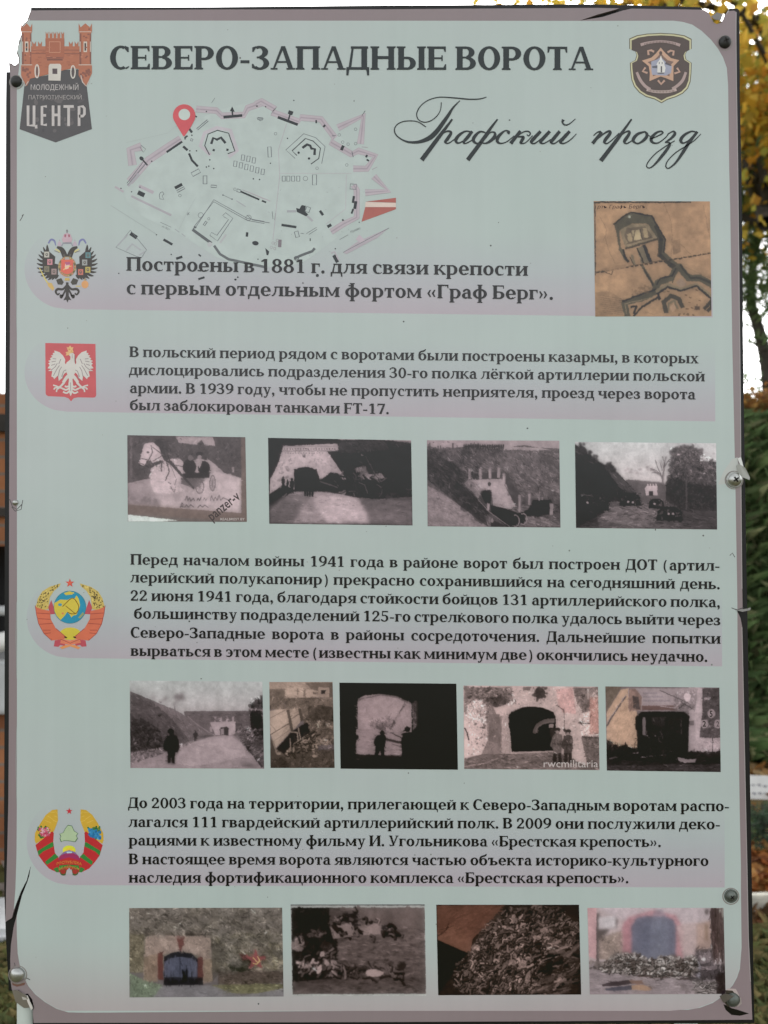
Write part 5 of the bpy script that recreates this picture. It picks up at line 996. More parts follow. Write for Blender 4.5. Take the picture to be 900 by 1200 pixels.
p.sp([(570, 150), (840, 150), (840, 300), (570, 300)], 50, 2, 6, 120, 150, .7, 1.6); p.l([(550, 330), (535, 280), (470, 240)], 5, 100); p.l([(545, 300), (550, 220), (560, 170)], 5, 100); p.l([(540, 280), (500, 255)], 3, 110); p.l([(548, 240), (530, 190)], 3, 112); p.r(672, 300, 682, 470, 92, .6)
p.f([(560, 420), (850, 440), (852, 590), (640, 580), (650, 480)], 70, .6, tex=.15)
def car(x, y, w, h, v=34): p.f([(x, y), (x+w*.05, y-h*.7), (x+w*.3, y-h), (x+w*.7, y-h), (x+w*.95, y-h*.7), (x+w, y)], v, tex=.2); p.sp([(x+w*.1, y-h*.8), (x+w*.9, y-h*.8), (x+w*.9, y-h*.1), (x+w*.1, y-h*.1)], int(w/5), 3, 7, 30, 116, .8)
car(75, 480, 160, 120, 36); p.l([(75, 388), (130, 392)], 5, 108); p.e(113, 432, 8, 6, 150); car(295, 450, 122, 72); car(460, 465, 90, 56); car(505, 535, 150, 80); p.e(580, 495, 20, 14, 120); p.e(345, 430, 14, 6, 128); p.f([(48, 400), (100, 410), (240, 470), (48, 577)], 40, .6); p.f([(610, 550), (660, 560), (650, 577), (580, 575)], 116, .6)
p.soft([(42, 87), (846, 90), (846, 330), (540, 330), (300, 290), (150, 180), (42, 100)], 2)
p.det([(42, 110), (160, 190), (390, 370), (400, 430), (48, 450)], 420, 22, 6, .4, 35, 26); p.det([(560, 330), (600, 140), (700, 110), (760, 180), (850, 210), (850, 470), (660, 470)], 900, 12, 6, .42); p.det([(48, 450), (430, 430), (852, 480), (852, 585), (48, 580)], 420, 34, 6, .34, 4, 12)
p.det([(580, 120), (720, 95), (770, 140), (846, 190), (846, 300), (570, 300)], 260, 9, 6, .55); p.det([(60, 370), (240, 380), (240, 480), (60, 480)], 160, 12, 5, .7); p.det([(295, 380), (420, 380), (420, 450), (295, 450)], 110, 10, 5, .8); p.det([(460, 410), (650, 420), (650, 540), (500, 530)], 200, 10, 5, .8)
car(75, 480, 160, 120, 34); p.l([(75, 388), (130, 392)], 5, 108); car(295, 450, 122, 72); car(460, 465, 90, 56); car(505, 535, 150, 80); p.f([(42, 400), (100, 410), (200, 470), (48, 577)], 40, .4); p.r(672, 300, 680, 470, 96, .7)
p.f([(440, 352), (450, 336), (510, 338), (512, 390), (445, 392)], 162); p.r(462, 368, 486, 394, 56)
for x in (455, 470, 487, 503): p.r(x-3, 326, x+3, 346, 166)
for cx, cy in ((200, 440), (150, 450), (320, 435), (400, 432), (520, 515), (640, 525)): p.e(cx, cy, 14, 20, 36); p.l([(cx-10, cy-14), (cx, cy-20), (cx+10, cy-14)], 4, 92)
for x, y in ((113, 432), (345, 428), (372, 430), (575, 495), (600, 497), (495, 440)): p.e(x, y, 7, 6, 168)
for q in [[(545, 330), (530, 270), (505, 250), (470, 238)], [(540, 290), (552, 210), (540, 170)], [(532, 270), (510, 230), (500, 190)], [(550, 230), (575, 190)], [(520, 262), (480, 262)], [(538, 250), (525, 200)]]: p.l(q, 4, 96, .9)
p.done("dark photograph of vehicles parked below tall trees", gain=.98, con=1.7)

# 5: road to a white gate, two walking figures
p = Photo((140, 785), 5, [(61, 62), (838, 68), (848, 578), (65, 574)], 5, 120)
p.grad([(50, 55), (860, 55), (860, 270), (50, 270)], (152, 152, 152), (158, 148, 150)); p.f([(380, 240), (760, 238), (770, 380), (520, 390), (380, 260)], 102, tex=.12, ts=3)
p.f([(62, 122), (180, 172), (330, 235), (450, 305), (560, 380), (440, 420), (250, 460), (65, 490)], 94, tex=.2, ts=2.5); p.f([(190, 180), (330, 235), (470, 320), (540, 378), (400, 390), (280, 260)], 116, .9, tex=.1, ts=3); p.l([(400, 270), (470, 330), (560, 384)], 6, 134); p.f([(62, 290), (130, 280), (240, 350), (260, 450), (65, 480)], 54, .8, tex=.4, ts=2.4); p.sp([(70, 150), (250, 220), (270, 440), (70, 440)], 90, 3, 9, 66, 112, .5)
p.l([(232, 270), (246, 258)], 12, 62); p.sp([(335, 140), (380, 135), (380, 185), (330, 190)], 22, 3, 9, 96, 116, .7); p.sp([(190, 135), (215, 160), (210, 170), (190, 160)], 6, 3, 6, 110, 120, .6); p.sp([(240, 165), (275, 165), (275, 190), (240, 190)], 8, 3, 7, 106, 120, .6); p.l([(322, 195), (326, 230)], 5, 100)
p.f([(65, 500), (240, 460), (440, 420), (560, 385), (670, 382), (720, 430), (830, 560), (840, 578), (65, 578)], 140, tex=.06, ts=3, sx=3); p.f([(65, 480), (260, 450), (440, 410), (400, 440), (200, 510), (65, 545)], 110, .9, tex=.3, ts=1.8); p.l([(70, 488), (250, 456)], 5, 140)
p.f([(530, 305), (680, 300), (690, 330), (690, 362), (660, 380), (560, 380), (545, 340)], 154, tex=.05); p.f([(588, 345), (596, 334), (630, 332), (640, 342), (638, 381), (590, 381)], 60); p.f([(592, 345), (612, 340), (612, 378), (592, 380)], 140)
for x in (560, 594, 630, 666): p.r(x-5, 272, x+5, 302, 156)
p.r(530, 330, 544, 362, 140); p.r(680, 310, 720, 360, 74, tex=.2); p.r(712, 330, 720, 356, 130)
p.f([(762, 240), (775, 205), (838, 155), (845, 400), (800, 400), (770, 340)], 44, tex=.3); p.sp([(755, 210), (838, 155), (840, 250), (760, 250)], 30, 4, 10, 44, 90, .8); p.l([(760, 228), (838, 232)], 8, 130); p.sp([(680, 330), (845, 340), (845, 420), (700, 420)], 80, 3, 8, 54, 150, .7, 2.5, -20); p.f([(720, 425), (840, 380), (848, 578), (830, 560)], 84, .8, tex=.35, ts=2); p.l([(725, 420), (835, 565)], 12, 60); p.f([(700, 545), (780, 550), (800, 575), (720, 560)], 84, .7)
person(p, 304, 545, 195, 36); p.e(300, 358, 20, 16, 34); p.f([(258, 440), (280, 385), (335, 385), (350, 440), (340, 480), (268, 470)], 38, sm=2); person(p, 445, 416, 62, 66); p.e(445, 380, 16, 14, 62)
p.det([(62, 130), (330, 240), (540, 375), (250, 455), (65, 480)], 620, 16, 5, .28, 40, 26); p.det([(65, 290), (240, 350), (260, 450), (65, 480)], 260, 16, 7, .45); p.det([(390, 250), (760, 245), (770, 330), (690, 300), (530, 300), (480, 320)], 200, 18, 5, .16, 5); p.det([(690, 330), (845, 340), (845, 570), (720, 430)], 360, 18, 6, .5, -25, 30); p.det([(65, 490), (440, 415), (400, 440), (65, 550)], 240, 14, 6, .42); p.soft([(300, 480), (560, 392), (670, 385), (820, 575), (200, 575)], 5); p.det([(70, 560), (440, 430), (670, 390), (820, 570)], 160, 34, 6, .08, 6)
p.det([(760, 160), (845, 150), (845, 400), (790, 390)], 180, 14, 7, .6); p.f([(400, 420), (560, 390), (660, 388), (740, 500), (420, 560), (300, 520)], 172, .35, sm=2); p.soft([(62, 62), (838, 68), (838, 140), (600, 230), (380, 235), (200, 170), (62, 115)], 5)
person(p, 304, 545, 195, 34); p.f([(258, 440), (280, 385), (335, 385), (350, 440), (340, 480), (268, 470)], 36, sm=2); person(p, 445, 416, 62, 56)
p.done("photograph of two figures walking on a road to a gate", gain=.94, con=1.4)

# 6: broken timber fence in rubble
W = lambda v: np.array([v*1.0, v*.86, v*.79])
p = Photo((305, 785), 9.474, [(101, 133), (803, 133), (826, 1087), (115, 1087)], 6, 110)
p.r(90, 120, 840, 300, W(150), tex=.08); p.f([(500, 140), (800, 135), (800, 200), (640, 230), (560, 210)], W(112), tex=.15); p.r(640, 190, 760, 300, W(150)); p.r(676, 222, 720, 262, 50); p.r(765, 140, 810, 420, W(96)); p.f([(270, 200), (400, 185), (640, 240), (640, 300), (270, 315)], W(164)); p.l([(412, 210), (414, 270)], 12, W(112)); p.l([(490, 220), (490, 290)], 22, W(120)); p.r(580, 240, 640, 270, W(110))
p.r(100, 210, 270, 440, W(112), tex=.25, ts=3, ); p.l([(140, 400), (265, 290)], 10, W(84)); p.l([(150, 430), (280, 320)], 10, W(90)); p.f([(270, 310), (830, 300), (830, 560), (480, 560), (400, 430), (280, 430)], W(112), tex=.25, ts=3); p.l([(280, 320), (640, 310)], 14, W(92))
p.f([(640, 380), (830, 420), (830, 700), (560, 700), (480, 560)], W(78), tex=.35, ts=3); p.f([(480, 560), (640, 560), (830, 560), (830, 830), (530, 820)], W(112), tex=.4, ts=2)
for x in (540, 575, 655): p.r(x-14, 390, x+14, 540, W(86), .8)
p.f([(105, 450), (420, 420), (460, 520), (330, 690), (175, 865), (110, 700)], W(158), tex=.06); p.f([(320, 560), (445, 500), (440, 580), (370, 665)], W(150)); p.l([(115, 530), (300, 430)], 6, W(120)); p.l([(110, 720), (320, 590)], 8, W(92)); p.l([(112, 600), (180, 680)], 5, W(124)); p.l([(360, 530), (430, 490)], 8, W(92)); p.f([(130, 740), (270, 640), (260, 680), (150, 750)], W(110), .7)
p.f([(290, 445), (322, 440), (375, 700), (345, 700)], W(92)); p.f([(420, 430), (450, 425), (480, 560), (450, 570)], W(88)); p.f([(180, 870), (330, 700), (440, 620), (520, 580), (560, 720), (480, 780), (350, 830), (260, 930), (180, 940)], 40)
p.f([(112, 740), (180, 920), (225, 920), (225, 970), (120, 980)], W(84)); p.l([(130, 760), (180, 925)], 14, W(128)); p.r(180, 910, 225, 940, W(140))
p.r(110, 880, 830, 1090, W(88), tex=.3, ts=4); p.f([(360, 800), (560, 760), (560, 830), (640, 880), (300, 960), (240, 930)], W(80), .9, tex=.3); p.f([(110, 940), (260, 950), (330, 1090), (110, 1090)], W(64), .8)
for q in [((330, 760), (335, 890)), ((410, 690), (420, 790)), ((420, 640), (450, 770)), ((340, 690), (410, 690))]: p.l(q, 14, W(136))
p.sp([(360, 810), (560, 700), (620, 790), (480, 850)], 36, 8, 24, W(110), W(172), .8); p.sp([(520, 700), (820, 720), (820, 820), (600, 830)], 60, 6, 16, W(70), W(150), .7); p.sp([(250, 860), (820, 840), (820, 1080), (300, 1080)], 90, 5, 14, W(56), W(116), .5); p.e(585, 880, 16, 10, W(150)); p.e(600, 955, 26, 14, W(150)); p.e(295, 927, 14, 9, W(160)); p.e(360, 1050, 16, 10, W(140), 30); p.e(470, 1065, 14, 12, W(130))
p.det([(110, 880), (830, 830), (830, 1088), (112, 1088)], 420, 34, 12, .4); p.det([(480, 560), (830, 520), (830, 830), (540, 820)], 420, 34, 12, .5); p.det([(105, 300), (830, 310), (830, 560), (480, 560), (420, 430), (110, 440)], 420, 40, 9, .32, -60, 60); p.det([(105, 450), (420, 420), (450, 520), (330, 690), (175, 860)], 160, 60, 7, .12, -30, 10); p.limbs([(350, 690), (640, 690), (620, 880), (300, 930)], 90, 60, 16, W(60), W(176)); p.det([(105, 140), (800, 140), (800, 300), (105, 300)], 130, 40, 8, .16, 5)
p.f([(105, 450), (300, 425), (320, 560), (250, 690), (175, 865), (110, 700)], W(166), .8); p.f([(320, 560), (445, 500), (440, 580), (370, 665)], W(158), .8); p.l([(115, 530), (300, 430)], 6, W(116)); p.l([(110, 720), (320, 590)], 9, W(86)); p.l([(150, 790), (330, 660)], 5, W(120)); p.l([(112, 600), (180, 680)], 5, W(124)); p.l([(360, 530), (430, 490)], 8, W(92)); p.f([(290, 445), (322, 440), (375, 700), (345, 700)], W(84)); p.f([(420, 430), (450, 425), (480, 560), (450, 570)], W(80)); p.f([(180, 870), (330, 700), (440, 620), (520, 580), (540, 700), (440, 760), (350, 830), (260, 930)], 36, .85)
for q in [((330, 760), (335, 890)), ((410, 690), (420, 790)), ((420, 640), (450, 770)), ((340, 690), (410, 690))]: p.l(q, 13, W(150))
p.f([(112, 740), (180, 920), (225, 920), (225, 970), (120, 980)], W(80)); p.l([(130, 760), (180, 925)], 14, W(132)); p.r(180, 912, 225, 940, W(150)); p.e(600, 955, 26, 13, W(160)); p.e(585, 880, 15, 9, W(160)); p.e(295, 927, 14, 8, W(166)); p.r(676, 222, 720, 262, 44)
p.done("small brown photograph of a broken timber fence", con=1.35, gain=.95)

# 7: silhouettes under a dark arch
p = Photo((390, 785), 5.806, [(45, 86), (840, 93), (851, 678), (53, 671)], 7, 30)
p.r(40, 80, 860, 690, (34, 35, 33), tex=.08, ts=8); p.f([(600, 140), (720, 330), (720, 430), (690, 330)], (46, 48, 46), .8)
PK = lambda v: np.array([v, v*.865, v*.88])
p.f([(168, 195), (220, 172), (330, 162), (430, 176), (535, 225), (535, 420), (520, 600), (160, 600), (160, 450), (168, 430)], PK(146), tex=.03); p.f([(540, 222), (572, 205), (570, 380), (545, 410)], PK(84), tex=.5, ts=2); p.f([(160, 400), (535, 410), (535, 560), (160, 570)], PK(138), tex=.05, sx=4); p.f([(160, 575), (540, 575), (540, 610), (160, 610)], PK(100)); p.f([(168, 195), (330, 162), (430, 176), (535, 225), (530, 236), (430, 188), (330, 172), (172, 206)], PK(108))
p.sp([(250, 350), (300, 330), (380, 310), (420, 340), (420, 390), (330, 405), (255, 390)], 90, 3, 7, PK(96), PK(130), .6); p.sp([(290, 370), (370, 360), (370, 405), (300, 405)], 40, 3, 7, PK(70), PK(100), .7); p.l([(490, 235), (440, 310), (390, 400)], 13, PK(84)); p.l([(482, 255), (420, 350)], 5, PK(130)); p.e(415, 355, 9, 9, PK(64)); p.l([(395, 425), (470, 462)], 8, PK(70)); p.l([(365, 470), (470, 495)], 16, PK(60)); p.l([(400, 500), (470, 525)], 6, PK(96)); p.l([(340, 545), (470, 545)], 5, PK(110))
DKS = (32, 31, 30)
p.e(334, 425, 15, 17, DKS); p.f([(310, 440), (355, 440), (362, 480), (350, 530), (348, 600), (328, 604), (322, 545), (300, 600), (282, 600), (290, 520), (276, 500), (290, 455)], DKS, sm=2); p.e(505, 402, 20, 18, DKS); p.e(485, 412, 10, 5, DKS)
p.f([(480, 425), (530, 420), (550, 420), (570, 385), (575, 600), (540, 640), (520, 600), (470, 596), (465, 470)], DKS); p.e(165, 455, 10, 18, DKS); p.f([(155, 570), (560, 590), (560, 640), (150, 620)], DKS, .85); p.r(160, 600, 180, 608, PK(70))
p.det([(168, 200), (330, 165), (530, 230), (530, 400), (168, 400)], 200, 40, 8, .04); p.det([(160, 400), (530, 410), (520, 600), (160, 600)], 260, 30, 5, .14, 4, 10); p.det([(250, 330), (420, 320), (420, 405), (255, 400)], 200, 9, 4, .25); p.det([(540, 215), (572, 205), (570, 390), (545, 405)], 90, 9, 5, .6); p.soft([(560, 90), (850, 90), (850, 670), (580, 670)], 6)
p.e(334, 425, 15, 17, DKS); p.f([(310, 440), (355, 440), (362, 480), (350, 530), (348, 600), (328, 604), (322, 545), (300, 600), (282, 600), (290, 520), (276, 500), (290, 455)], DKS, sm=2); p.l([(365, 470), (470, 495)], 14, PK(54)); p.f([(480, 425), (530, 420), (550, 440), (545, 640), (520, 600), (470, 596), (465, 470)], DKS); p.e(505, 402, 20, 18, DKS)
p.done("black photograph of silhouettes under a dark archway", grain=.03)

# 8: arched gate with two officers
p = Photo((535, 790), 5.143, [(41, 68), (852, 75), (861, 577), (46, 570)], 8, 140)
PR = lambda v: np.array([v, v*.865, v*.85])
p.r(30, 60, 870, 590, PR(166), tex=.06, ts=8); p.f([(45, 110), (150, 150), (180, 300), (150, 480), (50, 500)], PR(172), tex=.05); p.f([(60, 80), (330, 75), (340, 150), (250, 190), (110, 150), (60, 190)], PR(108), .7, tex=.5, ts=2.4); p.sp([(70, 80), (300, 80), (360, 160), (220, 190), (80, 150)], 110, 3, 9, PR(50), PR(130), .8); p.f([(175, 140), (290, 130), (300, 180), (240, 200), (180, 180)], PR(66), .8, tex=.3); p.f([(45, 68), (75, 72), (60, 230), (45, 230)], PR(118))
p.f([(175, 170), (200, 160), (240, 240), (270, 250), (270, 480), (150, 480), (185, 400)], PR(126), tex=.12); p.f([(270, 250), (320, 230), (325, 480), (272, 480)], PR(158), tex=.06); p.f([(195, 240), (255, 240), (270, 330), (260, 420), (190, 400)], PR(108), .8, tex=.1)
p.f([(600, 90), (700, 80), (720, 240), (640, 230), (610, 180)], (176, 134, 132), .8, tex=.12); p.f([(700, 80), (860, 78), (860, 130), (800, 140), (800, 220), (760, 230), (720, 160)], PR(112), tex=.4, ts=2); p.f([(800, 140), (852, 135), (858, 360), (800, 360)], (160, 118, 112), tex=.08); p.f([(800, 138), (826, 105), (856, 138)], PR(170)); p.f([(740, 240), (800, 230), (800, 350), (750, 380)], PR(176)); p.l([(735, 292), (800, 296)], 7, PR(70)); p.f([(750, 380), (858, 380), (858, 570), (790, 560)], PR(104), tex=.2); p.l([(755, 375), (858, 382)], 10, PR(66)); p.l([(710, 125), (770, 130)], 6, PR(70)); p.r(785, 90, 795, 150, PR(160)); p.l([(645, 210), (648, 320)], 4, PR(80)); p.l([(600, 185), (645, 215)], 4, PR(90))
p.e(500, 112, 34, 34, PR(56)); p.sp([(460, 75), (545, 75), (545, 150), (460, 150)], 16, 4, 10, PR(56), PR(80), .8); p.f([(400, 75), (450, 75), (440, 95), (400, 95)], PR(84), .7)
p.f([(310, 250), (330, 222), (380, 200), (450, 194), (520, 202), (580, 225), (596, 260), (596, 460), (330, 466), (322, 350)], (30, 30, 30)); p.f([(455, 320), (470, 292), (520, 272), (580, 268), (580, 292), (530, 296), (500, 315), (490, 352), (465, 352)], PR(92)); p.r(555, 300, 580, 322, PR(150)); p.f([(495, 330), (530, 300), (575, 300), (575, 460), (490, 460)], (24, 24, 25))
p.f([(46, 510), (150, 480), (325, 480), (600, 468), (800, 560), (862, 577), (46, 572)], PR(104), tex=.25, ts=2, sx=2); p.f([(325, 480), (590, 468), (600, 500), (300, 510)], PR(126), .6); p.l([(50, 555), (170, 535), (250, 505)], 8, PR(140)); p.l([(46, 322), (62, 350), (72, 395)], 7, 50); p.sp([(60, 500), (560, 490), (600, 570), (60, 570)], 110, 2, 6, PR(60), PR(140), .6, 2.5, 0); p.sp([(100, 180), (180, 250), (180, 470), (120, 470)], 26, 2, 7, PR(60), PR(110), .7)
p.sp([(330, 160), (560, 140), (600, 200), (560, 210), (330, 190)], 26, 2, 5, PR(100), PR(130), .5)
for x, y, h, v in ((606, 540, 220, PR(108)), (670, 536, 205, PR(74))): person(p, x, y, h, v); p.e(x, y-h*.95, h*.09, h*.055, PR(54)); p.e(x, y-h*.89, h*.05, h*.05, PR(132)); p.r(x-h*.12, y-h*.3, x-h*.01, y-h*.02, PR(48)); p.r(x+h*.02, y-h*.3, x+h*.12, y-h*.02, PR(48)); p.l([(x-h*.14, y-h*.56), (x+h*.14, y-h*.54)], 5, PR(60)); p.f([(x-h*.13, y-h*.78), (x-h*.2, y-h*.5), (x-h*.14, y-h*.45)], v)
p.e(574, 350, 14, 28, PR(60)); p.e(648, 335, 8, 10, PR(60))
p.det([(46, 80), (330, 80), (360, 180), (200, 190), (180, 300), (60, 260)], 420, 14, 6, .55); p.det([(60, 180), (180, 260), (180, 480), (60, 490)], 160, 10, 5, .3); p.det([(180, 200), (320, 230), (320, 480), (180, 480)], 160, 14, 6, .22, 80, 30); p.det([(330, 80), (700, 80), (720, 240), (740, 470), (600, 300), (560, 200), (340, 190)], 340, 12, 5, .22); p.det([(700, 80), (860, 80), (860, 570), (780, 540), (740, 260)], 340, 18, 6, .42); p.det([(46, 510), (325, 480), (600, 470), (860, 570), (46, 574)], 420, 18, 5, .45, 4, 14)
p.f([(318, 255), (345, 218), (395, 200), (450, 194), (515, 202), (570, 222), (592, 258), (590, 300), (560, 330), (400, 330), (320, 330)], (30, 30, 30), sm=4); p.l([(468, 352), (478, 318), (505, 292), (545, 278), (584, 276)], 20, PR(104), .9, 5); p.l([(478, 352), (488, 322), (512, 302), (548, 290), (584, 288)], 8, PR(130), .7, 5); p.r(555, 300, 582, 322, PR(150)); p.l([(335, 222), (390, 196), (450, 188), (520, 196), (580, 220)], 9, PR(178), .6, 4)
for x, y, h, v in ((606, 540, 220, PR(108)), (670, 536, 205, PR(74))): p.det([(x-h*.13, y-h*.8), (x+h*.13, y-h*.8), (x+h*.14, y-h*.4), (x-h*.14, y-h*.4)], 50, 14, 6, .35, 80); p.e(x, y-h*.95, h*.09, h*.05, PR(46)); p.e(x, y-h*.88, h*.045, h*.045, PR(140))
p.done("photograph of two officers in front of an arched gate", sharp=.45, con=1.35, extra=lambda t: t.sans("rwcmilitaria", 524, 852, 560, 44, (182, 172, 170)))

# 9: dark gate under a painted banner
p = Photo((700, 790), 5.625, [(52, 80), (803, 88), (812, 644), (62, 634)], 9, 120)
p.f([(50, 75), (160, 80), (60, 250)], W(110), tex=.2); p.f([(60, 250), (155, 100), (205, 90), (260, 250), (260, 500), (60, 470)], (176, 142, 124), tex=.06); p.l([(186, 145), (120, 240), (60, 340)], 10, 88); p.l([(190, 130), (60, 320)], 4, 150)
p.r(600, 85, 700, 420, 166, tex=.06); p.f([(690, 92), (806, 90), (810, 420), (670, 415), (690, 250)], 84, tex=.25, ts=3); p.f([(700, 155), (745, 148), (740, 165), (705, 168)], 160); p.f([(640, 420), (810, 418), (812, 520), (660, 550), (640, 500)], 162, tex=.06); p.l([(756, 418), (758, 520)], 5, 60); p.f([(600, 240), (640, 240), (650, 480), (600, 520)], 156)
p.f([(200, 95), (250, 92), (660, 92), (645, 236), (205, 242)], 150, tex=.04); p.f([(205, 95), (250, 95), (292, 150), (286, 235), (205, 242)], (134, 106, 100), tex=.2); p.f([(230, 140), (270, 150), (280, 230), (235, 225)], 70, .8, tex=.3); p.f([(292, 205), (540, 205), (520, 235), (292, 236)], (112, 84, 82)); p.f([(500, 130), (650, 120), (645, 236), (500, 236)], 132, .6, tex=.25, ts=3); p.f([(575, 125), (615, 135), (600, 180), (570, 160)], 180, sm=2); p.l([(410, 105), (600, 190)], 6, 96); p.l([(535, 225), (570, 195), (620, 225)], 9, 84); p.l([(510, 220), (545, 185)], 8, 160); p.l([(415, 210), (540, 226)], 5, 160)
for y, x1 in ((128, 392), (152, 420), (178, 480)):
    for x in range(302, x1, 13): p.l([(x, y), (x+4, y-10), (x+9, y)], 4, (126, 114, 122))
p.f([(250, 275), (290, 246), (570, 244), (605, 275), (600, 370), (594, 510), (262, 500), (258, 370), (248, 360)], (36, 36, 36)); p.f([(350, 260), (450, 250), (440, 360), (360, 330)], 70, .7); p.f([(460, 255), (560, 265), (560, 400), (460, 380)], 54, .7); p.r(294, 282, 316, 400, 126); p.l([(550, 300), (552, 400)], 4, 80)
p.r(55, 510, 820, 650, 50, tex=.25, ts=4); p.f([(60, 440), (110, 460), (260, 490), (640, 520), (812, 520), (812, 600), (60, 560)], 38, tex=.2); p.f([(170, 480), (185, 440), (200, 485)], 40); p.f([(62, 430), (105, 450), (120, 500), (62, 500)], 44); p.f([(60, 600), (812, 590), (812, 644), (60, 640)], 84, .6, tex=.2, sx=3); p.f([(640, 550), (812, 500), (812, 560), (700, 600)], 46)
for x, y in ((326, 545), (380, 545), (420, 520), (300, 520)): person(p, x, y, 150, 30); p.e(x, y-141, 7, 5, 120)
p.f([(525, 545), (590, 560), (650, 556), (640, 580), (570, 582), (535, 570)], 140); p.f([(540, 540), (620, 500), (650, 550)], 40); p.l([(290, 545), (440, 530)], 6, 110); p.l([(80, 555), (130, 545)], 10, 100); p.e(258, 517, 18, 6, 130); p.r(604, 305, 634, 336, 110)
for x, y in ((748, 258), (704, 326), (792, 326)): p.e(x, y, 26, 30, 140)
def ex(t): t.sans("5", 739, 758, 280, 42, (50, 46, 46), bold=.02); t.sans("2", 692, 715, 344, 38, (50, 46, 46), bold=.02); t.sans("2", 783, 801, 344, 36, (70, 64, 64), bold=.01)
p.f([(258, 380), (300, 330), (420, 340), (560, 400), (590, 500), (270, 500)], 44, .5); p.det([(255, 260), (600, 260), (590, 510), (262, 500)], 300, 24, 7, .42, 80, 40); p.det([(60, 440), (640, 520), (812, 520), (812, 640), (60, 635)], 520, 26, 6, .5, 3, 16); p.det([(60, 250), (200, 95), (250, 250), (250, 470), (65, 460)], 160, 30, 7, .06, -60); p.det([(690, 95), (805, 95), (805, 415), (680, 410)], 260, 14, 6, .35); p.det([(500, 120), (650, 110), (645, 236), (500, 236)], 150, 20, 5, .3); p.det([(60, 430), (260, 490), (260, 520), (60, 520)], 120, 14, 6, .8); p.det([(640, 425), (810, 425), (810, 510), (660, 540)], 90, 20, 7, .12)
p.limbs([(300, 380), (430, 380), (440, 540), (280, 540)], 40, 40, 6, 34, 96, 80)
for x, y in ((748, 258), (704, 326), (792, 326)): p.e(x, y, 24, 28, 150)
p.f([(262, 275), (295, 250), (570, 248), (600, 275), (596, 365), (580, 365), (570, 280), (300, 280), (290, 370), (258, 360)], 34); p.r(296, 284, 314, 400, 128); p.f([(575, 125), (615, 135), (600, 180), (570, 160)], 186, sm=2); p.l([(410, 105), (600, 190)], 5, 92); p.l([(535, 225), (570, 195), (620, 225)], 7, 80); p.f([(525, 545), (590, 560), (650, 556), (640, 580), (570, 582), (535, 570)], 146)
for x, y in ((326, 545), (380, 545)): person(p, x, y, 150, 26); p.e(x, y-141, 7, 5, 128)
p.done("photograph of a dark gate under a painted banner", extra=ex, gain=.94)

# 10: colour picture of the gate today with a red star
p = Photo((140, 1050), 4.5, [(52, 62), (858, 60), (866, 528), (54, 533)], 10, 110)
p.r(40, 50, 880, 400, (122, 108, 96), tex=.3, ts=3.2); p.sp([(55, 65), (855, 65), (860, 380), (490, 300), (480, 190), (60, 190)], 260, 4, 13, (84, 74, 66), (152, 138, 124), .55, 2.4); p.sp([(500, 190), (860, 200), (860, 400), (500, 380)], 160, 4, 12, (72, 66, 54), (150, 132, 104), .6, 2); p.f([(55, 200), (130, 200), (125, 400), (55, 400)], (124, 110, 86), .8, tex=.3, ts=2.4); p.f([(130, 180), (480, 180), (490, 210), (130, 205)], (92, 78, 72), .7, tex=.2); p.l([(322, 60), (327, 190)], 6, (84, 72, 68)); p.l([(360, 200), (480, 205)], 5, (60, 52, 50))
p.f([(140, 215), (200, 200), (330, 212), (480, 205), (488, 300), (490, 450), (440, 460), (440, 320), (410, 310), (320, 288), (235, 305), (205, 300), (200, 450), (130, 450), (125, 380)], (154, 126, 116), tex=.14, ts=4); p.f([(300, 205), (345, 205), (335, 260), (320, 285), (308, 250)], (122, 62, 60)); p.f([(130, 320), (200, 300), (200, 450), (130, 450)], (138, 108, 88), .7, tex=.2); p.f([(440, 330), (490, 330), (490, 450), (445, 450)], (136, 110, 90), .8, tex=.15)
p.f([(235, 320), (270, 298), (320, 290), (380, 300), (412, 330), (415, 465), (235, 465)], (38, 40, 50)); p.f([(236, 345), (270, 325), (320, 318), (375, 325), (410, 345), (410, 440), (236, 440)], (88, 90, 116), tex=.08); p.l([(320, 320), (318, 450)], 4, (60, 60, 80)); p.f([(330, 385), (360, 385), (360, 450), (330, 450)], (32, 32, 40)); p.f([(200, 300), (228, 292), (232, 440), (203, 440)], (116, 58, 54)); p.f([(412, 320), (440, 320), (442, 440), (412, 445)], (110, 56, 54)); p.f([(236, 430), (440, 430), (440, 465), (236, 468)], (36, 36, 42), .8)
p.f([(200, 480), (260, 470), (480, 468), (640, 525), (760, 500), (864, 482), (866, 530), (54, 534), (180, 520)], (126, 118, 124), tex=.05); p.f([(55, 405), (150, 450), (230, 465), (180, 532), (54, 533)], (120, 138, 104), tex=.15, ts=3); p.f([(480, 468), (640, 460), (864, 460), (864, 485), (720, 512), (600, 512)], (118, 110, 76), tex=.2); p.f([(520, 400), (864, 392), (864, 455), (640, 465), (520, 462)], (96, 78, 72), tex=.22, ts=2); p.l([(520, 398), (864, 390)], 5, (120, 102, 94)); p.f([(580, 340), (690, 330), (690, 390), (590, 392)], (44, 48, 38), .85, sm=2)
p.f([(718+(58 if i % 2 == 0 else 23)*math.sin(i*math.pi/5), 335-(58 if i % 2 == 0 else 23)*math.cos(i*math.pi/5)) for i in range(10)], (178, 72, 76)); p.f([(628, 300), (684, 314), (676, 346), (642, 324)], (112, 54, 56)); p.l([(728, 320), (736, 340), (722, 356), (704, 352)], 7, (216, 176, 96), sm=4); p.l([(704, 322), (730, 350)], 6, (216, 176, 96))
for x in (676, 688, 698): p.l([(x, 240), (x-2, 295)], 4, (176, 160, 152))
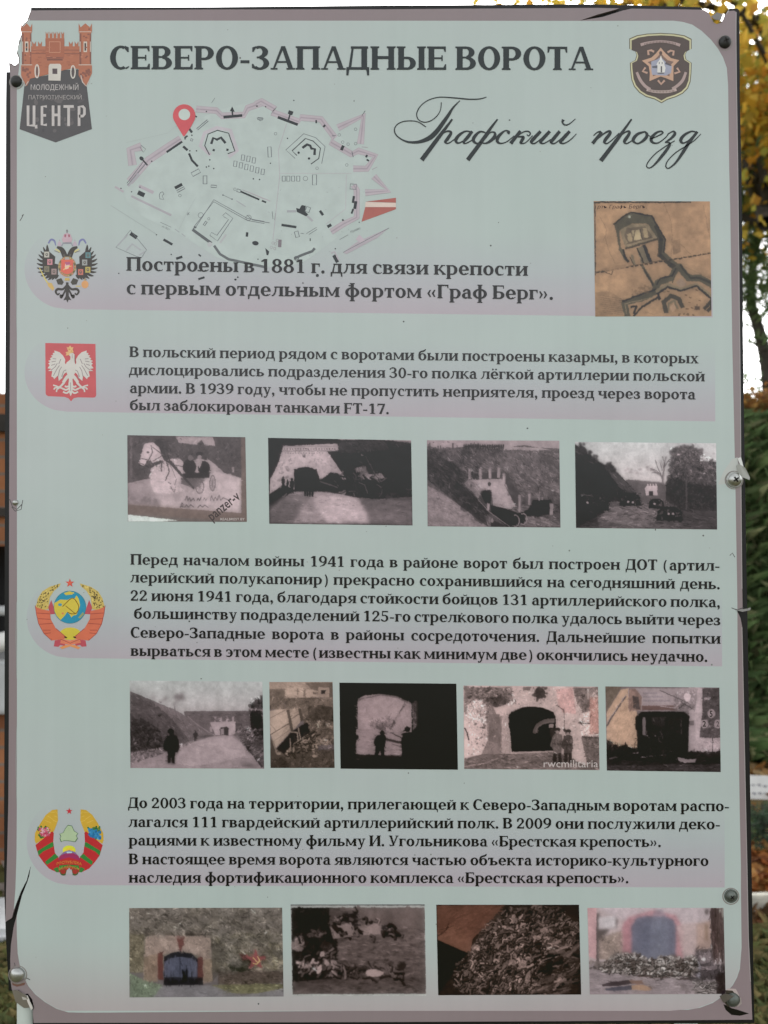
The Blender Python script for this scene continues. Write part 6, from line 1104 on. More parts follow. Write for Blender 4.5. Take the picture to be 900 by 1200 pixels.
p.sp([(54, 62), (858, 60), (864, 392), (520, 400), (490, 300), (480, 205), (130, 205), (54, 200)], 110, 10, 30, (74, 64, 60), (142, 128, 120), .4, 2.4, 15); p.f([(54, 62), (858, 60), (858, 200), (54, 190)], (128, 112, 108), .3); p.f([(55, 405), (150, 450), (230, 465), (180, 532), (54, 533)], (108, 116, 100), .6); p.f([(480, 215), (530, 240), (560, 330), (530, 400), (490, 450)], (74, 66, 60), .5)
HILL = [(54, 62), (858, 60), (864, 392), (520, 400), (490, 300), (480, 205), (130, 205), (125, 400), (54, 400)]
p.det(HILL, 1500, 22, 7, .3, 20, 40); p.det(HILL, 500, 10, 6, .45); p.det([(140, 215), (480, 210), (490, 450), (440, 450), (410, 310), (235, 305), (130, 450)], 260, 16, 6, .16); p.det([(236, 325), (410, 325), (410, 460), (236, 460)], 90, 40, 7, .12, 88, 6); p.f([(236, 425), (440, 425), (440, 466), (232, 468)], (38, 36, 42), .6); p.det([(54, 410), (230, 465), (180, 532), (54, 532)], 240, 12, 5, .25); p.det([(520, 400), (864, 394), (864, 500), (560, 500)], 380, 12, 6, .35, 3, 20); p.det([(180, 525), (260, 472), (480, 470), (640, 525)], 90, 50, 6, .06, 2); p.soft([(54, 62), (864, 62), (864, 530), (54, 530)], .9)
p.f([(718+(58 if i % 2 == 0 else 23)*math.sin(i*math.pi/5), 335-(58 if i % 2 == 0 else 23)*math.cos(i*math.pi/5)) for i in range(10)], (158, 66, 72)); p.l([(728, 318), (738, 340), (722, 356), (704, 352)], 6, (206, 164, 92), sm=4); p.l([(704, 322), (730, 350)], 5, (206, 164, 92))
p.done("colour photograph of the gate today with a red star", sharp=.45, sat=.7, con=1.3, gain=.93, wob=.06)

# 11: dim film frame, with a pale border
DM = lambda v: np.array([v, v*.86, v*.85])
p = Photo((330, 1050), 5, [(53, 48), (838, 47), (848, 582), (62, 585)], 11, 176)
p.r(40, 40, 860, 600, (168, 168, 166)); p.r(40, 40, 860, 53, (112, 112, 112)); p.f([(56, 66), (835, 65), (845, 570), (63, 573)], DM(96), tex=.15, ts=4)
p.f([(56, 66), (280, 66), (280, 180), (330, 260), (330, 470), (63, 560)], (44, 40, 40), tex=.2); p.f([(330, 66), (836, 66), (838, 200), (700, 230), (420, 230), (440, 120)], DM(118), .8, tex=.2, ts=6); p.f([(420, 240), (838, 200), (840, 420), (730, 470), (480, 440), (320, 360), (330, 280)], DM(112), tex=.2, ts=2.5, sx=3); p.f([(63, 500), (450, 470), (845, 470), (845, 570), (63, 572)], DM(96), .9, tex=.25, ts=2, sx=4)
p.f([(285, 180), (410, 150), (418, 230), (300, 250)], DM(150), tex=.2, ts=2); p.f([(60, 260), (110, 225), (135, 260), (120, 320), (62, 310)], DM(140), .9, sm=2); p.l([(95, 230), (110, 275)], 12, 40); p.f([(300, 130), (440, 90), (450, 140), (430, 220), (410, 150)], 46); p.f([(305, 130), (345, 128), (350, 142), (310, 148)], DM(130)); p.f([(470, 215), (545, 150), (580, 165), (575, 220)], DM(158), sm=2); p.f([(580, 180), (620, 165), (680, 210), (720, 225), (690, 240), (585, 235)], 54); p.f([(600, 175), (650, 185), (690, 215), (680, 225), (640, 200)], DM(160)); p.f([(600, 185), (620, 190), (600, 225)], DM(130)); p.l([(160, 235), (260, 215)], 10, DM(120)); p.sp([(160, 205), (230, 200), (230, 240), (160, 240)], 8, 6, 14, DM(96), DM(130), .8)
p.f([(330, 380), (370, 372), (460, 400), (520, 425), (480, 470), (330, 468)], DM(84), tex=.3); p.f([(340, 390), (430, 440), (430, 470), (330, 466)], 40); p.f([(495, 435), (540, 424), (600, 445), (570, 468), (500, 466)], DM(176)); p.f([(590, 410), (640, 400), (700, 470), (690, 490), (610, 465)], DM(120), tex=.25); p.e(700, 410, 24, 32, DM(62), 30); p.l([(640, 415), (690, 475)], 8, DM(170))
p.f([(225, 265), (285, 268), (310, 380), (250, 390)], DM(60)); 
for x, y, rx, ry, v, ro in [(238, 338, 20, 16, 190, -50), (262, 388, 24, 16, 170, 60), (220, 428, 16, 30, 190, 20), (196, 418, 12, 16, 170, 20), (300, 350, 16, 12, 160, 40), (310, 385, 20, 10, 150, 40), (150, 405, 40, 9, 150, -22), (110, 440, 18, 8, 140, -40), (310, 450, 26, 8, 170, 40), (285, 465, 20, 7, 150, 10), (322, 425, 10, 8, 170, 0), (300, 405, 14, 8, 130, 60)]: p.e(x, y, rx, ry, DM(v), ro, .95)
p.sp([(340, 250), (830, 220), (830, 420), (500, 400)], 70, 3, 9, DM(66), DM(92), .5, 4, 0); p.sp([(160, 480), (840, 480), (840, 565), (160, 565)], 60, 3, 7, DM(54), DM(80), .6, 5, 0); p.sp([(450, 90), (830, 80), (830, 160), (480, 150)], 20, 14, 30, DM(116), DM(138), .4, 1.5)
p.l([(733, 545), (733, 568)], 4, DM(130)); p.sp([(700, 553), (820, 553), (820, 562), (700, 562)], 26, 2, 4, DM(96), DM(124), .7, 1.5)
GR_ = [(330, 250), (838, 210), (840, 420), (845, 565), (160, 565), (330, 470)]
p.det(GR_, 700, 26, 6, .3, 2, 14); p.det([(60, 70), (280, 70), (330, 380), (70, 540)], 260, 30, 9, .5); p.det([(290, 70), (836, 70), (838, 200), (450, 220)], 220, 44, 12, .12, 10); p.soft([(440, 70), (836, 70), (836, 190), (480, 150)], 7)
p.limbs([(95, 360), (300, 300), (335, 470), (100, 470)], 70, 26, 12, DM(80), DM(196), -30)
for x, y, rx, ry, v, ro in [(238, 338, 17, 13, 190, -50), (262, 388, 20, 13, 176, 60), (220, 428, 13, 26, 190, 20), (310, 385, 18, 9, 156, 40), (150, 405, 36, 7, 156, -22), (310, 450, 24, 7, 170, 40)]: p.e(x, y, rx, ry, DM(v), ro, .85)
if 1: pass; p.limbs([(330, 375), (600, 400), (720, 420), (700, 485), (340, 470)], 50, 60, 10, DM(50), DM(140), 18); p.limbs([(300, 90), (450, 90), (720, 190), (700, 230), (300, 240)], 46, 44, 12, DM(40), DM(170), 20); p.f([(495, 435), (540, 424), (600, 445), (570, 468), (500, 466)], DM(180), sm=2); p.f([(470, 215), (540, 155), (575, 170), (570, 218)], DM(150), .7, sm=2); p.e(706, 410, 20, 28, DM(54), 30); p.soft([(56, 66), (835, 66), (845, 570), (63, 570)], 1.2)
p.done("dim photograph of figures lying on the ground, pale border", wob=.1, gain=.86, con=1.3)

# 12: pile beside a stone edge
BRN = lambda v: np.array([v, v*.84, v*.8])
p = Photo((500, 1050), 4.737, [(53, 47), (845, 47), (857, 545), (64, 549)], 12, 60)
p.r(40, 40, 870, 560, BRN(56), tex=.2); p.f([(55, 50), (420, 48), (380, 110), (300, 180), (255, 235), (200, 200), (120, 165), (60, 215)], (112, 76, 66), tex=.1, ts=6); p.f([(110, 165), (150, 160), (255, 235), (240, 312), (220, 310), (60, 240), (60, 210)], (122, 84, 72), tex=.08); p.l([(120, 168), (90, 205), (60, 218)], 6, (70, 48, 44)); p.f([(60, 240), (220, 312), (240, 325), (160, 400), (64, 545)], (34, 33, 31))
PIL = [(300, 190), (430, 70), (620, 55), (740, 60), (840, 170), (855, 330), (840, 470), (760, 540), (260, 545), (150, 480), (170, 370), (250, 300)]
p.f(PIL, BRN(84), tex=.3, ts=2.4); p.sp(PIL, 330, 6, 15, BRN(50), BRN(150), .85, 2.6, -35); p.sp([(280, 250), (520, 100), (560, 300), (560, 540), (180, 480)], 170, 5, 13, BRN(60), BRN(176), .85, 2.4)
for x, y, rx, ry, v, ro in [(480, 125, 14, 32, 150, 10), (650, 188, 26, 16, 170, -10), (612, 228, 28, 13, 160, 10), (478, 366, 24, 20, 168, 20), (530, 375, 26, 30, 165, 10), (400, 370, 22, 14, 160, -10), (560, 470, 22, 50, 128, 15), (440, 440, 40, 20, 124, 10), (370, 500, 18, 40, 140, -20), (310, 280, 14, 26, 140, 10), (480, 300, 60, 16, 128, -12), (780, 248, 30, 12, 140, -5), (660, 470, 60, 44, 88, 10), (740, 370, 60, 40, 78, 10), (620, 360, 40, 24, 100, -20), (700, 290, 60, 40, 74, 10)]: p.e(x, y, rx, ry, BRN(v), ro, .8, tex=.15)
p.f([(760, 380), (850, 390), (850, 440), (765, 425)], (40, 36, 34)); p.f([(760, 50), (845, 50), (845, 160), (790, 170)], BRN(52), .8); p.f([(690, 490), (760, 495), (740, 515)], BRN(140)); p.sp([(300, 60), (420, 60), (330, 190)], 20, 2, 5, BRN(40), BRN(60), .0)
p.limbs(PIL, 1500, 30, 9, BRN(50), BRN(156), -40); p.limbs([(280, 250), (520, 100), (600, 300), (560, 540), (180, 480)], 560, 30, 9, BRN(64), BRN(184), -50); p.det([(690, 250), (855, 250), (855, 540), (600, 540)], 160, 50, 16, .3, -20); p.limbs([(150, 440), (300, 400), (300, 540), (160, 520)], 60, 34, 10, BRN(50), BRN(150))
for x, y, rx, ry, ro in [(480, 125, 12, 28, 10), (650, 188, 22, 13, -10), (612, 228, 24, 11, 10), (478, 366, 20, 16, 20), (530, 375, 22, 24, 15), (560, 450, 13, 36, 12)]: p.e(x, y, rx, ry, BRN(160), ro, .75); p.e(x+4, y+5, rx*.5, ry*.4, BRN(96), ro, .5)
p.det([(55, 50), (420, 48), (255, 235), (60, 210)], 120, 60, 12, .08, -20)
p.done("brown photograph of a dense heap beside a stone slab", sharp=.5, gain=.95)

# 13: misty blue gateway with debris in the foreground
p = Photo((680, 1050), 5, [(41, 68), (838, 68), (850, 572), (55, 575)], 13, 150)
p.r(30, 60, 860, 380, (160, 142, 144), tex=.05, ts=8); p.f([(90, 60), (760, 60), (760, 160), (240, 140)], (166, 150, 156), .8); p.f([(41, 68), (95, 68), (95, 370), (45, 350)], (176, 134, 138)); p.f([(240, 180), (280, 120), (430, 78), (560, 110), (605, 190), (600, 360), (250, 360)], (168, 120, 128)); p.f([(250, 150), (300, 120), (300, 360), (245, 360)], (160, 108, 116), .8); p.f([(555, 140), (600, 180), (595, 365), (555, 365)], (164, 114, 120), .8)
p.f([(298, 175), (330, 125), (380, 116), (500, 118), (545, 140), (558, 180), (556, 360), (500, 390), (380, 385), (300, 350)], (98, 98, 116), tex=.06, ts=8); p.f([(420, 120), (480, 80), (520, 200), (500, 380), (410, 380)], (118, 118, 134), .5, sm=3); p.e(458, 286, 6, 5, (150, 150, 160))
p.f([(110, 240), (240, 200), (245, 370), (110, 370)], (136, 116, 106), .8, tex=.1); p.r(92, 100, 108, 380, (84, 74, 74)); p.f([(105, 120), (205, 115), (215, 150), (205, 185), (105, 190)], (170, 160, 164), tex=.08); p.f([(205, 118), (218, 150), (207, 190)], (74, 66, 66)); p.f([(95, 195), (170, 190), (120, 250), (95, 260)], (84, 74, 74)); p.l([(110, 95), (112, 120)], 6, (110, 96, 96))
p.f([(680, 160), (760, 140), (765, 300), (680, 320)], (158, 130, 122), tex=.08); p.l([(735, 165), (738, 255)], 12, (130, 104, 86)); p.f([(560, 170), (680, 150), (680, 340), (600, 350)], (166, 142, 142), .8, tex=.06); p.r(730, 75, 748, 105, (80, 70, 70)); p.f([(762, 70), (838, 70), (848, 400), (768, 400)], (74, 58, 58), tex=.15, ts=4, ); p.l([(776, 80), (780, 380)], 10, (60, 46, 48)); p.l([(812, 110), (818, 380)], 12, (92, 74, 72)); p.e(820, 85, 12, 12, (150, 146, 140))
p.f([(50, 380), (850, 370), (850, 575), (55, 575)], (132, 118, 120), tex=.06, ts=6, sx=2); p.f([(50, 400), (400, 460), (640, 470), (850, 480), (850, 572), (55, 575)], (138, 124, 128), .8, tex=.06, sx=3)
HP = [(120, 400), (215, 335), (330, 335), (400, 375), (540, 345), (600, 370), (660, 345), (690, 430), (640, 460), (460, 465), (250, 445), (130, 440)]
p.f(HP, (112, 96, 92), tex=.3); p.sp(HP, 230, 6, 15, (70, 58, 56), (188, 176, 172), .85, 2); p.sp([(60, 380), (120, 370), (130, 430), (60, 420)], 20, 5, 12, (60, 52, 52), (130, 116, 112), .8); p.f([(330, 460), (420, 450), (560, 470), (480, 480), (340, 472)], (84, 68, 66)); p.e(250, 425, 36, 14, (170, 156, 156), -10); p.e(190, 435, 40, 14, (92, 78, 74), 5)
p.f([(125, 515), (180, 500), (280, 490), (300, 510), (230, 522), (130, 526)], (62, 52, 56)); p.f([(145, 540), (200, 530), (300, 522), (300, 545), (200, 552), (150, 550)], (76, 74, 86)); p.f([(280, 490), (360, 495), (370, 512), (300, 512)], (120, 90, 80)); p.f([(300, 520), (370, 515), (420, 545), (395, 552), (300, 545)], (160, 124, 100)); p.e(405, 535, 14, 12, (110, 90, 84))
p.f([(675, 310), (770, 305), (775, 400), (850, 400), (850, 480), (690, 490), (665, 480)], (70, 62, 66), .9, tex=.2); p.f([(690, 330), (770, 320), (770, 380), (700, 400)], (122, 108, 112)); p.r(684, 380, 700, 480, (128, 122, 132)); p.f([(700, 410), (800, 405), (800, 425), (700, 430)], (118, 104, 108)); p.e(718, 370, 14, 10, (180, 170, 172)); p.f([(640, 470), (700, 470), (700, 510), (640, 490)], (60, 54, 56)); p.f([(560, 480), (640, 475), (640, 490), (560, 490)], (74, 62, 62)); p.sp([(670, 500), (790, 500), (790, 570), (670, 570)], 30, 5, 12, (90, 80, 80), (170, 160, 158), .7); p.f([(790, 460), (850, 440), (850, 572), (796, 570)], (44, 36, 38), tex=.2); p.sp([(560, 500), (660, 500), (660, 570), (570, 560)], 16, 3, 8, (104, 92, 92), (118, 106, 106), .6)
p.soft([(95, 70), (760, 70), (760, 360), (95, 360)], 4); p.limbs(HP, 700, 24, 10, (76, 64, 62), (200, 190, 186), 0); p.det(HP, 220, 12, 6, .5); p.det([(50, 440), (850, 480), (850, 572), (55, 572)], 260, 44, 6, .16, 2, 8); p.det([(680, 300), (850, 300), (850, 570), (660, 500)], 260, 24, 7, .5); p.det([(762, 70), (838, 70), (848, 400), (768, 400)], 70, 90, 8, .25, 88, 4); p.det([(100, 230), (245, 210), (245, 360), (110, 360)], 90, 24, 10, .15); p.limbs([(670, 500), (790, 500), (790, 570), (660, 560)], 40, 34, 8, (90, 80, 80), (176, 166, 164), 0)
p.f([(125, 515), (180, 500), (280, 490), (300, 510), (230, 522), (130, 526)], (58, 48, 52)); p.f([(145, 540), (200, 530), (300, 522), (300, 545), (200, 552), (150, 550)], (72, 70, 82)); p.f([(280, 490), (360, 495), (370, 512), (300, 512)], (116, 88, 78), .9); p.f([(300, 520), (370, 515), (420, 545), (395, 552), (300, 545)], (160, 124, 100), .9)
p.done("misty colour photograph of a blue gateway behind debris", sharp=.55, sat=.85, con=1.1)

# 14: brown drawing of the fort
TB = lambda v: np.array([v, v*.765, v*.575])
p = Photo((680, 220), 5.294, [(82, 84), (803, 86), (813, 797), (92, 800)], 14, 150)
p.r(70, 75, 830, 810, TB(164), tex=.06, ts=12); p.f([(80, 80), (400, 80), (220, 240), (240, 460), (90, 520)], TB(172), .5); p.f([(300, 420), (810, 500), (810, 800), (560, 800), (280, 700)], TB(156), .5)
for q in [[(510, 90), (565, 230), (560, 430)], [(760, 110), (800, 300)], [(600, 470), (800, 560)], [(150, 300), (180, 400), (215, 470)], [(620, 350), (680, 410)], [(120, 180), (160, 260), (140, 330)], [(100, 520), (280, 480)], [(400, 770), (460, 790)]]: p.l(q, 4, TB(138), .8, 3)
p.f([(565, 330), (615, 320), (620, 400), (575, 415)], TB(142), tex=.15)
p.f([(90, 650), (180, 640), (270, 700), (265, 795), (95, 795)], TB(144), .8, tex=.12, ts=3)
for k in range(9): p.l([(110+k*4, 665+k*14), (255, 690+k*12)], 3, TB(116), .7)
GRN, GD_, TAN = (84, 78, 62), (36, 33, 27), (138, 118, 92)
p.f([(208, 225), (270, 175), (300, 150), (370, 160), (440, 175), (480, 240), (525, 310), (520, 400), (600, 470), (590, 520), (560, 500), (485, 430), (480, 330), (420, 225), (320, 220), (240, 270), (250, 370), (300, 455), (280, 460), (240, 390), (225, 300)], GRN, tex=.1); p.l([(208, 225), (285, 165), (310, 152), (440, 175), (485, 250), (525, 320), (515, 400)], 9, GD_); p.l([(470, 240), (500, 320), (490, 420), (560, 480), (600, 500)], 26, GD_, .6)
p.f([(245, 265), (320, 222), (420, 230), (480, 320), (280, 385)], TAN, tex=.1); p.f([(270, 300), (290, 250), (400, 240), (450, 310), (300, 350)], (104, 86, 70), .9, tex=.15); p.f([(315, 265), (365, 260), (380, 320), (330, 325)], (172, 150, 116)); p.f([(385, 250), (410, 250), (420, 310), (395, 310)], (164, 140, 106)); p.f([(285, 290), (310, 280), (325, 330), (300, 335)], (160, 136, 104)); p.l([(280, 378), (480, 318)], 12, (74, 62, 50)); p.l([(285, 350), (440, 305)], 5, (86, 70, 56)); p.l([(370, 260), (385, 320)], 8, (78, 66, 54)); p.l([(340, 262), (325, 325)], 6, (90, 76, 60))
p.f([(345, 375), (400, 355), (445, 465), (400, 465), (380, 475)], (116, 102, 82)); p.l([(395, 360), (435, 465)], 20, GD_); p.l([(350, 375), (390, 465)], 8, GD_); p.l([(265, 385), (275, 430), (295, 460)], 14, GD_); p.l([(318, 420), (335, 480)], 14, (118, 104, 82)); p.l([(305, 430), (330, 480)], 4, GD_)
p.l([(380, 480), (460, 620)], 20, GRN); p.l([(392, 500), (455, 615)], 9, GD_); p.l([(100, 528), (200, 505), (440, 462), (600, 440), (800, 408)], 5, TB(110))
for k in range(24): x = 100+k*30; y = 526-(x-100)*.17; p.l([(x, y), (x+16, y-3)], 9, (58, 46, 36))
p.f([(145, 500), (280, 475), (280, 500), (160, 520)], TB(146), .8); p.l([(145, 520), (190, 540), (200, 515)], 5, (70, 56, 44))
p.l([(460, 640), (480, 590), (560, 560), (590, 510), (610, 490), (670, 560), (740, 560), (810, 600)], 40, GRN); p.l([(470, 600), (500, 560), (570, 545), (590, 500)], 9, GD_); p.l([(620, 480), (680, 560), (740, 560), (810, 590)], 13, (48, 48, 42)); p.l([(460, 650), (540, 600), (620, 630), (720, 600), (810, 670)], 20, TAN); p.l([(475, 660), (540, 615), (620, 640), (720, 610), (810, 690)], 12, GD_); p.f([(590, 590), (625, 560), (660, 600), (620, 620)], (150, 122, 104)); p.l([(600, 500), (570, 590)], 8, (76, 70, 56))
p.l([(460, 650), (400, 680), (270, 715), (290, 790)], 36, GRN); p.l([(470, 630), (380, 660), (260, 705)], 12, GD_); p.l([(480, 680), (380, 740), (330, 795)], 12, GD_); p.l([(310, 740), (345, 735), (330, 780)], 12, GD_); p.l([(285, 780), (275, 720), (450, 680)], 5, TAN); p.l([(490, 690), (480, 660)], 18, GD_)
p.l([(530, 770), (515, 710), (560, 670), (610, 690), (630, 740)], 26, (64, 58, 48)); p.l([(545, 760), (545, 720), (580, 700), (600, 750)], 12, (118, 104, 82)); p.f([(555, 740), (580, 712), (590, 750), (570, 770)], (176, 136, 110)); p.l([(770, 750), (812, 700), (812, 740), (790, 765)], 20, (60, 54, 46))
for x, y in [(655, 665), (680, 680), (675, 710), (720, 635), (740, 700), (690, 745), (660, 750), (545, 640), (520, 645)]: p.l([(x-8, y), (x+8, y+3)], 6, (104, 74, 52))
p.r(706, 735, 738, 760, (84, 62, 48)); p.l([(722, 722), (722, 738)], 5, (84, 62, 48)); p.sp([(610, 780), (700, 780), (700, 795), (610, 795)], 10, 3, 7, (100, 74, 54), (112, 84, 60), .8); p.e(305, 180, 8, 8, (170, 170, 156)); p.l([(290, 185), (300, 170), (318, 172)], 5, (120, 120, 104)); p.sp([(300, 640), (420, 600), (440, 640), (320, 670)], 20, 4, 10, (120, 90, 66), (140, 106, 78), .6)
p.l([(84, 90), (683, 90)], 9, (40, 38, 36)); p.l([(88, 88), (92, 540)], 7, (60, 56, 54))
def ex(t):
    t.sans("ртъ Графъ", 104, 286, 130, 22, (58, 42, 30), slant=.2); t.sans("Бергъ.", 300, 410, 130, 24, (58, 42, 30), slant=.2)
p.done("brown hand drawn plan of a fort with handwriting", extra=ex, name="fort_drawing", wob=.3, mott=.08, con=1.42, gain=.9, sat=.93, sharp=.45, grain=.03)
# ------------------------------------------------------------------ ground and rampart
def sstep(t): t = np.clip(t, 0, 1); return t*t*(3-2*t)
def gh(X, Y):
    d = Y+DIST; X = np.asarray(X, float)
    ramp = sstep((d-5.7)/3.0)*2.35*sstep((X+1.2)/2.2)
    return ramp + .03*np.sin(X*1.7+1)*np.sin(Y*1.3)*np.clip((d-2)/3, 0, 1)
def axis(vals): return np.unique(np.concatenate(vals))
xs = axis([np.linspace(-400, -20, 12), np.linspace(-20, 20, 161), np.linspace(20, 400, 12)]); ys = axis([np.linspace(-30, -2, 12), np.linspace(-2, 14, 129), np.linspace(14, 60, 24), np.linspace(60, 600, 12)])
gx, gy = np.meshgrid(xs, ys); gz = gh(gx, gy)
i = (np.arange(len(ys)-1)[:, None]*len(xs)+np.arange(len(xs)-1)[None]).ravel(); fs = np.stack([i, i+1, i+len(xs)+1, i+len(xs)], 1)
gm = mat("ground_turf", (.06, .075, .03), rough=.95, spec=.1, noise=(3, .5), bump=(40, .6, .02))
t = gm.node_tree; b = t.nodes["Principled BSDF"]; tc = t.nodes.new("ShaderNodeTexCoord"); nz = t.nodes.new("ShaderNodeTexNoise"); nz.inputs["Scale"].default_value = 1.6; nz.inputs["Detail"].default_value = 8
rp = t.nodes.new("ShaderNodeValToRGB"); rp.color_ramp.elements[0].position = .36; rp.color_ramp.elements[0].color = (.045, .07, .022, 1); rp.color_ramp.elements[1].position = .66; rp.color_ramp.elements[1].color = (.13, .085, .04, 1)
t.links.new(tc.outputs["Object"], nz.inputs["Vector"]); t.links.new(nz.outputs["Fac"], rp.inputs[0]); t.links.new(rp.outputs[0], b.inputs["Base Color"])
struct(meshobj("ground", np.stack([gx, gy, gz], -1).reshape(-1, 3).tolist(), fs.tolist(), gm, smooth=True))
rg = np.random.default_rng(7)
def blades(name, X, Y, L, wd, cols, lean=.6):
    n = len(X); Z = gh(X, Y); a = rg.uniform(0, 2*np.pi, n); ln = L*rg.uniform(.5, 1.3, n); k = rg.normal(0, lean, (n, 2))
    bx, by = np.cos(a)*wd, np.sin(a)*wd
    v = np.stack([np.stack([X-bx, Y-by, Z-.01], 1), np.stack([X+bx, Y+by, Z-.01], 1), np.stack([X+bx*.7+k[:, 0]*ln*.45, Y+by*.7+k[:, 1]*ln*.45, Z+ln*.62], 1), np.stack([X+k[:, 0]*ln, Y+k[:, 1]*ln-.2*ln, Z+ln*.8], 1)], 1).reshape(-1, 3)
    f = np.arange(4*n).reshape(n, 4); c = np.asarray(cols)[rg.integers(0, len(cols), n)]*rg.uniform(.7, 1.3, (n, 1))
    return struct(meshobj(name, v.tolist(), f.tolist(), M_FOIL, cols=c), "stuff")
GC = [(.11, .17, .065), (.085, .145, .05), (.13, .18, .07), (.21, .22, .11), (.10, .155, .06)]
OG = [(.10, .11, .04), (.13, .125, .05), (.16, .14, .06), (.09, .11, .045), (.2, .16, .07)]
n = 135000; d = 5.5+rg.random(n)*3.7; X = rg.uniform(-1.2, 6.6, n); blades("long_grass", X, d-DIST, .24, .0042, GC)
n = 22000; d = 2.4+rg.random(n)*.95; X = rg.uniform(-1.6, 3.2, n); blades("short_grass", X, d-DIST, .085, .003, OG)
def litter(name, X, Y, z0, sz, cols, kind="stuff", label=None):
    n = len(X); a = rg.uniform(0, 6.28, n); tl = rg.normal(0, .5, (n, 2)); s = sz*rg.uniform(.6, 1.3, n); q = []
    for u, w_ in ((1, 0), (.25, .55), (-.8, .2), (-.5, -.45), (.3, -.6)):
        x = (u*np.cos(a)-w_*np.sin(a))*s; y = (u*np.sin(a)+w_*np.cos(a))*s; q.append(np.stack([X+x, Y+y, gh(X, Y)+z0+x*tl[:, 0]+y*tl[:, 1]], 1))
    v = np.stack(q, 1).reshape(-1, 3); f = np.arange(5*n).reshape(n, 5); c = np.asarray(cols)[rg.integers(0, len(cols), n)]*rg.uniform(.7, 1.3, (n, 1))
    o = meshobj(name, v.tolist(), f.tolist(), M_FOIL, cols=c); return struct(o, kind) if kind else o
OC = [(.34, .13, .035), (.26, .09, .03), (.42, .2, .06), (.2, .08, .03), (.46, .26, .09)]
n = 900; r = np.sqrt(rg.random(n)); a = rg.uniform(0, 6.28, n); X = 1.75+r*np.cos(a)*.55; Y = 2.86+r*np.sin(a)*.2; litter("leaf_heap", X, Y, .012+.06*(1-r*r)*rg.random(n)+.01, .045, OC)
n = 1500; X = rg.uniform(.5, 3.4, n); Y = rg.uniform(1.3, 4.6, n); litter("fallen_leaves", X, Y, .03, .03, OC+[(.15, .09, .04)])
n = 1500; X = rg.uniform(1.0, 2.4, n); d = rg.uniform(3.12, 3.52, n); litter("brown_leaves", X, d-DIST, .01, .04, [(.16, .09, .04), (.12, .075, .035), (.2, .11, .05)])
n = 900; X = rg.uniform(.9, 4, n); Y = 4.15+rg.random(n)*.4; litter("fallen_leaves", X, Y, .04, .05, [(.5, .3, .12), (.4, .2, .07), (.52, .38, .2)])
n = 1400; X = rg.uniform(-4, -.2, n); Y = rg.uniform(1.2, 2.9, n); litter("fallen_leaves", X, Y, .02, .04, OC[:1]+[(.24, .2, .17), (.3, .26, .23), (.36, .32, .29), (.2, .16, .13), (.28, .22, .17)])

# ------------------------------------------------------------------ small things beside the board, right
def boxv(x0, y0, z0, x1, y1, z1): return [(x0, y0, z0), (x1, y0, z0), (x1, y1, z0), (x0, y1, z0), (x0, y0, z1), (x1, y0, z1), (x1, y1, z1), (x0, y1, z1)], [(0, 3, 2, 1), (4, 5, 6, 7), (0, 1, 5, 4), (1, 2, 6, 5), (2, 3, 7, 6), (3, 0, 4, 7)]
def bevel(o, w_=.01, seg=2):
    import bmesh
    bm = bmesh.new(); bm.from_mesh(o.data); bmesh.ops.bevel(bm, geom=bm.edges[:], offset=w_, segments=seg, affect='EDGES'); bm.to_mesh(o.data); bm.free()
M_PLANK = mat("flaking_white_paint", (.36, .345, .29), rough=.8, noise=(11, .45), bump=(50, .4, .003))
v, f = boxv(-1.1, -.02, 0, 1.1, .02, .078)
pk = meshobj("plank", v, f, M_PLANK); bevel(pk, .006); pk.location = (1.75, 3.56-DIST, .0); pk.rotation_euler = (0, R(-.6), R(4)); tag(pk, "low white painted plank lying on edge in the grass right of the board", "plank")
M_PLATE = mat("white_plate", (.62, .62, .6), rough=.6, noise=(12, .1)); M_SCR = mat("faint_marks", (.2, .2, .22), rough=.7)
v, f = boxv(-.2, -.008, 0, .2, .008, .15)
pt = meshobj("small_plate", v, f, M_PLATE); bevel(pt, .004); pt.location = (2.08, 4.86-DIST, .0); pt.rotation_euler = (R(-14), 0, R(-6)); tag(pt, "small white plate with faint scribbles standing low in the leaves", "plate")
for row in range(2):
    mv, mf = [], []
    for k in range(11):
        x = -.15+k*.03; z = .095-row*.045+rg.uniform(-.006, .006); k0 = len(mv); mv += [(x, -.0092, z), (x+.02, -.0092, z+rg.uniform(-.008, .008)), (x+.02, -.0092, z+.007), (x, -.0092, z+.008)]; mf.append((k0, k0+1, k0+2, k0+3))
    s_ = meshobj("scribble", mv, mf, M_SCR); s_.parent = pt

# ------------------------------------------------------------------ trees
M_BARK = mat("bark", (.05, .043, .034), rough=.9, noise=(9, .4), bump=(18, .6, .02))
def limb(pts, r0, r1, n=7):
    q = catmull(pts, 5); m_ = len(q); v, f = [], []
    for k in range(m_):
        d_ = Vector(q[min(k+1, m_-1)]-q[max(k-1, 0)]).normalized(); u = d_.orthogonal().normalized(); w_ = d_.cross(u); r = r0+(r1-r0)*k/(m_-1)
        for j in range(n): a = 2*math.pi*j/n; p_ = Vector(q[k])+(u*math.cos(a)+w_*math.sin(a))*r; v.append(tuple(p_))
    for k in range(m_-1):
        for j in range(n): f.append((k*n+j, k*n+(j+1) % n, (k+1)*n+(j+1) % n, (k+1)*n+j))
    return v, f
def join(parts):
    v, f = [], []
    for a, b in parts: k = len(v); v += list(a); f += [tuple(i+k for i in q) for q in b]
    return v, f
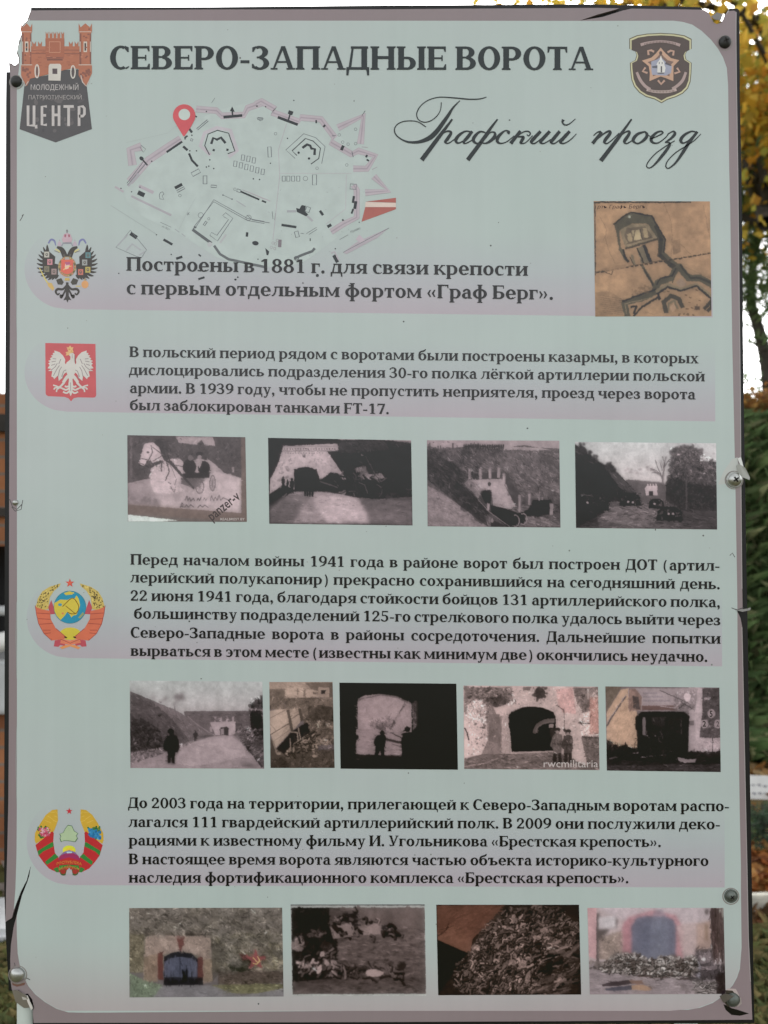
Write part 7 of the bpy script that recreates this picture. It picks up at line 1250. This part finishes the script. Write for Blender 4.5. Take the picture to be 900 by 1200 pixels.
def leafcloud(pts, size, cols, aspect=.6):
    n = len(pts); a = rg.normal(size=(n, 3)); a /= np.linalg.norm(a, axis=1)[:, None]; b = np.cross(a, rg.normal(size=(n, 3))); b /= np.linalg.norm(b, axis=1)[:, None]; s = (size*rg.uniform(.6, 1.35, n))[:, None]
    v = np.stack([pts-a*s*.5, pts+b*s*aspect*.5+a*s*.1, pts+a*s*.5, pts-b*s*aspect*.5+a*s*.1], 1).reshape(-1, 3); f = np.arange(4*n).reshape(n, 4)
    c = np.asarray(cols)[rg.integers(0, len(cols), n)]*rg.uniform(.75, 1.25, (n, 1)); return v, f, c
def at(px, py, d): return np.array([(px-450)/1040*d, d-DIST, EYE-(py-600)/1040*d])
# yellow maple on the rampart
base = np.array([4.75, 8.4, 2.35])
mp = thing("maple_tree", "tall maple tree with yellow autumn leaves behind the top right of the board", "tree", tuple(base))
limbs = [([base-[0, 0, .3], base+[.05, 0, 1.5], base+[-.05, .1, 3.2], base+[.1, .2, 5.4], base+[0, .2, 7.5]], .2, .05)]
tips = []
for k in range(34):
    h = rg.uniform(2.0, 6.8); a = rg.uniform(0, 6.28); L = rg.uniform(1.6, 4.0)*(1-.08*abs(h-4)); s = base+[0, .15, h]
    e = s+[math.cos(a)*L, math.sin(a)*L*.8, L*rg.uniform(-.05, .5)]; m_ = (s+e)/2+[0, 0, rg.uniform(.1, .4)]; limbs.append(([s, m_, e], .055, .012)); tips += [e, (m_+e)/2, m_+rg.normal(0, .3, 3)]
for q, r0, r1 in [([(905, 250), (893, 200), (885, 160), (878, 120)], .06, .02), ([(905, 190), (893, 178), (880, 182), (872, 188)], .04, .015), ([(908, 50), (890, 34), (872, 44), (860, 52)], .05, .015), ([(905, 40), (885, 20), (866, 6), (850, -14)], .05, .02), ([(880, 20), (858, 4), (836, -8), (820, -20)], .03, .01), ([(868, 172), (873, 186), (880, 205), (888, 232), (899, 262)], .03, .09), ([(850, 30), (812, 12), (772, 4), (740, -10)], .03, .01), ([(790, 10), (745, 0), (690, -14)], .025, .01)]:
    d = 9.2; limbs.append(([at(x, y, d+rg.uniform(-.3, .3)) for x, y in q], r0, r1))
v, f = join([limb([tuple(x) for x in q], a, b) for q, a, b in limbs]); meshobj("trunk", v, f, M_BARK, mp, smooth=True)
cl = []
for t_ in tips: cl.append(t_+rg.normal(0, .36, (60, 3)))
for px, py, s_x, n_ in [(893, 70, .16, 150), (880, 110, .2, 300), (893, 140, .18, 330), (885, 165, .16, 230), (893, 195, .15, 160), (872, 92, .12, 120), (890, 25, .2, 60), (868, 140, .14, 160), (850, 2, .2, 70), (820, 4, .18, 80), (790, 2, .25, 150), (760, 0, .25, 170), (730, 4, .2, 130), (700, 2, .22, 130), (670, 3, .2, 100), (640, 0, .22, 90), (612, 2, .2, 70), (594, -4, .16, 50), (905, 110, .25, 300), (915, 170, .3, 300)]:
    cl.append(at(px, py, 9.0)+rg.normal(0, 1, (int(n_*.62), 3))*[s_x*1.15, .45, s_x*1.15])
pts = np.concatenate(cl)
YC = [(.62, .40, .05), (.55, .34, .045), (.66, .48, .09), (.46, .34, .05), (.56, .29, .045), (.36, .34, .06)]
v, f, c = leafcloud(pts, .115, YC, .8); meshobj("crown", v.tolist(), f.tolist(), M_FOIL, mp, cols=c)
# dark green pine, leaning trunk
base = at(903, 492, 10.4)
pn = thing("pine_tree", "dark green pine with a leaning trunk below the yellow maple", "tree", tuple(base))
tr = [at(905, 520, 10.4), at(903, 470, 10.4), at(899, 430, 10.4), at(893, 400, 10.4), at(886, 375, 10.4), at(880, 352, 10.4), at(884, 300, 10.5), at(893, 200, 10.6), at(900, 60, 10.7)]
limbs = [([tuple(x) for x in tr], .10, .03)]; tips = []
for q in [[(890, 390), (878, 382), (860, 384)], [(899, 425), (882, 424), (862, 430)], [(901, 446), (884, 444), (868, 452), (852, 466)], [(901, 450), (885, 456), (870, 470)], [(897, 410), (880, 402), (866, 396)], [(882, 352), (868, 350), (850, 362)]]: limbs.append(([tuple(at(x, y, 10.3+rg.uniform(-.1, .2))) for x, y in q], .018, .006))
for k in range(46):
    u = rg.uniform(0, 1); z0 = at(890, 345-u*300, 10.5); a = rg.uniform(0, 6.28); L = rg.uniform(.8, 2.3)*(1-.5*u); e = z0+[math.cos(a)*L, math.sin(a)*L, -L*rg.uniform(.05, .45)]; m_ = (z0+e)/2+[0, 0, .12]; limbs.append(([tuple(z0), tuple(m_), tuple(e)], .03, .008)); tips += [e, m_, (m_+e)/2]
v, f = join([limb(q, a, b) for q, a, b in limbs]); meshobj("trunk", v, f, M_BARK, pn, smooth=True)
cl = [t_+rg.normal(0, 1, (120, 3))*[.3, .3, .13] for t_ in tips]
for px, py, sx_, n_ in [(884, 215, .12, 300), (876, 250, .13, 380), (890, 250, .14, 400), (880, 290, .14, 420), (892, 300, .14, 420), (876, 325, .11, 320), (890, 340, .11, 420), (878, 350, .08, 200), (897, 365, .08, 200), (895, 395, .05, 90), (872, 445, .05, 50), (868, 432, .04, 40), (880, 462, .05, 50)]: cl.append(at(px, py, 10.2)+rg.normal(0, 1, (int(n_*.72), 3))*[sx_, .25, sx_])
pts = np.concatenate(cl); v, f, c = leafcloud(pts, .12, [(.10, .16, .06), (.12, .19, .07), (.085, .14, .065), (.15, .20, .085)], .2); meshobj("crown", v.tolist(), f.tolist(), M_FOIL, pn, cols=c)
# rusty bush along the crest
base = at(898, 500, 8.9); bs = thing("bush", "low rust brown bush on the crest of the grassy rampart", "bush", (base[0], base[1], float(gh(base[0], base[1]))))
pts = np.concatenate([at(px, py, 8.9)+rg.normal(0, 1, (260, 3))*[.22, .25, .07] for px, py in [(868, 478), (880, 476), (892, 474), (905, 477), (925, 472), (855, 482), (940, 478)]]); v, f, c = leafcloud(pts, .07, [(.27, .12, .035), (.2, .09, .03), (.3, .17, .05), (.14, .1, .035)], .7); meshobj("foliage", v.tolist(), f.tolist(), M_FOIL, bs, cols=c)
tw = [limb([tuple(np.array([base[0]+o_, base[1], gh(base[0], base[1])-.05])), tuple(np.array([base[0]+o_*1.5, base[1], gh(base[0], base[1])+.2])), tuple(np.array([base[0]+o_*2.2, base[1], gh(base[0], base[1])+.32]))], .012, .005) for o_ in (-.3, -.12, .05, .2, .34)]
v, f = join(tw); meshobj("stems", v, f, M_BARK, bs)
# little spruce in front of the plate
base = at(893, 1003, 4.12); sp_ = thing("spruce_sapling", "small spruce sapling between the white plank and the white plate", "sapling", (base[0], base[1], 0))
b0 = np.array([base[0], base[1], 0.0]); v, f = limb([tuple(b0), tuple(b0+[.01, 0, .12]), tuple(b0+[0, 0, .25])], .012, .003)
needles, tws = [], [(v, f)]
for k in range(30):
    h = .02+.2*k/30; a = k*2.4; L = .22*(1-h/.4); s = b0+[0, 0, h]; e = s+[math.cos(a)*L, math.sin(a)*L, L*.18]; tws.append(limb([tuple(s), tuple((s+e)/2+[0, 0, .01]), tuple(e)], .004, .002, 5))
    for u in np.linspace(.15, 1.05, 46): needles.append(s+(e-s)*u+rg.normal(0, .008, 3))
v, f = join(tws); meshobj("trunk", v, f, M_BARK, sp_)
v, f, c = leafcloud(np.array(needles), .045, [(.06, .10, .06), (.08, .125, .075), (.05, .085, .05)], .12); meshobj("crown", v.tolist(), f.tolist(), M_FOIL, sp_, cols=c)
# far dark trees, left
for k, (X, d, h, lab) in enumerate([(-11.6, 26, 6.0, "dark distant fir beyond the brick ruin, nearest the board"), (-15, 30, 8.5, "tall dark distant fir farther left beyond the brick ruin"), (-8.4, 29, 5.5, "dark distant fir hidden mostly behind the board")]):
    b0 = np.array([X, d-DIST, 0.0]); tt = thing("fir_tree", lab, "tree", tuple(b0), "distant firs on the left")
    v, f = limb([tuple(b0), tuple(b0+[0, 0, h*.5]), tuple(b0+[0, 0, h])], .16, .02); meshobj("trunk", v, f, M_BARK, tt)
    n = 3500; z = rg.random(n)**1.4; a = rg.uniform(0, 6.28, n); r = (1-z)*1.9*np.sqrt(rg.random(n))*(1+.2*np.sin(a*5+z*20)); pts = b0+np.stack([r*np.cos(a), r*np.sin(a), .4+z*(h-.4)-r*.25], 1)
    v, f, c = leafcloud(pts, .4, [(.03, .05, .03), (.04, .065, .035), (.028, .045, .03)], .4); meshobj("crown", v.tolist(), f.tolist(), M_FOIL, tt, cols=c)

# ------------------------------------------------------------------ brick ruin, left
def brickmat():
    m = mat("old_brick", (.36, .17, .09), rough=.9, spec=.15, noise=(14, .3), bump=(30, .6, .006)); t = m.node_tree; b = t.nodes["Principled BSDF"]; tc = t.nodes.new("ShaderNodeTexCoord"); mp_ = t.nodes.new("ShaderNodeMapping"); mp_.inputs["Rotation"].default_value = (R(90), 0, 0)
    bt = t.nodes.new("ShaderNodeTexBrick"); bt.inputs["Scale"].default_value = 1.0; bt.inputs["Brick Width"].default_value = .26; bt.inputs["Row Height"].default_value = .077; bt.inputs["Mortar Size"].default_value = .007; bt.inputs["Color1"].default_value = (.38, .165, .075, 1); bt.inputs["Color2"].default_value = (.24, .10, .05, 1); bt.inputs["Mortar"].default_value = (.2, .16, .13, 1)
    t.links.new(tc.outputs["Object"], mp_.inputs[0]); t.links.new(mp_.outputs[0], bt.inputs["Vector"]); nz = t.nodes.new("ShaderNodeTexNoise"); nz.inputs["Scale"].default_value = 2.5; mxx = t.nodes.new("ShaderNodeMix"); mxx.data_type = 'RGBA'; mxx.blend_type = 'MULTIPLY'; mxx.inputs[0].default_value = .7
    cr = t.nodes.new("ShaderNodeValToRGB"); cr.color_ramp.elements[0].position = .3; cr.color_ramp.elements[0].color = (.35, .3, .28, 1); cr.color_ramp.elements[1].position = .65; t.links.new(tc.outputs["Object"], nz.inputs["Vector"]); t.links.new(nz.outputs["Fac"], cr.inputs[0]); t.links.new(bt.outputs["Color"], mxx.inputs[6]); t.links.new(cr.outputs[0], mxx.inputs[7]); t.links.new(mxx.outputs[2], b.inputs["Base Color"]); return m
M_BRICK = brickmat(); M_CONC = mat("grey_concrete", (.42, .43, .43), rough=.85, noise=(6, .2), bump=(40, .4, .004)); M_BEAM = mat("charred_beam", (.03, .026, .022), rough=.9, noise=(12, .4)); M_PLAS = mat("white_plaster", (.7, .69, .66), rough=.8, noise=(8, .12)); M_DARK = mat("interior_shade_black", (.012, .012, .012), rough=.95)
RD_ = 4.0; zz = lambda py: EYE-(py-600)/1040*RD_; Yw = RD_-DIST
ruin = thing("brick_ruin", "ruined red brick wall with dark openings and a concrete sill, left of the board", "ruin", (-2.3, Yw, 0))
def wallpiece(x0, x1, z0, z1, y0=0, th=.4): return boxv(x0, Yw+y0, z0, x1, Yw+y0+th, z1)
op_t, op_b = zz(640), zz(772)
ps = [wallpiece(-3.6, -1.15, zz(595), 2.02+.0), wallpiece(-3.6, -2.6, op_b, zz(605)), wallpiece(-1.35, -1.15, op_b, zz(605)), wallpiece(-2.6, -1.35, zz(640), zz(605)), wallpiece(-3.6, -1.15, -.05, zz(834))]
for k, (x0, x1, h) in enumerate([(-3.6, -2.9, .28), (-2.9, -2.2, .16), (-2.2, -1.5, .115), (-1.5, -1.25, .05)]): ps.append(wallpiece(x0, x1, 2.02, 2.02+h))
v, f = join(ps); meshobj("wall", v, f, M_BRICK, ruin)
v, f = wallpiece(-3.62, -1.13, zz(605), zz(595), -.03, .44); meshobj("beam", v, f, M_BEAM, ruin)
v, f = wallpiece(-3.62, -1.4, zz(506), zz(486), -.035, .03); meshobj("beam", v, f, M_BEAM, ruin)
v, f = wallpiece(-3.65, -1.1, zz(834), op_b, -.06, .5); o = meshobj("sill", v, f, M_CONC, ruin); bevel(o, .015)
v, f = wallpiece(-2.6, -1.35, op_b, op_t, .46, .05); meshobj("interior_shade", v, f, M_DARK, ruin)  # panel painted near-black for the shade inside the opening
v, f = limb([(-2.15, Yw+.02, op_b+.0), (-1.9, Yw, op_b+.03), (-1.66, Yw-.03, op_b+.09), (-1.62, Yw-.05, op_b+.07)], .05, .04, 9); meshobj("plaster_lump", v, f, M_PLAS, ruin, smooth=True)
v, f = limb([(-2.62, Yw+.06, zz(720)), (-1.33, Yw+.06, zz(716))], .022, .022, 8); meshobj("bar", v, f, M_CONC, ruin)
v, f = boxv(-.35, -.16, 0, .35, .16, .09); o = meshobj("concrete_block", v, f, M_CONC); bevel(o, .02); o.location = (-1.62, 3.3-DIST, .0); o.rotation_euler = (0, 0, R(14)); tag(o, "broken grey concrete block on the ground below the brick ruin", "block")
